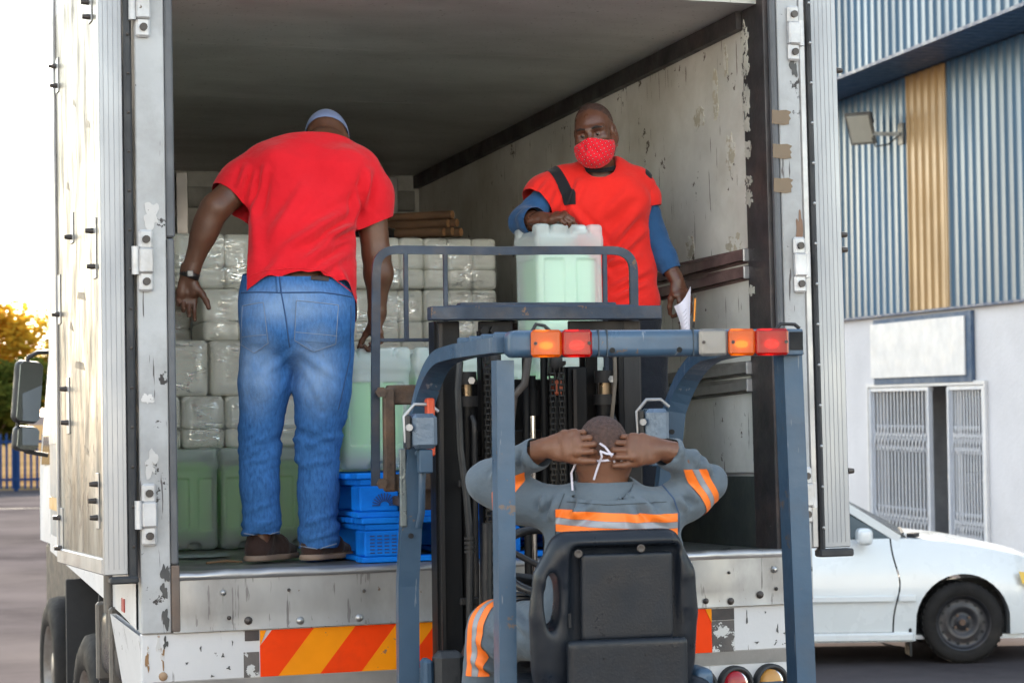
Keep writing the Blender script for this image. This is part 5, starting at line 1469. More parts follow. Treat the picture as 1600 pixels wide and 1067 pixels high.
# --- carriage with load backrest and forks
car_ = MB().box(-.57, .36, 1.36, 1.40, 1.905, 1.975, .006).build('carriage_bar', rusty, fk)
MB().box(-.58, .36, 1.36, 1.40, 1.60, 1.66, .006).build('carriage_bar', rusty, fk)
MB().box(-.588, -.548, 1.33, 1.372, 1.60, 1.965, .006).build('carriage_plate', rusty, fk)
MB().box(.32, .36, 1.33, 1.358, 1.60, 1.965, .006).build('carriage_plate', rusty, fk)
MB().box(-.36, .16, 1.34, 1.355, 1.56, 1.99, .004).build('carriage_plate', mast_m, fk)
bl = [(-.612, 1.385, 1.62), (-.608, 1.385, 2.0), (-.601, 1.385, 2.36)] + arc((-.600, 1.385, 2.38), (-.60, 1.385, 2.455), (-.52, 1.385, 2.455), 8) + [(-.2, 1.385, 2.452), (.1, 1.385, 2.455)] + arc((.27, 1.385, 2.455), (.352, 1.385, 2.455), (.352, 1.385, 2.38), 8) + [(.352, 1.385, 2.0), (.355, 1.385, 1.62)]
MB().bar(bl, .03, .018, up=(0, 1, 0)).build('load_backrest', frame_m, fk)
for u, w0 in ((-.494, 2.135), (-.350, 1.98), (.243, 1.98)): MB().box(u - .008, u + .008, 1.377, 1.393, w0, 2.448, .002).build('backrest_bar', frame_m, fk)
MB().box(-.598, -.352, 1.38, 1.39, 2.128, 2.14, .002).build('backrest_bar', frame_m, fk)
for z in (1.95, 1.63): MB().cyl((-.60, 1.315, z), (-.60, 1.33, z), .02, n=6, smooth=False).build('carriage_bolt', rusty, fk)
MB().cyl((-.60, 1.34, 1.95), (-.60, 1.384, 1.95), .012, n=8).build('carriage_pin', rusty, fk)
for u in (-.42, .20): 
    MB().box(u - .045, u + .045, 1.402, 1.44, 1.53, 1.97, .006).box(u - .045, u + .045, 1.44, 2.35, 1.53, 1.565, .006).build('fork', rusty, fk)
# --- work lamps on the front posts
def worklamp(u, v, w, s):
    hs = MB().box(u - .034, u + .05, v - .03, v + .05, w - .06, w + .055, .014).build('work_lamp', paint('lampshell', (.12, .17, .24), .35, metal=.3), fk)
    MB().box(u - .030, u + .046, v + .0505, v + .057, w - .052, w + .047, .002).build('glass', plain('lampglass', (.4, .4, .38), .1), hs)
    MB().tube([(u - .05, v + .01, w - .04), (u - .055, v + .01, w + .045), (u - .02, v + .01, w + .085), (u + .03, v + .01, w + .085), (u + .06, v + .01, w + .06)], .0065, 7).build('guard_loop', alum, hs)
    MB().box(u - .052, u - .036, v - .022, v + .05, w - .062, w + .052, .006).build('rim', black, hs)
    MB().cyl((u - .045, v - .03, w + .01), (u - .045, v - .02, w + .01), .012, n=8).build('knob', alum, hs)
    MB().box(u - .01, u + .035, v - .015, v + .03, w - .14, w - .062, .004).build('bracket', fb, hs)
worklamp(-.565, .80, 1.82, -1); worklamp(.245, .84, 1.825, 1)
MB().box(-.545, -.52, .79, .84, 1.735, 1.925, .005).build('indicator_strip', paint('orange_strip', (.6, .07, .02), .4), fk)
mb = MB().tube([(-.565, .86, 1.74), (-.560, .84, 1.755), (-.556, .835, 1.70), (-.560, .835, 1.55), (-.566, .86, 1.50)], .012, 8).build('grab_handle', fb, fk)
MB().box(-.618, -.596, .90, .92, 1.50, 1.76, .004).build('mirror_plate', paint('mirror_plate', (.16, .19, .2), .3, metal=.5), fk)
for (u, v, w) in ((-.557, .89, 1.79), (-.583, .92, 1.47), (.318, .88, 1.80), (.325, .9, 1.70)):
    MB().cyl((u, v - .012, w), (u, v - .022, w), .009, n=8).build('post_hole', lin_m, fk)
# --- body: cowl, counterweight, floor, wheels (mostly below the picture)
s = SDF((-.62, -.75, .1), (.62, .15, 1.02), .03)
s.rbox((-.04, -.33, .62), (.50, .36, .36), .14)
s.rbox((-.04, -.70, .5), (.28, .12, .10), .04, op='s')
V, Q = s.net(); link('counterweight', arr_mesh('counterweight', relax(V, Q, 2), Q), fb, fk)
MB().box(-.52, .42, .0, .92, .30, .48, .02).build('chassis', fb, fk)
MB().box(-.53, -.43, .78, .86, .48, 1.095, .02).build('cowl_side', paint('cowl_dark', (.025, .027, .03), .5), fk)
MB().box(-.565, -.532, .80, .88, .6, 1.07, .01).build('cowl_bracket', fb, fk)
MB().prism([(.78, .48), (.92, .48), (.92, 1.06), (.83, 1.12), (.78, 1.08)], 0, -.42, .30).build('dashboard', paint('dash_black', (.022, .023, .026), .5), fk)
MB().box(-.42, .30, .3, .78, .48, .50, .004).build('floor_plate', mast_m, fk)
for u, v, r in ((-.5, .98, .30), (.38, .98, .30), (-.46, -.25, .24), (.36, -.25, .24)):
    MB().lathe([(r * .5, -.08), (r * .9, -.085), (r, -.06), (r, .06), (r * .9, .085), (r * .5, .08), (.001, .06)], (u, v, r), (1, 0, 0), 28).build('wheel', tyre, fk)
# steering wheel and column
col_c = Vector((-.245, .42, 1.405)); tilt = Matrix.Rotation(math.radians(38), 3, 'X')
mb = MB(); pts = []
for k in range(33):
    a = 2 * math.pi * k / 32; pts.append(tuple(col_c + tilt @ Vector((math.cos(a) * .155, math.sin(a) * .155, 0))))
mb.tube(pts, .0145, 10, False)
for a in (.5, 2.6, 4.7): mb.tube([tuple(col_c + tilt @ Vector((0, 0, -.03))), tuple(col_c + tilt @ Vector((math.cos(a) * .15, math.sin(a) * .15, 0)))], .010, 7)
mb.build('steering_wheel', paint('wheel_black', (.022, .022, .024), .4), fk)
MB().tube([tuple(col_c + tilt @ Vector((0, 0, -.03))), (-.22, .82, 1.05)], [.03, .04], 12).build('steering_column', black, fk)
MB().tube([(-.40, .46, 1.35), (-.33, .5, 1.355), (-.27, .54, 1.34)], [.012, .014, .02], 8).build('lever', black, fk)
for k in range(9): MB().cyl((-.29 + .004 * k, .56, 1.30 - .012 * k), (-.29 + .004 * k, .56, 1.294 - .012 * k), .038, n=14).build('gaiter_ring', black, fk)

# --- seat: back shell with map pocket and grip hole
seat_m = paint('seat_plastic', (.010, .0135, .020), .38, var=.12, scale=8, dirt=(.022, .025, .030), dirt_amt=.35, dirt_scale=7, bump=.06, bump_scale=140, spec=.33)
SE = FK @ T3(-.192, -.12, 1.02)
st = thing('driver_seat', 'black plastic forklift seat with map pocket in its back', 'seat', SE)
# local x right, y forward, z up from 1.02; top of back z = .49
s = SDF((-.36, -.10, -.10), (.36, .60, .56), .0085)
pr = [(-.02, .222), (.12, .248), (.27, .256), (.38, .246), (.465, .200)]
for (z0, w0), (z1, w1) in zip(pr, pr[1:]):
    for q in (-1, -.8, -.6, -.4, -.2, 0, .2, .4, .6, .8, 1): s.cone((q * (w0 - .05), .02 - z0 * .10, z0), (q * (w1 - .05), .02 - z1 * .10, z1), .05, .048, .004)
s.cone((-.145, -.03, .455), (.145, -.03, .46), .052, .052, .02)

s.rbox((.02, -.062, .28), (.165, .028, .19), .015, .012, op='s')        # recess
s.ell((-.195, -.04, .315), (.022, .12, .088), .012, op='s')             # grip hole
s.rbox((-.0, .33, -.02), (.24, .26, .065), .06, .03)                     # cushion

V, Q = s.net(); link('shell', arr_mesh('shell', relax(V, Q, 9), Q), seat_m, st)
s = SDF((-.19, -.12, .14), (.23, .0, .50), .0065)
s.rbox((.025, -.055, .325), (.138, .014, .125), .008)
V, Q = s.net(); link('back_panel', arr_mesh('back_panel', relax(V, Q, 1), Q), seat_m, st)
pk = MB()
pk.prism([(-.155, .215), (.205, .215 + .008), (.205, .07), (-.155, .07)][::-1], 1, -.095, -.086)
n_ = 16; vs = []; fs = []
for i in range(n_ + 1):
    x = -.165 + .355 * i / n_
    for k, (dz, y) in enumerate(((.0, -.105), (.0, -.096), (-.15, -.105), (-.15, -.04))):
        pass
s = SDF((-.2, -.15, .0), (.24, .0, .28), .0065)
s.rbox((.015, -.085, .125), (.178, .022, .082), .014)
s.rbox((.015, -.066, .215), (.164, .012, .05), .004, op='s')
V, Q = s.net(); link('map_pocket', arr_mesh('map_pocket', relax(V, Q, 1), Q), seat_m, st)
for x, z in ((-.125, .452), (.062, .462)): MB().lathe([(.012, 0), (.012, -.006), (.008, -.004), (.0005, -.004)], (x, -.078, z), (0, 1, 0), 12).build('shell_screw', bolt_dk, st)
for x, z in ((-.06, .155), (.065, .16)): MB().cyl((x, -.109, z), (x, -.1065, z), .004, n=8).build('pocket_rivet', lin_m, st)
for x in (-.145, .195): MB().box(x - .004, x + .004, -.052, -.044, .24, .28).build('panel_clip', lin_m, st)
# base hinges at both sides
for sx in (-1, 1):
    s = SDF((-.1, -.12, -.16), (.1, .14, .10), .009)
    s.cone((0, 0, .02), (0, .01, -.12), .062, .07, .02, (1, 0, 0), 1.0)
    V, Q = s.net(); link('recliner_cover', arr_mesh('recliner_cover', V, Q), seat_m, st, loc=(sx * .225 + (.0 if sx < 0 else .02), .01, .0))
    MB().cyl((sx * .225, -.075, .0), (sx * .225, -.055, .0), .012, n=8).build('recliner_bolt', bolt_dk, st)
s = SDF((.2, -.06, -.1), (.36, .2, .16), .009); s.rbox((.275, .06, .03), (.03, .07, .07), .02)
V, Q = s.net(); link('seat_belt_box', arr_mesh('seat_belt_box', V, Q), fb, st)
# ================================================================== PEOPLE
skin = bpy.data.materials.new('skin_dark'); nt, N, L, P = nodes(skin)
def skin_mat(name, lo, hi, rough=.42):
    m = paint(name, hi, rough, var=.0, bump=.10, bump_scale=130, spec=.45, rvar=.08)
    nt, N, L, P = nodes(m)
    tc = N.new('ShaderNodeTexCoord'); n = N.new('ShaderNodeTexNoise'); n.inputs['Scale'].default_value = 11; n.inputs['Detail'].default_value = 5
    L.new(tc.outputs['Object'], n.inputs['Vector'])
    mx = N.new('ShaderNodeMix'); mx.data_type = 'RGBA'; mx.inputs[6].default_value = c4(lo); mx.inputs[7].default_value = c4(hi)
    r = N.new('ShaderNodeMapRange'); r.inputs['From Min'].default_value = .32; r.inputs['From Max'].default_value = .68; L.new(n.outputs[0], r.inputs['Value']); L.new(r.outputs[0], mx.inputs[0])
    L.new(mx.outputs[2], P.inputs['Base Color'])
    P.inputs['Subsurface Weight'].default_value = .12; P.inputs['Subsurface Radius'].default_value = (.5, .2, .1); P.inputs['Subsurface Scale'].default_value = .012
    return m
skin1 = skin_mat('skin_one', (.085, .036, .020), (.135, .060, .034))
skin2 = skin_mat('skin_two', (.080, .032, .018), (.125, .050, .028), .33)
skin3 = skin_mat('skin_three', (.13, .056, .032), (.19, .085, .048))
def cloth(name, col, var=.08, weave=260, rough=.85, bump=.25, dirt=None):
    m = paint(name, col, rough, var=var, scale=3.5, bump=.45, bump_scale=15, spec=.15, rvar=.05, dirt=dirt, dirt_amt=.3)
    nt, N, L, P = nodes(m); P.inputs['Sheen Weight'].default_value = .12; P.inputs['Sheen Roughness'].default_value = .5
    return m
red1 = cloth('tshirt_red', (.68, .012, .022)); red2 = cloth('tshirt_scarlet', (.70, .022, .016)); blackc = cloth('cloth_black', (.014, .015, .018))
blue_sl = cloth('sleeve_blue', (.022, .075, .18)); slate = cloth('coverall_grey', (.115, .145, .175), var=.1, weave=320, dirt=(.085, .10, .12)); dark_tr = cloth('trousers_black', (.012, .014, .02))
cap_c = cloth('cap_chambray', (.20, .25, .42), var=.15, weave=420)
def denim_mat():
    m = paint('denim', (.045, .145, .37),   .85, var=.2, scale=70, stretch=(1.6, 1.6, .5), bump=.3, bump_scale=330, spec=.12, rvar=.03)
    nt, N, L, P = nodes(m)
    src = P.inputs['Base Color'].links[0].from_socket
    tc = N.new('ShaderNodeTexCoord')
    fade = None
    for c_, rad, amt in (((-.15, -.1, .74), (.10, .3, .22), .5), ((.08, -.1, .74), (.11, .3, .22), .5), ((-.02, -.1, .97), (.24, .3, .10), .55)):
        mp = N.new('ShaderNodeMapping'); mp.inputs['Location'].default_value = tuple(-c_[i] / rad[i] for i in range(3)); mp.inputs['Scale'].default_value = tuple(1 / q for q in rad); L.new(tc.outputs['Object'], mp.inputs[0])
        ln = N.new('ShaderNodeVectorMath'); ln.operation = 'LENGTH'; L.new(mp.outputs[0], ln.inputs[0])
        r = N.new('ShaderNodeMapRange'); r.interpolation_type = 'SMOOTHSTEP'; r.inputs['From Min'].default_value = .15; r.inputs['From Max'].default_value = 1.15; r.inputs['To Min'].default_value = amt; r.inputs['To Max'].default_value = 0; L.new(ln.outputs['Value'], r.inputs['Value'])
        if fade is None: fade = r.outputs[0]
        else:
            a = N.new('ShaderNodeMath'); a.operation = 'MAXIMUM'; L.new(fade, a.inputs[0]); L.new(r.outputs[0], a.inputs[1]); fade = a.outputs[0]
    nz = N.new('ShaderNodeTexNoise'); nz.inputs['Scale'].default_value = 14; nz.inputs['Detail'].default_value = 4; L.new(tc.outputs['Object'], nz.inputs['Vector'])
    ml = N.new('ShaderNodeMath'); ml.operation = 'MULTIPLY'; L.new(fade, ml.inputs[0]); 
    r2 = N.new('ShaderNodeMapRange'); r2.inputs['From Min'].default_value = .3; r2.inputs['From Max'].default_value = .6; r2.inputs['To Min'].default_value = .55; L.new(nz.outputs[0], r2.inputs['Value']); L.new(r2.outputs[0], ml.inputs[1])
    mx = N.new('ShaderNodeMix'); mx.data_type = 'RGBA'; L.new(ml.outputs[0], mx.inputs[0]); L.new(src, mx.inputs[6]); mx.inputs[7].default_value = (.36, .50, .70, 1)
    L.new(mx.outputs[2], P.inputs['Base Color'])
    return m
denim = denim_mat(); stitch_m = plain('stitch', (.20, .25, .34), .8); seam_m = plain('denim_seam', (.035, .08, .19), .9)
shoe_m = cloth('shoe_brown', (.045, .026, .022), weave=200); sole_m = paint('shoe_sole', (.28, .20, .15), .7, dirt=(.16, .11, .08), dirt_amt=.4)
orange_r = bpy.data.materials.new('reflective_orange'); nt, N, L, P = nodes(orange_r); P.inputs['Base Color'].default_value = (.95, .20, .02, 1); P.inputs['Roughness'].default_value = .55
silver_r = bpy.data.materials.new('reflective_silver'); nt, N, L, P = nodes(silver_r); P.inputs['Base Color'].default_value = (.30, .32, .36, 1); P.inputs['Roughness'].default_value = .5; P.inputs['Metallic'].default_value = .2

def v3(p): return np.array(p, float)
def unit(p): p = v3(p); return p / np.linalg.norm(p)
def head(s, c, fwd, up, k=1.0, neck=None, nr=.056):
    f = unit(fwd); u = unit(v3(up) - f * (v3(up) @ f)); sd_ = np.cross(f, u); B = np.stack([sd_, f, u], 1); c = v3(c)
    W = lambda x, y, z: c + B @ (v3((x, y, z)) * k)
    E = lambda p, r, kk=.02, op='u': s.ell(W(*p), v3(r) * k, kk * k, B, op)
    E((0, -.012, .030), (.0765, .097, .086), .0); E((0, .03, -.015), (.066, .066, .09), .03); E((0, .045, -.072), (.050, .05, .046), .035)
    E((0, .078, -.098), (.024, .02, .02), .025)
    for sx in (-1, 1):
        E((sx * .043, .066, -.022), (.026, .026, .024), .025)
        s.cone(W(sx * .012, .094, .020), W(sx * .05, .078, .020), .011 * k, .010 * k, .014)
        E((sx * .031, .101, .000), (.017, .014, .011), .012, 's')
        E((sx * .014, .105, -.036), (.011, .012, .009), .008)
        E((sx * .079, -.006, -.010), (.011, .026, .035), .008); E((sx * .086, .0, -.008), (.007, .014, .022), .006, 's')
        s.cone(W(sx * .05, .02, -.085), W(sx * .062, -.02, -.045), .026 * k, .022 * k, .03)
    s.cone(W(0, .094, .010), W(0, .113, -.030), .0095 * k, .0145 * k, .012)
    s.cone(W(-.020, .090, -.062), W(.020, .090, -.062), .010 * k, .010 * k, .012); s.cone(W(-.016, .09, -.075), W(.016, .09, -.075), .0105 * k, .0105 * k, .01)
    if neck is not None: s.cone(W(0, -.02, -.05), neck, nr * .95, nr * 1.06, .035)
    return W, B
def hand(s, wrist, x, z, right, curl=(.4, .5, .4), spread=.05, k=1.0, thumb=(.75, .55, -.25), tcurl=.35, curls=None, wr=.026):
    x = unit(x); z = unit(v3(z) - x * (v3(z) @ x)); y = np.cross(z, x) * (1 if right else -1); B = np.stack([x, y, z], 1); w = v3(wrist)
    W = lambda a, b, c: w + B @ (v3((a, b, c)) * k)
    s.cone(W(-.05, 0, 0), W(.012, 0, 0), wr * k, .027 * k, .012, y, .72)
    s.cone(W(.01, .004, 0), W(.05, .004, .002), .030 * k, .040 * k, .014, y, .40); s.cone(W(.05, .004, .002), W(.086, .0, .003), .040 * k, .040 * k, .012, y, .32)
    s.ell(W(.03, .024, -.010), v3((.03, .017, .015)) * k, .014, B); s.ell(W(.04, -.022, -.009), v3((.034, .015, .013)) * k, .014, B)
    fl = [(.030, (.042, .026, .022), .0092), (.0105, (.046, .030, .023), .0094), (-.010, (.043, .028, .022), .0090), (-.029, (.034, .022, .019), .0080)]
    for i, (by, ln, r) in enumerate(fl):
        cu = curls[i] if curls else curl; a = 0; p = v3((.086 - .006 * abs(i - 1), by, .002)); sp = spread * (1.5 - i)
        pts = [p.copy()]; rs = [r * 1.12]
        for j in range(3):
            a += cu[j]; d = v3((math.cos(a), sp * math.cos(a), -math.sin(a))); p = p + d * ln[j]; pts.append(p.copy()); rs.append(r * (1.0 - .07 * (j + 1)))
        P_ = [W(*q) for q in pts]
        s.ell(P_[0] + B @ v3((0, 0, .003 * k)), v3((.011, .010, .009)) * k, .008, B)
        for j in range(3): s.cone(P_[j], P_[j + 1], rs[j] * k, rs[j + 1] * k, .0035)
    t = unit(thumb); p = v3((.022, .026, -.006)); pts = [p]; ax = np.cross(t, v3((0, 0, 1))); 
    d = t.copy()
    for j, ln in enumerate((.044, .034, .028)):
        p = p + d * ln; pts.append(p)
        d = unit(d + tcurl * v3((.45, -.75, -.35)))
    P_ = [W(*q) for q in pts]
    for j, (ra, rb) in enumerate(((.0165, .0125), (.0122, .0105), (.0105, .0088))): s.cone(P_[j], P_[j + 1], ra * k, rb * k, .008)
    return W
def net_obj(name, s, mat, parent, it=1, fn=None, planes=None, eps=None, smooth=True):
    V, Q = s.net(); V = relax(V, Q, it, .5)
    if planes: V, Q = drop_caps(V, Q, planes, eps or s.h * 1.3)
    if fn is not None: V = V + vnormals(V, Q) * fn(V)[:, None]
    return link(name, arr_mesh(name, V, Q), mat, parent), V, Q
def bisect_obj(o, planes):
    bm = bmesh.new(); bm.from_mesh(o.data)
    for p, n in planes:
        bmesh.ops.bisect_plane(bm, geom=bm.verts[:] + bm.edges[:] + bm.faces[:], plane_co=Vector(p), plane_no=Vector(n).normalized(), clear_outer=True)
    bm.to_mesh(o.data); bm.free(); o.data.update()
def seg_d(V, a, b):
    a, b = v3(a), v3(b); d = b - a; t = np.clip(((V - a) @ d) / (d @ d), 0, 1); return np.linalg.norm(V - a - t[:, None] * d, axis=1), t
FLAT = np.array([1., .12, 1.])          # folds run through the cloth whatever its depth
def folds(V, segs):
    o = np.zeros(len(V))
    for a, b, w, amp in segs:
        d, t = seg_d(V * FLAT, v3(a) * FLAT, v3(b) * FLAT); o += amp * (np.exp(-(d / w) ** 2) - .6 * np.exp(-((d - 1.8 * w) / w) ** 2)) * np.sin(np.pi * np.clip(t * .9 + .08, 0, 1))
    return o
def merge(parts):
    V = []; Q = []; b = 0
    for v, q in parts: V.append(v); Q.append(q + b); b += len(v)
    return np.concatenate(V), np.concatenate(Q)
def bvh(V, Q): return BVHTree.FromPolygons([Vector(p) for p in V], [tuple(q) for q in Q])
def lay(tree, x, z, off=.003, y0=-1.5, dr=(0, 1, 0)):
    h = tree.ray_cast(Vector((x, y0, z)), Vector(dr)); 
    return None if h[0] is None else h[0] + h[1] * (off if h[1].y < 0 else -off)
def patch(tree, corners, n=10, off=.003):
    """a piece of cloth laid on a body from behind; corners (x, z) in order"""
    a, b, c, d = [np.array(q, float) for q in corners]; vs = []; fs = []
    for i in range(n + 1):
        for j in range(n + 1):
            s_, t = i / n, j / n; p = (a * (1 - s_) + b * s_) * (1 - t) + (d * (1 - s_) + c * s_) * t
            h = lay(tree, p[0], p[1], off); vs.append(h if h is not None else Vector((p[0], 0, p[1])))
    for i in range(n):
        for j in range(n): q = i * (n + 1) + j; fs.append((q, q + n + 1, q + n + 2, q + 1))
    return vs, fs
def seam(tree, pts, name, mat, parent, r=.002, n=8, off=.001):
    out = []
    for (x0, z0), (x1, z1) in zip(pts, pts[1:]):
        for i in range(n):
            h = lay(tree, x0 + (x1 - x0) * i / n, z0 + (z1 - z0) * i / n, off)
            if h is not None: out.append(h)
    h = lay(tree, *pts[-1], off)
    if h is not None: out.append(h)
    return MB().tube(out, r, 5).build(name, mat, parent) if len(out) > 2 else None

# ------------------------------------------------------------------ man bending over the jerrycan, seen from behind
ML = TR @ T3(-.64, .35, .004, math.radians(-13.5))
p1 = thing('person', 'man in red t-shirt, faded jeans and cap bending on the truck bed, back turned', 'person', ML)
s = SDF((-.62, -.26, -.01), (.52, .62, 1.78), .0075)
neck1 = (0.130, 0.220, 1.624)
hW, hB = head(s, (0.142, 0.325, 1.654), (.10, .80, -.62), (.02, .58, .80), 1.04, neck1, .062)
s.chain([neck1, (0.085, 0.170, 1.531), (0.036, 0.100, 1.302), (0.010, 0.020, 1.071)], [.075, .14, .16, .165], .05, (1, 0, 0), .68)
armL = [(-0.120, 0.150, 1.530), (-0.297, 0.045, 1.359), (-0.348, 0.050, 1.246), (-0.396, 0.060, 1.119), (-0.404, 0.062, 1.090)]
s.chain(armL, [.068, .056, .046, .0335, .030], .02); s.ell((-0.332, 0.045, 1.295), (.046, .046, .06), .03)
armR = [(0.290, 0.150, 1.501), (0.325, 0.160, 1.184), (0.331, 0.170, 1.116), (0.324, 0.190, 0.954), (0.321, 0.192, 0.929)]
s.chain(armR, [.07, .0545, .053, .034, .031], .02); s.ell((0.334, 0.170, 1.104), (.05, .05, .055), .03)
for a, b_ in (((-0.109, 0.000, 0.825), (-0.139, 0.020, 0.459)), ((0.111, 0.000, 0.809), (0.083, 0.020, 0.454))): s.cone(a, b_, .09, .065, .03)
for a, b_ in (((-0.139, 0.020, 0.459), (-0.137, 0.000, 0.069)), ((0.083, 0.020, 0.454), (0.078, 0.000, 0.034))): s.cone(a, b_, .060, .034, .03)
s.cone((0.010, 0.020, 1.071), (0.007, 0.000, 0.873), .16, .16, .05, (1, 0, 0), .7)
V1, Q1 = s.net(); V1 = relax(V1, Q1, 2)
h1 = SDF((-0.507, -0.060, 0.877), (-0.308, 0.200, 1.152), .0034)
h1.chain(armL, [.068, .056, .046, .0335, .030], .02)
hand(h1, (-0.404, 0.062, 1.087), (-.10, -.02, -1), (-.12, 1, .05), False, (.42, .6, .5), .04, 1.02, (.62, .62, -.25), .22, curls=[(.25, .45, .3), (.5, .6, .4), (.62, .7, .5), (.72, .75, .5)])
Va, Qa = h1.net(); Va = relax(Va, Qa, 1, .4)
h2 = SDF((0.232, 0.050, 0.768), (0.415, 0.360, 0.969), .0034)
h2.chain(armR, [.07, .0545, .053, .034, .031], .02)
hand(h2, (0.321, 0.192, 0.929), (.03, .12, -1), (.9, .45, 0), True, (.55, 1.1, .8), .02, 1.0, (.7, .45, -.35), .3)
Vb, Qb = h2.net(); Vb = relax(Vb, Qb, 1, .4)
# body and hands share one surface at the wrists
wl, wr_ = v3((-0.394, 0.060, 1.129)), v3((0.324, 0.190, 0.964))
def trim(V, Q, p, n, keep_side):
    c = V[Q].mean(1); m = ((c - p) @ unit(n)) * keep_side > 0; return V, Q[m]
Va, Qa = trim(Va, Qa, wl + v3((0, 0, .03)), (0, 0, 1), -1); Vb, Qb = trim(Vb, Qb, wr_ + v3((0, 0, .03)), (0, 0, 1), -1)
V, Q = merge([(V1, Q1), (Va, Qa), (Vb, Qb)])
body1 = link('body', arr_mesh('body', V, Q), skin1, p1)
# watch
wd_ = unit(v3(armL[3]) - v3(armL[2])); wc = v3((-0.398, 0.061, 1.107))
MB().lathe([(.0355, -.012), (.039, -.012), (.039, .012), (.0355, .012), (.0355, -.012)], wc, wd_, 22).build('watch', paint('watch_strap', (.05, .045, .042), .35, metal=.6), p1)
MB().box(-.012, .012, -.012, .002, -.012, .012, .003, M=Matrix.Translation(wc + v3((.004, -.036, 0)))).build('watch_clasp', paint('watch_clasp', (.25, .25, .25), .4, metal=.7), p1)
# jeans
s = SDF((-.30, -.24, .02), (.26, .28, 1.10), .0075)
s.chain([(0.010, 0.015, 1.100), (0.009, 0.000, 0.995), (0.007, 0.000, 0.885)], [.206, .212, .212], .03, (1, 0, 0), .70)
s.ell((-0.097, -0.060, 0.920), (.10, .10, .12), .05); s.ell((0.117, -0.060, 0.916), (.105, .10, .12), .05)
s.chain([(-0.106, 0.000, 0.825), (-0.118, 0.000, 0.678), (-0.141, 0.020, 0.459), (-0.141, 0.000, 0.288), (-0.136, 0.000, 0.142), (-0.135, 0.000, 0.054)], [.104, .100, .082, .074, .073, .076], .02)
s.chain([(0.113, 0.000, 0.809), (0.103, 0.000, 0.650), (0.083, 0.020, 0.454), (0.080, 0.000, 0.258), (0.077, 0.000, 0.112), (0.078, 0.000, 0.010)], [.113, .108, .089, .077, .076, .079], .02)
cut = [((-0.134, -0.050, 0.100), (-.03, -.05, -1)), ((0.010, 0.000, 1.099), (0, -.15, 1))]
s.plane(*cut[1])
# the hems end at slightly different heights
ax0 = s.lo[0] + s.h * np.arange(s.n[0]); ax2 = s.lo[2] + s.h * np.arange(s.n[2])
mid = (v3((-0.025, 0.000, 0.090)))[0]; zl, zr = v3((-0.134, -0.050, 0.102))[2], v3((0.078, -0.050, 0.048))[2]
hz = np.where(ax0 < mid, zl, zr)
s.F = np.maximum(s.F, (hz[:, None, None] - ax2[None, None, :]).astype(np.float32) * np.ones((1, s.n[1], 1), np.float32))
kz = v3((-0.032, 0.000, 0.456))[2]
def jean_f(V):
    z = V[:, 2]
    Wn = np.where(np.abs(z - kz + .03) < .3, np.exp(-((z - kz + .02) / .10) ** 2), 0) + .9 * np.exp(-((z - .11) / .075) ** 2)
    f = vnoise(np.stack([V[:, 0] * 7, V[:, 1] * 7, z * 34 + V[:, 0] * 16 * np.sign(V[:, 0] + .03)], 1), 5) + .6 * vnoise(np.stack([V[:, 0] * 10, V[:, 1] * 9, z * 60 - V[:, 0] * 20], 1), 6)
    g = vnoise(np.stack([V[:, 0] * 16 + z * 9, V[:, 1] * 10, z * 7], 1), 8)
    return .0110 * Wn * f + .0036 * g * (1 - np.clip(Wn, 0, 1)) + folds(V, JF)
JF = [((0.003, -0.100, 0.799), (-0.136, -0.100, 0.700), .014, .006), ((0.013, -0.100, 0.799), (0.189, -0.100, 0.670), .014, .006), ((0.007, -0.100, 0.770), (-0.090, -0.100, 0.578), .013, .004), ((0.022, -0.100, 0.757), (0.139, -0.100, 0.525), .013, .004),
      ((-0.206, -0.030, 0.436), (-0.065, -0.060, 0.500), .010, .006), ((0.007, -0.050, 0.431), (0.173, -0.060, 0.486), .010, .006), ((-0.212, -0.030, 0.372), (-0.071, -0.060, 0.403), .010, .005), ((0.001, -0.050, 0.358), (0.161, -0.060, 0.389), .010, .005),
      ((-0.200, -0.030, 0.193), (-0.069, -0.060, 0.239), .010, .006), ((0.012, -0.050, 0.135), (0.143, -0.060, 0.185), .010, .006), ((-0.196, -0.030, 0.139), (-0.070, -0.060, 0.161), .008, .005), ((0.016, -0.050, 0.077), (0.147, -0.060, 0.112), .008, .005)]
jo, JV, JQ = net_obj('jeans', s, denim, p1, 1, jean_f, [((0.010, 0.000, 1.099), (0, -.15, 1))], .012)
jt = bvh(JV, JQ)
X = lambda t: (t[0], t[2])
for pts, nm in ((([(-0.192, 0.000, 0.971), (-0.114, 0.000, 0.980), (-0.099, 0.000, 0.830), (-0.151, 0.000, 0.794), (-0.199, 0.000, 0.827)]), 'pocket'), (([(0.009, 0.000, 0.986), (0.165, 0.000, 0.966), (0.153, 0.000, 0.823), (0.071, 0.000, 0.795), (-0.001, 0.000, 0.838)]), 'pocket')):
    q = [X(t) for t in pts]
    vs, fs = patch(jt, [q[4], q[2], q[1], q[0]], 12, .0035)
    po = MB().add(vs, fs, True)
    mid_ = q[3]; vs2, fs2 = patch(jt, [q[4], q[3], q[3], q[2]], 6, .0034)
    h = [lay(jt, *q[4], .0035), lay(jt, *q[3], .0035), lay(jt, *q[2], .0035)]
    po.add(h, [(0, 1, 2)]); po = po.build(nm, denim, jo)
    seam(jt, [q[0], q[1]], 'stitch', stitch_m, po, .0018, 10, .0038); seam(jt, q[1:] + [q[0]], 'stitch', stitch_m, po, .0015, 8, .0038)
    z_ = [(q[4][0] * .5 + q[0][0] * .5 + .0, q[4][1] * .8 + q[0][1] * .2), (q[2][0] * .5 + q[1][0] * .5, q[2][1] * .8 + q[1][1] * .2)]
    seam(jt, z_, 'stitch', stitch_m, po, .0013, 8, .0038)
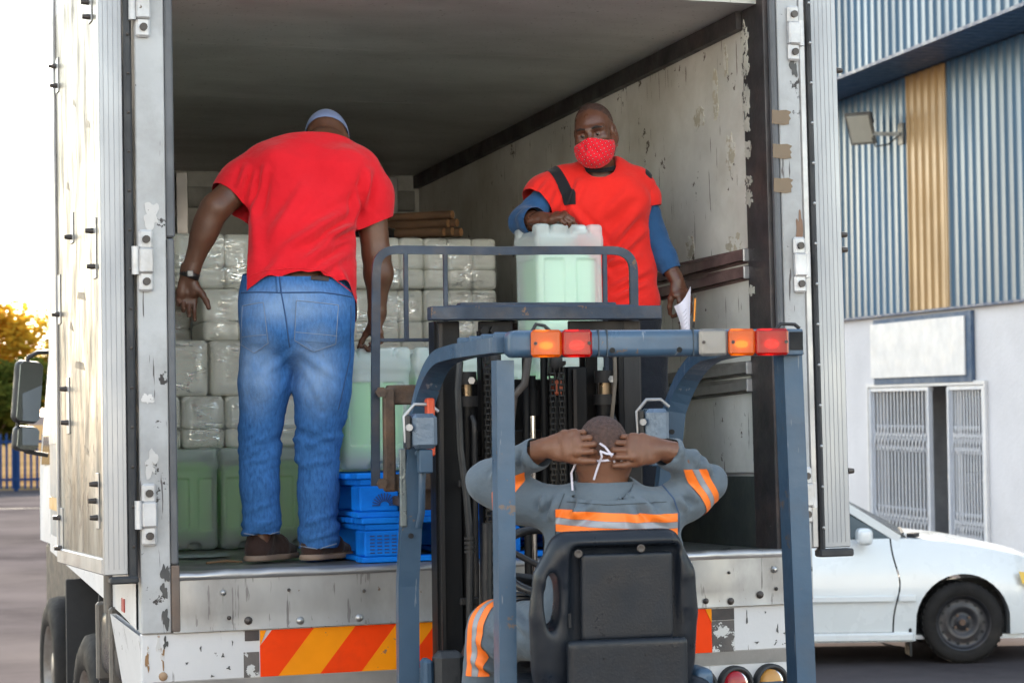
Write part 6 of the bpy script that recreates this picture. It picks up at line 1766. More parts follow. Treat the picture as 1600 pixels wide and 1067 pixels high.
seam(jt, [X((-0.198, 0.000, 1.025)), X((-0.047, 0.000, 1.016)), X((0.100, 0.000, 1.016)), X((0.220, 0.000, 1.002))], 'waistband_seam', seam_m, jo, .0028, 12)
seam(jt, [X((-0.053, 0.000, 1.085)), X((-0.047, 0.000, 1.016)), X((-0.032, 0.000, 0.922)), X((-0.019, 0.000, 0.811))], 'back_seam', seam_m, jo, .0028, 10)
seam(jt, [X((-0.061, 0.000, 1.085)), X((-0.057, 0.000, 1.016))], 'belt_loop', denim, jo, .007, 6, .003)
seam(jt, [X((0.214, 0.000, 0.968)), X((0.208, 0.000, 0.771)), X((0.161, 0.000, 0.575))], 'side_seam', seam_m, jo, .0024, 14)
vs, fs = patch(jt, [X((0.064, 0.000, 1.064)), X((0.130, 0.000, 1.058)), X((0.132, 0.000, 1.078)), X((0.064, 0.000, 1.083))], 6, .005); MB().add(vs, fs, True).build('leather_patch', paint('patch', (.045, .025, .02), .6), jo)
for pts in ([(-0.202, 0.000, 0.114), (-0.134, 0.000, 0.103), (-0.069, 0.000, 0.116)], [(0.008, 0.000, 0.060), (0.078, 0.000, 0.049), (0.145, 0.000, 0.066)]): seam(jt, [X(t) for t in pts], 'hem_stitch', stitch_m, jo, .0022, 10)
# shoes
for nm, hp, tp in (('shoe', (-0.155, 0.000, 0.030), (-0.042, 0.200, 0.031)), ('shoe', (0.056, -0.020, 0.016), (0.167, 0.170, 0.014))):
    hp, tp = v3(hp), v3(tp); hp[2] = .02; tp[2] = .02; d = unit(tp - hp); sdv = np.array([d[1], -d[0], 0.])
    s = SDF(np.minimum(hp, tp) - .12 - np.array([0, 0, -.085]), np.maximum(hp, tp) + .12 + np.array([0, 0, .08]), .006)
    m_ = hp * .45 + tp * .55 + sdv * .006
    up_ = np.array([0, 0, 1.])
    s.cone(hp + up_ * .03, m_ + up_ * .035, .047, .052, .02, sdv, 1.0); s.cone(m_ + up_ * .03, tp + up_ * .012, .052, .042, .02, sdv, .8)
    s.cone(hp + up_ * .03 + d * .01, hp + up_ * .115 + d * .035, .046, .056, .02)
    s.plane((0, 0, .024), (0, 0, -1)); so_, Vs, Qs = net_obj(nm, s, shoe_m, p1, 1, lambda V: .0015 * vnoise(V * 60, 3))
    s = SDF(np.minimum(hp, tp) - .12 - np.array([0, 0, -.1]), np.maximum(hp, tp) + .12 + np.array([0, 0, .04]), .006)
    s.cone(hp + up_ * .0, m_ + up_ * .0, .053, .057, .02, sdv, 1.0); s.cone(m_, tp, .057, .048, .02, sdv, 1.0)
    s.plane((0, 0, .028), (0, 0, 1)); s.plane((0, 0, -.001), (0, 0, -1)); net_obj('sole', s, sole_m, so_, 1)
# t-shirt
s = SDF((-.42, -.24, .74), (.42, .45, 1.76), .0078)
s.chain([(0.004, 0.020, 0.837), (0.005, 0.020, 0.948), (0.010, 0.020, 1.071), (0.017, 0.060, 1.223), (0.037, 0.100, 1.352), (0.074, 0.150, 1.483), (0.085, 0.180, 1.558), (0.114, 0.200, 1.621)], [.232, .230, .228, .222, .216, .215, .185, .11], .035, (1, 0, 0), [.72, .72, .72, .70, .68, .66, .66, .8])
s.ell((-0.040, 0.060, 1.498), (.10, .07, .11), .05); s.ell((0.207, 0.060, 1.483), (.10, .07, .11), .05)
s.chain([(-0.102, 0.150, 1.540), (-0.195, 0.120, 1.457), (-0.276, 0.075, 1.365)], [.088, .083, .078], .05); s.chain([(0.260, 0.150, 1.512), (0.303, 0.150, 1.418), (0.321, 0.155, 1.267)], [.090, .086, .078], .05)
hemL = ((-0.249, 0.090, 1.398), v3(armL[1]) - v3(armL[0])); hemR = ((0.319, 0.150, 1.301), v3(armR[1]) - v3(armR[0]) + v3((.09, 0, .02))); hemB = ((-0.002, -0.130, 1.076), (.04, -.80, -.9)); hemN = ((0.132, 0.170, 1.632), (.05, .45, .9))
def local_cut(s, p, n, rad):
    n = unit(n); p = v3(p); ax = [s.lo[i] + s.h * np.arange(s.n[i]) for i in range(3)]
    Xg = ax[0][:, None, None] - p[0]; Yg = ax[1][None, :, None] - p[1]; Zg = ax[2][None, None, :] - p[2]
    D = Xg * n[0] + Yg * n[1] + Zg * n[2]; m = (Xg ** 2 + Yg ** 2 + Zg ** 2) < rad ** 2; s.F[m] = np.maximum(s.F, D.astype(np.float32))[m]
# sleeves are cut on their own side only
def half_plane(s, p, n, xlo=None, xhi=None):
    n = unit(n); p = v3(p); ax = [s.lo[i] + s.h * np.arange(s.n[i]) for i in range(3)]
    D = ((ax[0][:, None, None] - p[0]) * n[0] + (ax[1][None, :, None] - p[1]) * n[1] + (ax[2][None, None, :] - p[2]) * n[2]).astype(np.float32)
    m = np.ones(s.n[0], bool)
    if xlo is not None: m &= ax[0] > xlo
    if xhi is not None: m &= ax[0] < xhi
    s.F[m] = np.maximum(s.F[m], D[m])
half_plane(s, *hemL, xhi=v3((-0.182, 0.100, 1.429))[0]); half_plane(s, *hemR, xlo=v3((0.247, 0.100, 1.425))[0]); 
SF = [((0.243, 0.020, 1.316), (0.027, -0.100, 1.110), .016, .009), ((0.254, 0.030, 1.367), (-0.069, -0.080, 1.162), .02, .008), ((0.220, 0.000, 1.178), (0.026, -0.100, 1.049), .014, .006), ((-0.139, 0.050, 1.485), (-0.175, 0.030, 1.346), .013, .010), ((-0.101, 0.040, 1.508), (-0.161, 0.030, 1.297), .013, .008),
      ((-0.175, 0.080, 1.521), (-0.208, 0.060, 1.424), .012, .008), ((0.300, 0.080, 1.497), (0.269, 0.060, 1.345), .014, .010), ((0.255, 0.050, 1.419), (0.233, 0.020, 1.291), .012, .009), ((0.239, 0.000, 1.284), (0.115, -0.060, 1.230), .012, .008), ((0.214, 0.000, 1.235), (0.101, -0.090, 1.159), .012, .006),
      ((-0.151, 0.000, 1.417), (-0.141, -0.100, 1.112), .02, .005), ((0.058, 0.000, 1.452), (-0.092, -0.060, 1.213), .022, .005), ((-0.032, -0.100, 1.159), (-0.143, -0.100, 1.027), .02, .005), ((0.173, -0.100, 1.108), (0.216, -0.060, 1.001), .015, .006)]
def shirt_f(V): return 2.5 * folds(V, SF) + .0060 * vnoise(np.stack([V[:, 0] * 8 + V[:, 2] * 5, V[:, 1] * 7, V[:, 2] * 5 - V[:, 0] * 4], 1), 21) + .0012 * vnoise(V * 30, 22)
sh, SV, SQ = net_obj('tshirt', s, red1, p1, 2, shirt_f, [hemL + (.14,), hemR + (.14,)], .013); bisect_obj(sh, [hemB, hemN])
stt = bvh(SV, SQ)
seam(stt, [X((-0.202, 0.000, 1.072)), X((-0.119, 0.000, 1.101)), X((0.003, 0.000, 1.109)), X((0.113, 0.000, 1.098)), X((0.217, 0.000, 1.022))], 'hem_seam', red1, sh, .0016, 10, .0004)
# neck rib and mask string, cap
c_ = v3((0.132, 0.210, 1.640))
hu = unit(hB[:, 2]); hf = unit(hB[:, 1])
s = SDF(v3(hW(0, 0, 0)) - .17, v3(hW(0, 0, 0)) + .17, .0062)
s.ell(hW(0, -.012, .030), v3((.0815, .102, .092)) * 1.04, 0, hB); s.ell(hW(0, .02, .02), v3((.079, .09, .08)) * 1.04, .03, hB)
capP = (hW(0, -.055, .028), -(hu * .92 - hf * .05)); s.plane(*capP)
cpo, CV, CQ = net_obj('cap', s, cap_c, p1, 1, lambda V: .001 * vnoise(V * 30, 2), [capP], .011)
s = SDF(v3(hW(0, .13, .0)) - .14, v3(hW(0, .13, 0)) + .14, .007)
s.ell(hW(0, .115, .015), v3((.074, .085, .014)), 0, hB); s.ell(hW(0, .10, -.02), v3((.07, .10, .03)), .004, hB, 's'); net_obj('cap_peak', s, cap_c, cpo)
bt_ = bvh(V1, Q1)
seam(bt_, [X((0.110, 0.000, 1.628)), X((0.127, 0.000, 1.640)), X((0.137, 0.000, 1.650))], 'mask_string', plain('string_white', (.75, .75, .78), .8), p1, .0026, 6, .002)
seam(bt_, [X((0.127, 0.000, 1.637)), X((0.152, 0.000, 1.622)), X((0.173, 0.000, 1.607))], 'mask_string', plain('string_grey', (.5, .5, .5), .8), p1, .0018, 6, .002)

# ------------------------------------------------------------------ masked man facing us
MR = TR @ T3(.68, .45, .004, math.radians(-21.7))
p2 = thing('person', 'masked man in red shirt over blue sleeves, facing us, hand on the raised jerrycan', 'person', MR)
hc = (-0.024, -0.090, 1.685); fw = (-.20, -.93, -.22); uv = (-.15, -.18, .97)
s = SDF((-.40, -.50, -.01), (.45, .25, 1.88), .0075)
neck2 = (-0.004, 0.000, 1.537)
h2W, h2B = head(s, hc, fw, uv, 1.0, neck2, .056)
s.chain([neck2, (0.004, 0.010, 1.453), (0.032, 0.020, 1.190), (0.053, 0.000, 0.979)], [.07, .12, .12, .11], .05, (1, 0, 0), .6)
aL = [(-0.178, -0.020, 1.491), (-0.319, -0.130, 1.326), (-0.279, -0.220, 1.316), (-0.241, -0.290, 1.315)]; aR = [(0.164, 0.000, 1.490), (0.209, 0.020, 1.270), (0.253, -0.000, 1.170), (0.297, -0.030, 1.075)]
s.chain(aL, [.035, .040, .038, .031], .02); s.chain(aR, [.030, .036, .036, .029], .02)
for a, b_, c_ in (((0.013, 0.000, 0.927), (0.015, -0.000, 0.458), (0.013, 0.000, 0.037)), ((0.143, 0.000, 0.924), (0.158, 0.000, 0.455), (0.160, 0.000, 0.034))): s.chain([a, b_, c_], [.07, .055, .042], .03)
V1, Q1 = s.net(); V1 = relax(V1, Q1, 1)
# finer head
s = SDF(v3(hc) + v3((-.13, -.16, -.15)), v3(hc) + v3((.13, .16, .16)), .0036)
head(s, hc, fw, uv, 1.0, neck2, .056); Vh, Qh = s.net(); Vh = relax(Vh, Qh, 2)
up2 = unit(uv); hcut = v3(hc) - up2 * .128
V1, Q1 = trim(V1, Q1, hcut + up2 * .004, up2, -1); Vh, Qh = trim(Vh, Qh, hcut, up2, 1)
ha = SDF((-0.314, -0.500, 1.190), (-0.092, -0.160, 1.389), .0034)
ha.chain(aL, [.055, .045, .04, .031], .02)
hand(ha, (-0.234, -0.300, 1.316), (.86, -.36, .05), (.15, -.45, .9), True, (.75, 1.0, .7), .02, 1.0, (.7, .5, -.4), .3)
Va, Qa = ha.net(); Va = relax(Va, Qa, 1, .4)
hb_ = SDF((0.217, -0.160, 0.900), (0.443, 0.080, 1.119), .0034)
hb_.chain(aR, [.055, .042, .038, .029], .02)
hand(hb_, (0.299, -0.032, 1.070), (.34, -.1, -1), (.62, -.72, .15), False, (.35, .5, .4), .05, .98, (.70, .35, -.45), .35, curls=[(.55, .7, .4), (.35, .5, .4), (.28, .4, .3), (.25, .35, .3)])
Vb, Qb = hb_.net(); Vb = relax(Vb, Qb, 1, .4)
dl = unit(v3(aL[3]) - v3(aL[2])); Va, Qa = trim(Va, Qa, v3(aL[3]) - dl * .035, dl, 1)
dr_ = unit(v3(aR[3]) - v3(aR[2])); Vb, Qb = trim(Vb, Qb, v3(aR[3]) - dr_ * .05, dr_, 1)
V, Q = merge([(V1, Q1), (Vh, Qh), (Va, Qa), (Vb, Qb)])
link('body', arr_mesh('body', V, Q), skin2, p2)
# eyes with lids and brows, stubble shade left to the skin
eyew = paint('eye_white', (.15, .12, .10), .3, var=.02, bump=0); iris = plain('iris', (.008, .005, .004), .1)
for sx in (-1, 1):
    c_ = h2W(sx * .0315, .0795, -.002)
    e = MB().sphere(c_, .0128, 14, 10).build('eye', eyew, p2)
    MB().sphere(v3(c_) + unit(v3(fw) + v3((-.15, 0, -.40))) * .0068, .0078, 10, 8).build('iris', iris, e)
    s = SDF(v3(c_) - .026, v3(c_) + .026, .0022)
    s.ell(c_, (.0142, .0142, .0142), 0); s.plane(v3(c_) + h2B @ v3((0, .004, .0016)), h2B @ v3((0, -.12, -1)))
    net_obj('eyelid', s, skin2, e)
    s = SDF(v3(c_) - .026, v3(c_) + .026, .0022)
    s.ell(c_, (.0138, .0138, .0138), 0); s.plane(v3(c_) + h2B @ v3((0, .004, -.0068)), h2B @ v3((0, -.1, 1)))
    net_obj('eyelid', s, skin2, e)
    MB().tube([h2W(sx * .014, .105, .022), h2W(sx * .032, .101, .027), h2W(sx * .052, .086, .021)], [.0035, .0055, .003], 6).build('eyebrow', plain('brow', (.012, .008, .007), .8), p2)
# cropped hair: thin cap over the cranium
s = SDF(v3(hc) + v3((-.13, -.14, -.10)), v3(hc) + v3((.13, .16, .16)), .0055)
s.ell(h2W(0, -.014, .031), (.0775, .0975, .087), 0, h2B); s.plane(h2W(0, .03, .055), h2B @ v3((0, .72, -.7))); s.plane(h2W(0, -.05, -.03), h2B @ v3((0, .25, -1)))
net_obj('cropped_hair', s, paint('hair_stubble', (.060, .027, .018), .55, var=.3, scale=60, bump=.5, bump_scale=220), p2, 1, lambda V: .0006 * vnoise(V * 240, 2))
# bandana mask
def dots():
    m = cloth('bandana_red', (.70, .012, .025), weave=300); nt, N, L, P = nodes(m); src = P.inputs['Base Color'].links[0].from_socket
    tc = N.new('ShaderNodeTexCoord'); mp = N.new('ShaderNodeMapping'); mp.inputs['Rotation'].default_value = (0, .5, 0); mp.inputs['Scale'].default_value = (66, 0, 66); L.new(tc.outputs['Object'], mp.inputs[0])
    fr = N.new('ShaderNodeVectorMath'); fr.operation = 'FRACTION'; L.new(mp.outputs[0], fr.inputs[0])
    sb_ = N.new('ShaderNodeVectorMath'); sb_.operation = 'SUBTRACT'; sb_.inputs[1].default_value = (.5, 0, .5); L.new(fr.outputs[0], sb_.inputs[0])
    ln = N.new('ShaderNodeVectorMath'); ln.operation = 'LENGTH'; L.new(sb_.outputs[0], ln.inputs[0])
    cur = src
    for th, col in ((.28, (.42, .01, .018, 1)), (.12, (.66, .27, .27, 1))):
        lt = N.new('ShaderNodeMath'); lt.operation = 'LESS_THAN'; lt.inputs[1].default_value = th; L.new(ln.outputs['Value'], lt.inputs[0])
        mx = N.new('ShaderNodeMix'); mx.data_type = 'RGBA'; L.new(lt.outputs[0], mx.inputs[0]); L.new(cur, mx.inputs[6]); mx.inputs[7].default_value = col; cur = mx.outputs[2]
    L.new(cur, P.inputs['Base Color']); return m
s = SDF(v3(hc) + v3((-.14, -.22, -.20)), v3(hc) + v3((.14, .08, .04)), .0048)
s.ell(h2W(0, .050, -.060), (.084, .082, .078), 0, h2B); s.ell(h2W(.0, .075, -.094), (.058, .060, .038), .03, h2B); s.cone(h2W(0, .112, -.016), h2W(0, .118, -.09), .013, .017, .02)
mP1 = (h2W(0, .10, -.016), h2B @ v3((0, -.35, 1))); mP2 = (h2W(0, -.004, -.05), h2B @ v3((0, -1, .1))); s.plane(*mP1); s.plane(*mP2)
# peak over the nose: let the mask fall away at the cheeks
for sx in (-1, 1): s.plane(h2W(sx * .02, .10, -.016), h2B @ v3((sx * .42, .0, 1)))
net_obj('bandana_mask', s, dots(), p2, 1, lambda V: folds(V, [(h2W(0, .13, -.03), h2W(.05, .07, -.13), .008, .005), (h2W(-.01, .13, -.03), h2W(-.05, .08, -.10), .009, .005), (h2W(.07, .04, -.05), h2W(.02, .11, -.10), .008, .004)]) + .0012 * vnoise(V * 40, 9))
MB().tube([h2W(-.074, .0, -.06), h2W(-.07, -.05, -.07), h2W(0, -.085, -.075), h2W(.07, -.05, -.07), h2W(.074, .0, -.06)], .006, 7).build('bandana_tie', red2, p2)
# undersleeves
for ch_, rr, cutp in ((aL, (.048, .055, .052, .043), ((-0.268, -0.245, 1.313), None)), (aR, (.044, .050, .046, .037), ((0.275, -0.015, 1.118), None))):
    pts = [v3(q) for q in ch_]; d_ = unit(pts[3] - pts[2])
    lo = np.min(pts, 0) - .1; hi = np.max(pts, 0) + .1
    s = SDF(lo, hi, .0065); s.chain(pts, rr, .03)
    pl = (cutp[0], d_); s.plane(*pl)
    net_obj('undersleeve', s, blue_sl, p2, 2, lambda V: .003 * vnoise(V * np.array([22, 22, 30]), 4) + .0015 * vnoise(V * 45, 5), [pl], .011)
# shirt
s = SDF((-.36, -.26, .84), (.42, .26, 1.66), .0075)
s.chain([(0.054, 0.000, 0.926), (0.054, 0.000, 1.005), (0.044, 0.010, 1.137), (0.021, 0.010, 1.269), (0.013, 0.000, 1.399), (0.002, 0.000, 1.489), (-0.002, 0.000, 1.536)], [.158, .160, .163, .172, .182, .170, .10], .03, (1, 0, 0), [.75, .74, .70, .64, .62, .60, .7])
s.ell((-0.093, -0.070, 1.394), (.08, .06, .09), .05); s.ell((0.101, -0.070, 1.394), (.08, .06, .09), .05)
s.chain([(-0.157, -0.010, 1.497), (-0.231, -0.050, 1.439), (-0.301, -0.110, 1.356)], [.074, .078, .078], .04); s.cone((0.146, 0.000, 1.490), (0.167, 0.000, 1.469), .064, .056, .03)
hA = ((-0.246, -0.085, 1.386), v3((-0.300, -0.120, 1.347)) - v3((-0.178, -0.020, 1.476))); hB_ = ((0.188, 0.000, 1.382), (.22, 0, -1)); hC = ((0.055, -0.100, 0.988), (-.14, -.1, -1)); hD = ((-0.009, -0.050, 1.546), (-.02, -.5, .87))
half_plane(s, *hA, xhi=v3((-0.147, -0.050, 1.450))[0]); s.cone(v3((-0.004, -0.020, 1.550)) + v3((0, -.012, .03)), v3((-0.004, -0.020, 1.550)) + v3((0, -.03, -.008)), .064, .066, .008, op='s')
RF = [((-0.119, -0.100, 1.365), (0.044, -0.120, 1.178), .014, .007), ((0.153, -0.060, 1.363), (-0.007, -0.100, 1.194), .016, .008), ((0.172, -0.050, 1.285), (-0.022, -0.100, 1.103), .014, .007), ((0.186, -0.060, 1.127), (0.015, -0.100, 1.038), .013, .007), ((0.171, -0.060, 1.063), (0.027, -0.100, 0.999), .012, .007), ((0.115, -0.100, 1.437), (-0.030, -0.120, 1.309), .02, .005),
      ((0.148, -0.080, 1.179), (-0.008, -0.100, 1.142), .010, .005), ((-0.157, -0.050, 1.450), (-0.180, -0.060, 1.371), .010, .007), ((-0.208, -0.060, 1.490), (-0.273, -0.120, 1.406), .012, .006), ((-0.091, -0.090, 1.483), (-0.133, -0.080, 1.368), .012, .006), ((-0.109, -0.100, 1.261), (0.042, -0.120, 1.074), .014, .006)]
sv_ = SDF((0.046, -0.140, 1.248), (0.294, 0.140, 1.594), .0065); sv_.chain([(0.146, 0.000, 1.490), (0.178, 0.000, 1.421), (0.189, 0.000, 1.316)], [.062, .060, .057], .02); sv_.plane(*hB_)
Vs_, Qs_ = sv_.net(); Vs_ = relax(Vs_, Qs_, 2); Vs_, Qs_ = drop_caps(Vs_, Qs_, [hB_], .011)
sh2, SV2, SQ2 = net_obj('shirt', s, red2, p2, 2, lambda V: 2.4 * folds(V, RF) + .0055 * vnoise(np.stack([V[:, 0] * 9 - V[:, 2] * 6, V[:, 1] * 7, V[:, 2] * 7 + V[:, 0] * 5], 1), 31), [hA + (.14,), hC], .012)
Vs_ = Vs_ + vnormals(Vs_, Qs_) * (.003 * vnoise(Vs_ * 22, 7))[:, None]
SV2, SQ2 = merge([(SV2, SQ2), (Vs_, Qs_)]); sh2.data = arr_mesh('shirt', SV2, SQ2); sh2.data.materials.append(red2)
# black neck rib and shoulder stripes
ctr = v3((-0.004, -0.020, 1.550)) + v3((0, -.012, -.0)); st2 = bvh(SV2, SQ2)
ring = []
nc = v3((-0.009, -0.018, 1.558))
for k in range(33):
    a = 2 * math.pi * k / 32; ring.append(tuple(nc + v3((math.cos(a) * .076, math.sin(a) * .082, math.sin(a) * .030))))
MB().bar(ring, .006, .017, up=(0, -.25, 1), smooth=True).build('neck_rib', blackc, sh2)
if False: seam(st2, [X((-0.082, 0.000, 1.562)), X((-0.072, 0.000, 1.541)), X((-0.049, 0.000, 1.517)), X((-0.013, 0.000, 1.503)), X((0.029, 0.000, 1.509)), X((0.058, 0.000, 1.532)), X((0.069, 0.000, 1.558))], 'neck_rib', blackc, sh2, .0085, 5, -.002)
def stripe_mesh(p, n, half): n = unit(n); p = v3(p); return [(p + n * half, n), (p - n * half, -n)]
pl = stripe_mesh((-0.180, -0.050, 1.488), (-.80, -.25, -.30), .024)
link('shoulder_stripe', band_mesh('shoulder_stripe', SV2, SQ2, pl + [(v3((-0.106, 0.000, 1.455)), (1, 0, 0)), (v3((-0.186, 0.000, 1.389)), (0, 0, -1))], .003), blackc, sh2)
pl = stripe_mesh((0.191, -0.000, 1.505), (.95, 0, -.1), .014)
link('shoulder_stripe', band_mesh('shoulder_stripe', SV2, SQ2, pl + [(v3((0.129, 0.000, 1.449)), (-1, 0, 0)), (v3((0.182, 0.000, 1.458)), (0, 0, -1))], .003), blackc, sh2)
# trousers, shoes
s = SDF((-.22, -.22, .03), (.36, .26, 1.02), .010)
s.chain([(0.062, 0.000, 1.044), (0.065, 0.000, 0.926), (0.070, 0.000, 0.834)], [.150, .160, .155], .03, (1, 0, 0), .70)
s.chain([(-0.003, 0.000, 0.810), (0.002, -0.010, 0.458), (0.005, 0.000, 0.030)], [.094, .082, .072], .02); s.chain([(0.156, 0.000, 0.806), (0.163, -0.010, 0.454), (0.163, 0.000, 0.027)], [.096, .082, .072], .02)
net_obj('trousers', s, dark_tr, p2, 1, lambda V: .005 * vnoise(np.stack([V[:, 0] * 9 + V[:, 2] * 8, V[:, 1] * 8, V[:, 2] * 14], 1), 41))
for hp in ((0.004, 0.000, 0.017), (0.162, 0.000, 0.014)):
    hp = v3(hp); hp[2] = .035; s = SDF(hp - v3((.1, .26, .04)), hp + v3((.1, .12, .1)), .009)
    s.cone(hp + v3((0, .03, 0)), hp + v3((0, -.15, -.004)), .042, .04, .02); s.plane((0, 0, .0), (0, 0, -1)); net_obj('shoe', s, shoe_m, p2)
# paper and pen in his left hand
n = 12; vs = []; fs = []
a0, a1 = v3((0.280, -0.075, 0.973)), v3((0.349, -0.075, 1.052)); b0, b1 = v3((0.310, -0.060, 0.800)), v3((0.338, -0.070, 0.799))
for i in range(n + 1):
    t = i / n
    for j in range(7):
        q = j / 6; top = a0 * (1 - q) + a1 * q; top[2] += -.02 * math.sin(q * 3.1); bot = b0 * (1 - q) + b1 * q
        p = top * (1 - t) + bot * t; p = p + v3((.012 * math.sin(t * 3) * (1 - q), -.02 * math.sin(q * 3.14) * (1 - .3 * t), 0)); vs.append(tuple(p))
for i in range(n):
    for j in range(6): a = i * 7 + j; fs.append((a, a + 1, a + 8, a + 7))
pap = paint('paper', (.72, .70, .80), .8, var=.02, bump=.05)
pp = thing('paper_sheet', 'folded white delivery note held in the masked man\'s lowered hand', 'paper', MR)
mb = MB().add(vs, fs, True); nv = len(mb.v)
mb.add([tuple(v3(v) + v3((.0006, .0012, 0))) for v in vs], [tuple(reversed(f)) for f in fs], True); mb.build('sheet', pap, pp)
ln = MB()
for r_ in range(3, 8):
    for (ja, jb) in ((2, 4),):
        a = [v3(vs[r_ * 7 + j]) + v3((0, -.0012, .004)) for j in range(ja, jb + 1)]; ln.tube(a, .0007, 4)
ln.build('ruled_line', plain('ink', (.25, .24, .33), .8), pp)
pn = thing('pen', 'orange ballpoint pen held beside the folded note', 'pen', MR)
MB().cyl((0.367, -0.070, 1.003), (0.360, -0.065, 0.910), .0042, n=8).build('barrel', paint('pen_orange', (.85, .30, .03), .3), pn)
MB().cyl((0.368, -0.070, 1.016), (0.367, -0.070, 1.003), .0042, n=8).cyl((0.360, -0.065, 0.910), (0.357, -0.062, 0.882), .0045, n=8).build('pen_cap', black, pn)

# ------------------------------------------------------------------ forklift driver, seen from behind
MD = FK @ T3(-.17, .12, 0, math.radians(-16.1))
p3 = thing('person', 'driver in grey coverall with orange bands tying his mask', 'person', MD)
dc = (0.022, 0.000, 1.749); dfw = (-.16, .98, -.10); dup = (-.02, .10, .99)
neck3 = (0.025, 0.000, 1.599)
s = SDF((-.50, -.22, .80), (.50, .30, 1.90), .0072)
d3W, d3B = head(s, dc, dfw, dup, .95, neck3, .062)
s.chain([neck3, (0.036, 0.020, 1.513), (0.042, 0.050, 1.298)], [.08, .15, .15], .05, (1, 0, 0), .65)
bL = [(-0.134, 0.000, 1.570), (-0.334, 0.090, 1.666), (-0.228, 0.000, 1.720), (-0.149, -0.070, 1.769)]; bR = [(0.219, 0.000, 1.575), (0.339, 0.090, 1.661), (0.266, 0.000, 1.719), (0.199, -0.070, 1.760)]
s.chain(bL, [.036, .024, .034, .0295], .012); s.chain(bR, [.036, .024, .034, .0295], .012)
V1, Q1 = s.net(); V1 = relax(V1, Q1, 1)
s = SDF(v3(dc) + v3((-.13, -.15, -.17)), v3(dc) + v3((.13, .15, .14)), .0046)
head(s, dc, dfw, dup, .95, neck3, .062); Vh, Qh = s.net(); Vh = relax(Vh, Qh, 1)
hz_ = v3(dc) - v3((0, 0, .15)); cq = V1[Q1].mean(1); Q1 = Q1[(cq[:, 2] < hz_[2]) | (np.abs(cq[:, 0] - hz_[0]) > .13)]; Vh, Qh = trim(Vh, Qh, hz_ - v3((0, 0, .004)), (0, 0, 1), 1)
ha = SDF((-0.197, -0.220, 1.688), (0.051, 0.060, 1.870), .0032)
ha.chain(bL, [.036, .024, .034, .0295], .012)
hand(ha, (-0.137, -0.082, 1.771), (.93, -.22, .16), (.02, -.97, .22), False, (.55, 1.0, .6), .02, 1.04, (.88, .40, -.12), .16, curls=[(.36, .85, .6), (.40, .95, .6), (.48, 1.0, .6), (.58, 1.05, .6)], wr=.027)
Va, Qa = ha.net(); Va = relax(Va, Qa, 1, .35)
hb_ = SDF((-0.001, -0.220, 1.676), (0.255, 0.060, 1.848), .0032)
hb_.chain(bR, [.036, .024, .034, .0295], .012)
hand(hb_, (0.191, -0.080, 1.761), (-.94, -.20, .10), (.0, -.97, .22), True, (.45, .85, .6), .02, 1.04, (.90, .36, -.16), .16, curls=[(.26, .65, .5), (.30, .75, .5), (.36, .8, .5), (.46, .85, .5)], wr=.027)
Vb, Qb = hb_.net(); Vb = relax(Vb, Qb, 1, .35)
dL = unit(v3(bL[3]) - v3(bL[2])); Va, Qa = trim(Va, Qa, v3(bL[3]) - dL * .04, dL, 1); dR = unit(v3(bR[3]) - v3(bR[2])); Vb, Qb = trim(Vb, Qb, v3(bR[3]) - dR * .02, dR, 1)
V, Q = merge([(V1, Q1), (Vh, Qh), (Va, Qa), (Vb, Qb)])
link('body', arr_mesh('body', V, Q), skin3, p3)
ht = bvh(Vh, Qh)
s = SDF(v3(dc) + v3((-.12, -.14, -.10)), v3(dc) + v3((.12, .14, .14)), .005)
s.ell(d3W(0, -.013, .031), v3((.0782, .0985, .0875)) * .95, 0, d3B); s.plane(d3W(0, .05, .05), d3B @ v3((0, .75, -.66))); s.plane(d3W(0, -.08, -.030), d3B @ v3((0, .1, -1)))
net_obj('cropped_hair', s, paint('driver_hair', (.075, .040, .032), .7, var=.3, scale=90, bump=.4, bump_scale=260), p3, 1, lambda V: .0009 * vnoise(V * 230, 2))
string = plain('mask_tape', (.62, .60, .70), .75)
def tie(pts, w=.0062, off=.005):
    out = []
    for p, yy in pts:
        x, _, z = p; h = ht.ray_cast(Vector((x, -1.2, z)), Vector((0, 1, 0)))
        y = (h[0].y - off) if (h[0] is not None and yy is None) else (yy if yy is not None else -.09)
        out.append((x, y, z))
    q = []
    for a, b_ in zip(out, out[1:]):
        for i in range(4): q.append(tuple(v3(a) * (1 - i / 4) + v3(b_) * i / 4))
    q.append(out[-1])
    return MB().bar(q, .003, w, up=(0, 1, 0) if False else (0, 0, 1)).build('mask_string', string, p3)
def tie_f(pts): 
    # flat tape facing the camera: width in the picture plane
    out = []
    for p, yy in pts:
        x, _, z = p; h = ht.ray_cast(Vector((x, -1.2, z)), Vector((0, 1, 0)))
        out.append(Vector((x, (h[0].y - .007) if (h[0] is not None and yy is None) else yy, z)))
    return MB().bar(out, .0062, .002, up=(0, 1, 0)).build('mask_string', string, p3)
tie_f([((-0.069, 0.000, 1.641), -.055), ((-0.072, 0.000, 1.693), -.05), ((-0.060, 0.000, 1.720), -.055), ((-0.046, 0.000, 1.731), None), ((0.000, 0.000, 1.729), None), ((0.029, 0.000, 1.730), None), ((0.062, 0.000, 1.734), None)])
tie_f([((0.014, 0.000, 1.782), -.125), ((0.030, 0.000, 1.771), -.115), ((0.045, 0.000, 1.751), -.11), ((0.058, 0.000, 1.724), None)])
tie_f([((0.016, 0.000, 1.759), -.115), ((0.020, 0.000, 1.742), -.11), ((0.012, 0.000, 1.723), None), ((0.003, 0.000, 1.698), None), ((-0.005, 0.000, 1.673), None)])
tie_f([((0.014, 0.000, 1.759), -.115), ((0.035, 0.000, 1.751), -.115), ((0.054, 0.000, 1.749), -.12)])
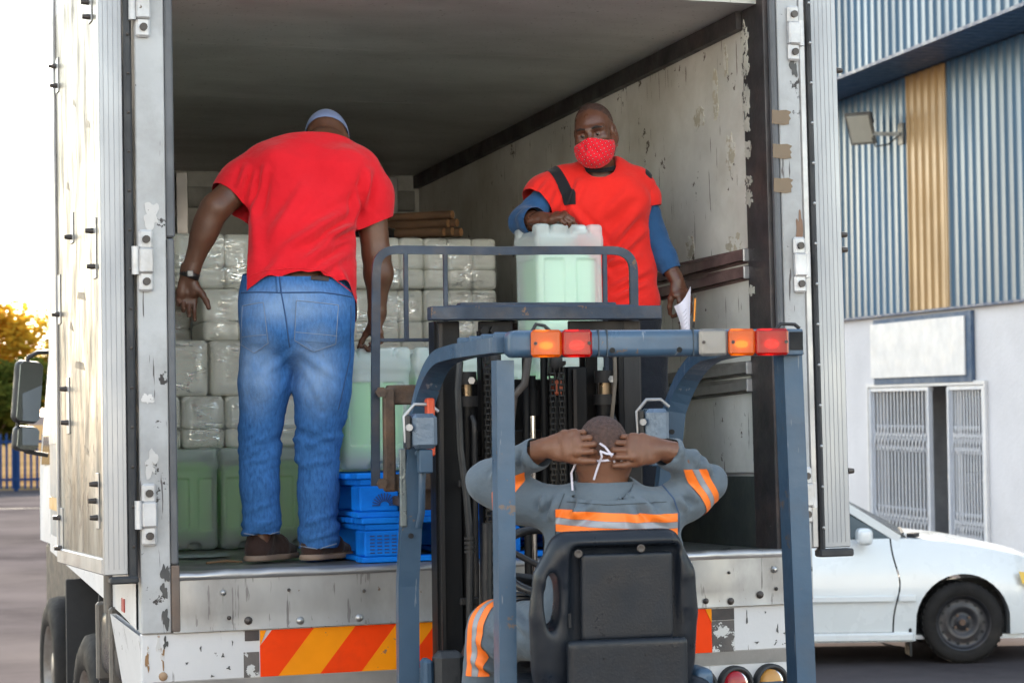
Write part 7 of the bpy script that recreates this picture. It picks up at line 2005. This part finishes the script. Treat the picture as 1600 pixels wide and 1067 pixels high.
tie_f([((0.077, 0.000, 1.729), -.09), ((0.087, 0.000, 1.718), -.07), ((0.092, 0.000, 1.706), -.05)])
# coverall: torso, sleeves, legs
s = SDF((-.52, -.24, .70), (.52, .62, 1.86), .0078)
s.chain([(0.038, 0.060, 1.026), (0.042, 0.050, 1.298), (0.048, 0.030, 1.454), (0.045, 0.000, 1.543), (0.036, 0.000, 1.587), (0.029, 0.010, 1.618)], [.19, .195, .198, .185, .14, .095], .035, (1, 0, 0), [.62, .62, .62, .62, .66, .85])
s.chain([(-0.099, 0.000, 1.574), (-0.226, 0.050, 1.608), (-0.330, 0.090, 1.658)], [.072, .068, .062], .03); s.chain([(-0.330, 0.090, 1.662), (-0.262, 0.030, 1.706), (-0.180, -0.040, 1.751), (-0.148, -0.075, 1.769)], [.060, .054, .045, .041], .02)
s.chain([(0.187, 0.000, 1.574), (0.274, 0.050, 1.609), (0.339, 0.090, 1.653)], [.072, .066, .060], .03); s.chain([(0.339, 0.090, 1.657), (0.286, 0.030, 1.703), (0.223, -0.040, 1.748), (0.191, -0.080, 1.764)], [.058, .054, .046, .042], .02)
s.chain([(-0.106, 0.100, 1.207), (-0.322, 0.340, 1.184)], [.098, .092], .05); s.chain([(-0.328, 0.340, 1.178), (-0.376, 0.400, 0.924)], [.090, .075], .03)
s.chain([(0.149, 0.100, 1.205), (0.196, 0.400, 1.173)], [.098, .09], .05); s.chain([(0.196, 0.400, 1.167), (0.193, 0.440, 0.913)], [.09, .075], .03)
cL = ((-0.170, -0.050, 1.753), dL); cR = ((0.209, -0.050, 1.756), dR)
half_plane(s, *cL, xlo=v3((-0.208, 0.000, 1.768))[0], xhi=v3((-0.048, 0.000, 1.766))[0]) if False else None
def cuff(s, p, n, rad):
    n = unit(n); p = v3(p); c0 = p + n * .045
    s.cone(c0 - n * .0, c0 + n * .06, rad, rad, 0, op='s') 
    ax = [s.lo[i] + s.h * np.arange(s.n[i]) for i in range(3)]
    Xg = ax[0][:, None, None] - p[0]; Yg = ax[1][None, :, None] - p[1]; Zg = ax[2][None, None, :] - p[2]
    D = Xg * n[0] + Yg * n[1] + Zg * n[2]; R2 = Xg ** 2 + Yg ** 2 + Zg ** 2
    m = (R2 < .10 ** 2); s.F[m] = np.maximum(s.F, D.astype(np.float32))[m]
cuff(s, cL[0], cL[1], .03); cuff(s, cR[0], cR[1], .03)
nP = ((0.026, -0.020, 1.635), (0, -.25, 1)); local_cut(s, nP[0], nP[1], .088)
DF = [((-0.049, -0.080, 1.625), (-0.060, -0.100, 1.559), .012, .007), ((-0.002, -0.100, 1.606), (-0.088, -0.100, 1.550), .014, .007), ((0.131, -0.100, 1.610), (0.178, -0.090, 1.575), .012, .008), ((0.102, -0.100, 1.595), (0.130, -0.100, 1.519), .016, .006), ((-0.117, -0.060, 1.615), (-0.141, -0.050, 1.548), .012, .008), ((-0.155, -0.040, 1.618), (-0.165, -0.040, 1.576), .010, .008),
      ((0.248, -0.030, 1.619), (0.276, -0.030, 1.570), .010, .008), ((0.282, -0.030, 1.637), (0.314, -0.030, 1.599), .010, .006), ((-0.290, 0.000, 1.721), (-0.311, 0.020, 1.672), .010, .006), ((-0.240, -0.040, 1.740), (-0.250, -0.040, 1.702), .010, .007), ((-0.206, -0.070, 1.760), (-0.214, -0.070, 1.716), .009, .006),
      ((0.250, -0.050, 1.782), (0.260, -0.050, 1.728), .010, .006), ((0.299, -0.000, 1.752), (0.308, 0.000, 1.703), .010, .007), ((0.329, 0.020, 1.722), (0.351, 0.030, 1.673), .010, .006), ((0.149, -0.100, 1.576), (0.226, -0.060, 1.544), .012, .005), ((-0.369, 0.250, 1.164), (-0.271, 0.280, 1.080), .014, .007), ((-0.265, 0.200, 1.258), (-0.204, 0.100, 1.198), .014, .007), ((-0.392, 0.300, 1.099), (-0.292, 0.300, 1.047), .012, .006)]
def cov_f(V): return 2.7 * folds(V, DF) + .0065 * vnoise(np.stack([V[:, 0] * 11 + V[:, 2] * 9, V[:, 1] * 10, V[:, 2] * 8 - V[:, 0] * 6], 1), 51) + .0016 * vnoise(V * 38, 52)
co, DV, DQ = net_obj('coverall', s, slate, p3, 2, cov_f, [cL + (.08,), cR + (.08,), nP + (.105,)], .013)
# collar, stand-up with a fold
vs = []; fs = []; n = 22; cc = v3((0.028, 0.005, 1.630))
for i in range(n + 1):
    a = math.pi * (1.12 * i / n + .94) ; ca, sa = math.cos(a), math.sin(a)
    for k, (r, z, dy) in enumerate(((.078, -.004, 0), (.077, .024, 0), (.080, .034, 0), (.088, .032, 0), (.099, -.004, 0), (.106, -.020, 0))):
        vs.append((cc[0] + ca * r * 1.08, cc[1] + sa * r * .95 - .0, cc[2] + z - .012 * max(0, -sa) * 0))
for i in range(n):
    for k in range(5): a = i * 6 + k; fs.append((a, a + 1, a + 7, a + 6))
MB().add(vs, fs, True).build('collar', slate, co)
dt = bvh(DV, DQ)
def band3(name, pts_mid, halfs, extra):
    pass
def bands(p, n, extra, w=.030):
    n = unit(n); p = v3(p)
    for (a, b_, m, off) in ((-w, -w * .32, orange_r, .0030), (-w * .30, w * .22, silver_r, .0032), (w * .24, w * .85, orange_r, .0030)):
        me = band_mesh('reflective_band', DV, DQ, [(p + n * b_, n), (p + n * a, -n)] + extra, off)
        if len(me.polygons): link('reflective_band', me, m, co)
# across the back (slopes up to the right a little)
bandn = (-.055, .06, -1)
bands((0.062, -0.100, 1.539), bandn, [(v3((-0.121, -0.100, 1.541)), (-1, 0, 0)), (v3((0.244, -0.100, 1.546)), (1, 0, 0)), (v3((0.056, 0.080, 1.529)), (0, 1, 0))], .036)
# upper arms
aLd = v3(bL[1]) - v3(bL[0]); aRd = v3(bR[1]) - v3(bR[0])
bands((-0.258, 0.050, 1.635), aLd + v3((-.02, 0, .06)), [(v3((-0.198, 0.000, 1.633)), (1, 0, 0)), (v3((-0.252, 0.000, 1.668)) + v3((0, 0, .015)), (-.35, 0, 1)), (v3((-0.314, 0.000, 1.653)), (-1, 0, 0))], .034)
bands((0.313, 0.050, 1.634), aRd + v3((.03, 0, .05)), [(v3((0.239, 0.000, 1.627)), (-1, 0, 0)), (v3((0.308, 0.000, 1.698)), (0, 0, 1))], .034)
# left thigh band
bands((-0.337, 0.340, 1.185), (-.75, .55, .12), [(v3((-0.162, 0.000, 1.218)), (1, 0, 0)), (v3((-0.299, 0.000, 1.046)), (0, 0, -1))], .040)
seam(dt, [X((-0.094, 0.000, 1.631)), X((-0.114, 0.000, 1.583)), X((-0.120, 0.000, 1.545)), X((-0.123, 0.000, 1.487))], 'shoulder_seam', plain('seam_dark', (.05, .065, .08), .9), co, .0018, 8)
seam(dt, [X((0.201, 0.000, 1.651)), X((0.233, 0.000, 1.612)), X((0.248, 0.000, 1.569)), X((0.247, 0.000, 1.512))], 'shoulder_seam', seam_m, co, .0018, 8)
seam(dt, [X((-0.087, 0.000, 1.608)), X((0.037, 0.000, 1.599)), X((0.210, 0.000, 1.604))], 'yoke_seam', plain('seam_dark2', (.06, .075, .09), .9), co, .0014, 14)
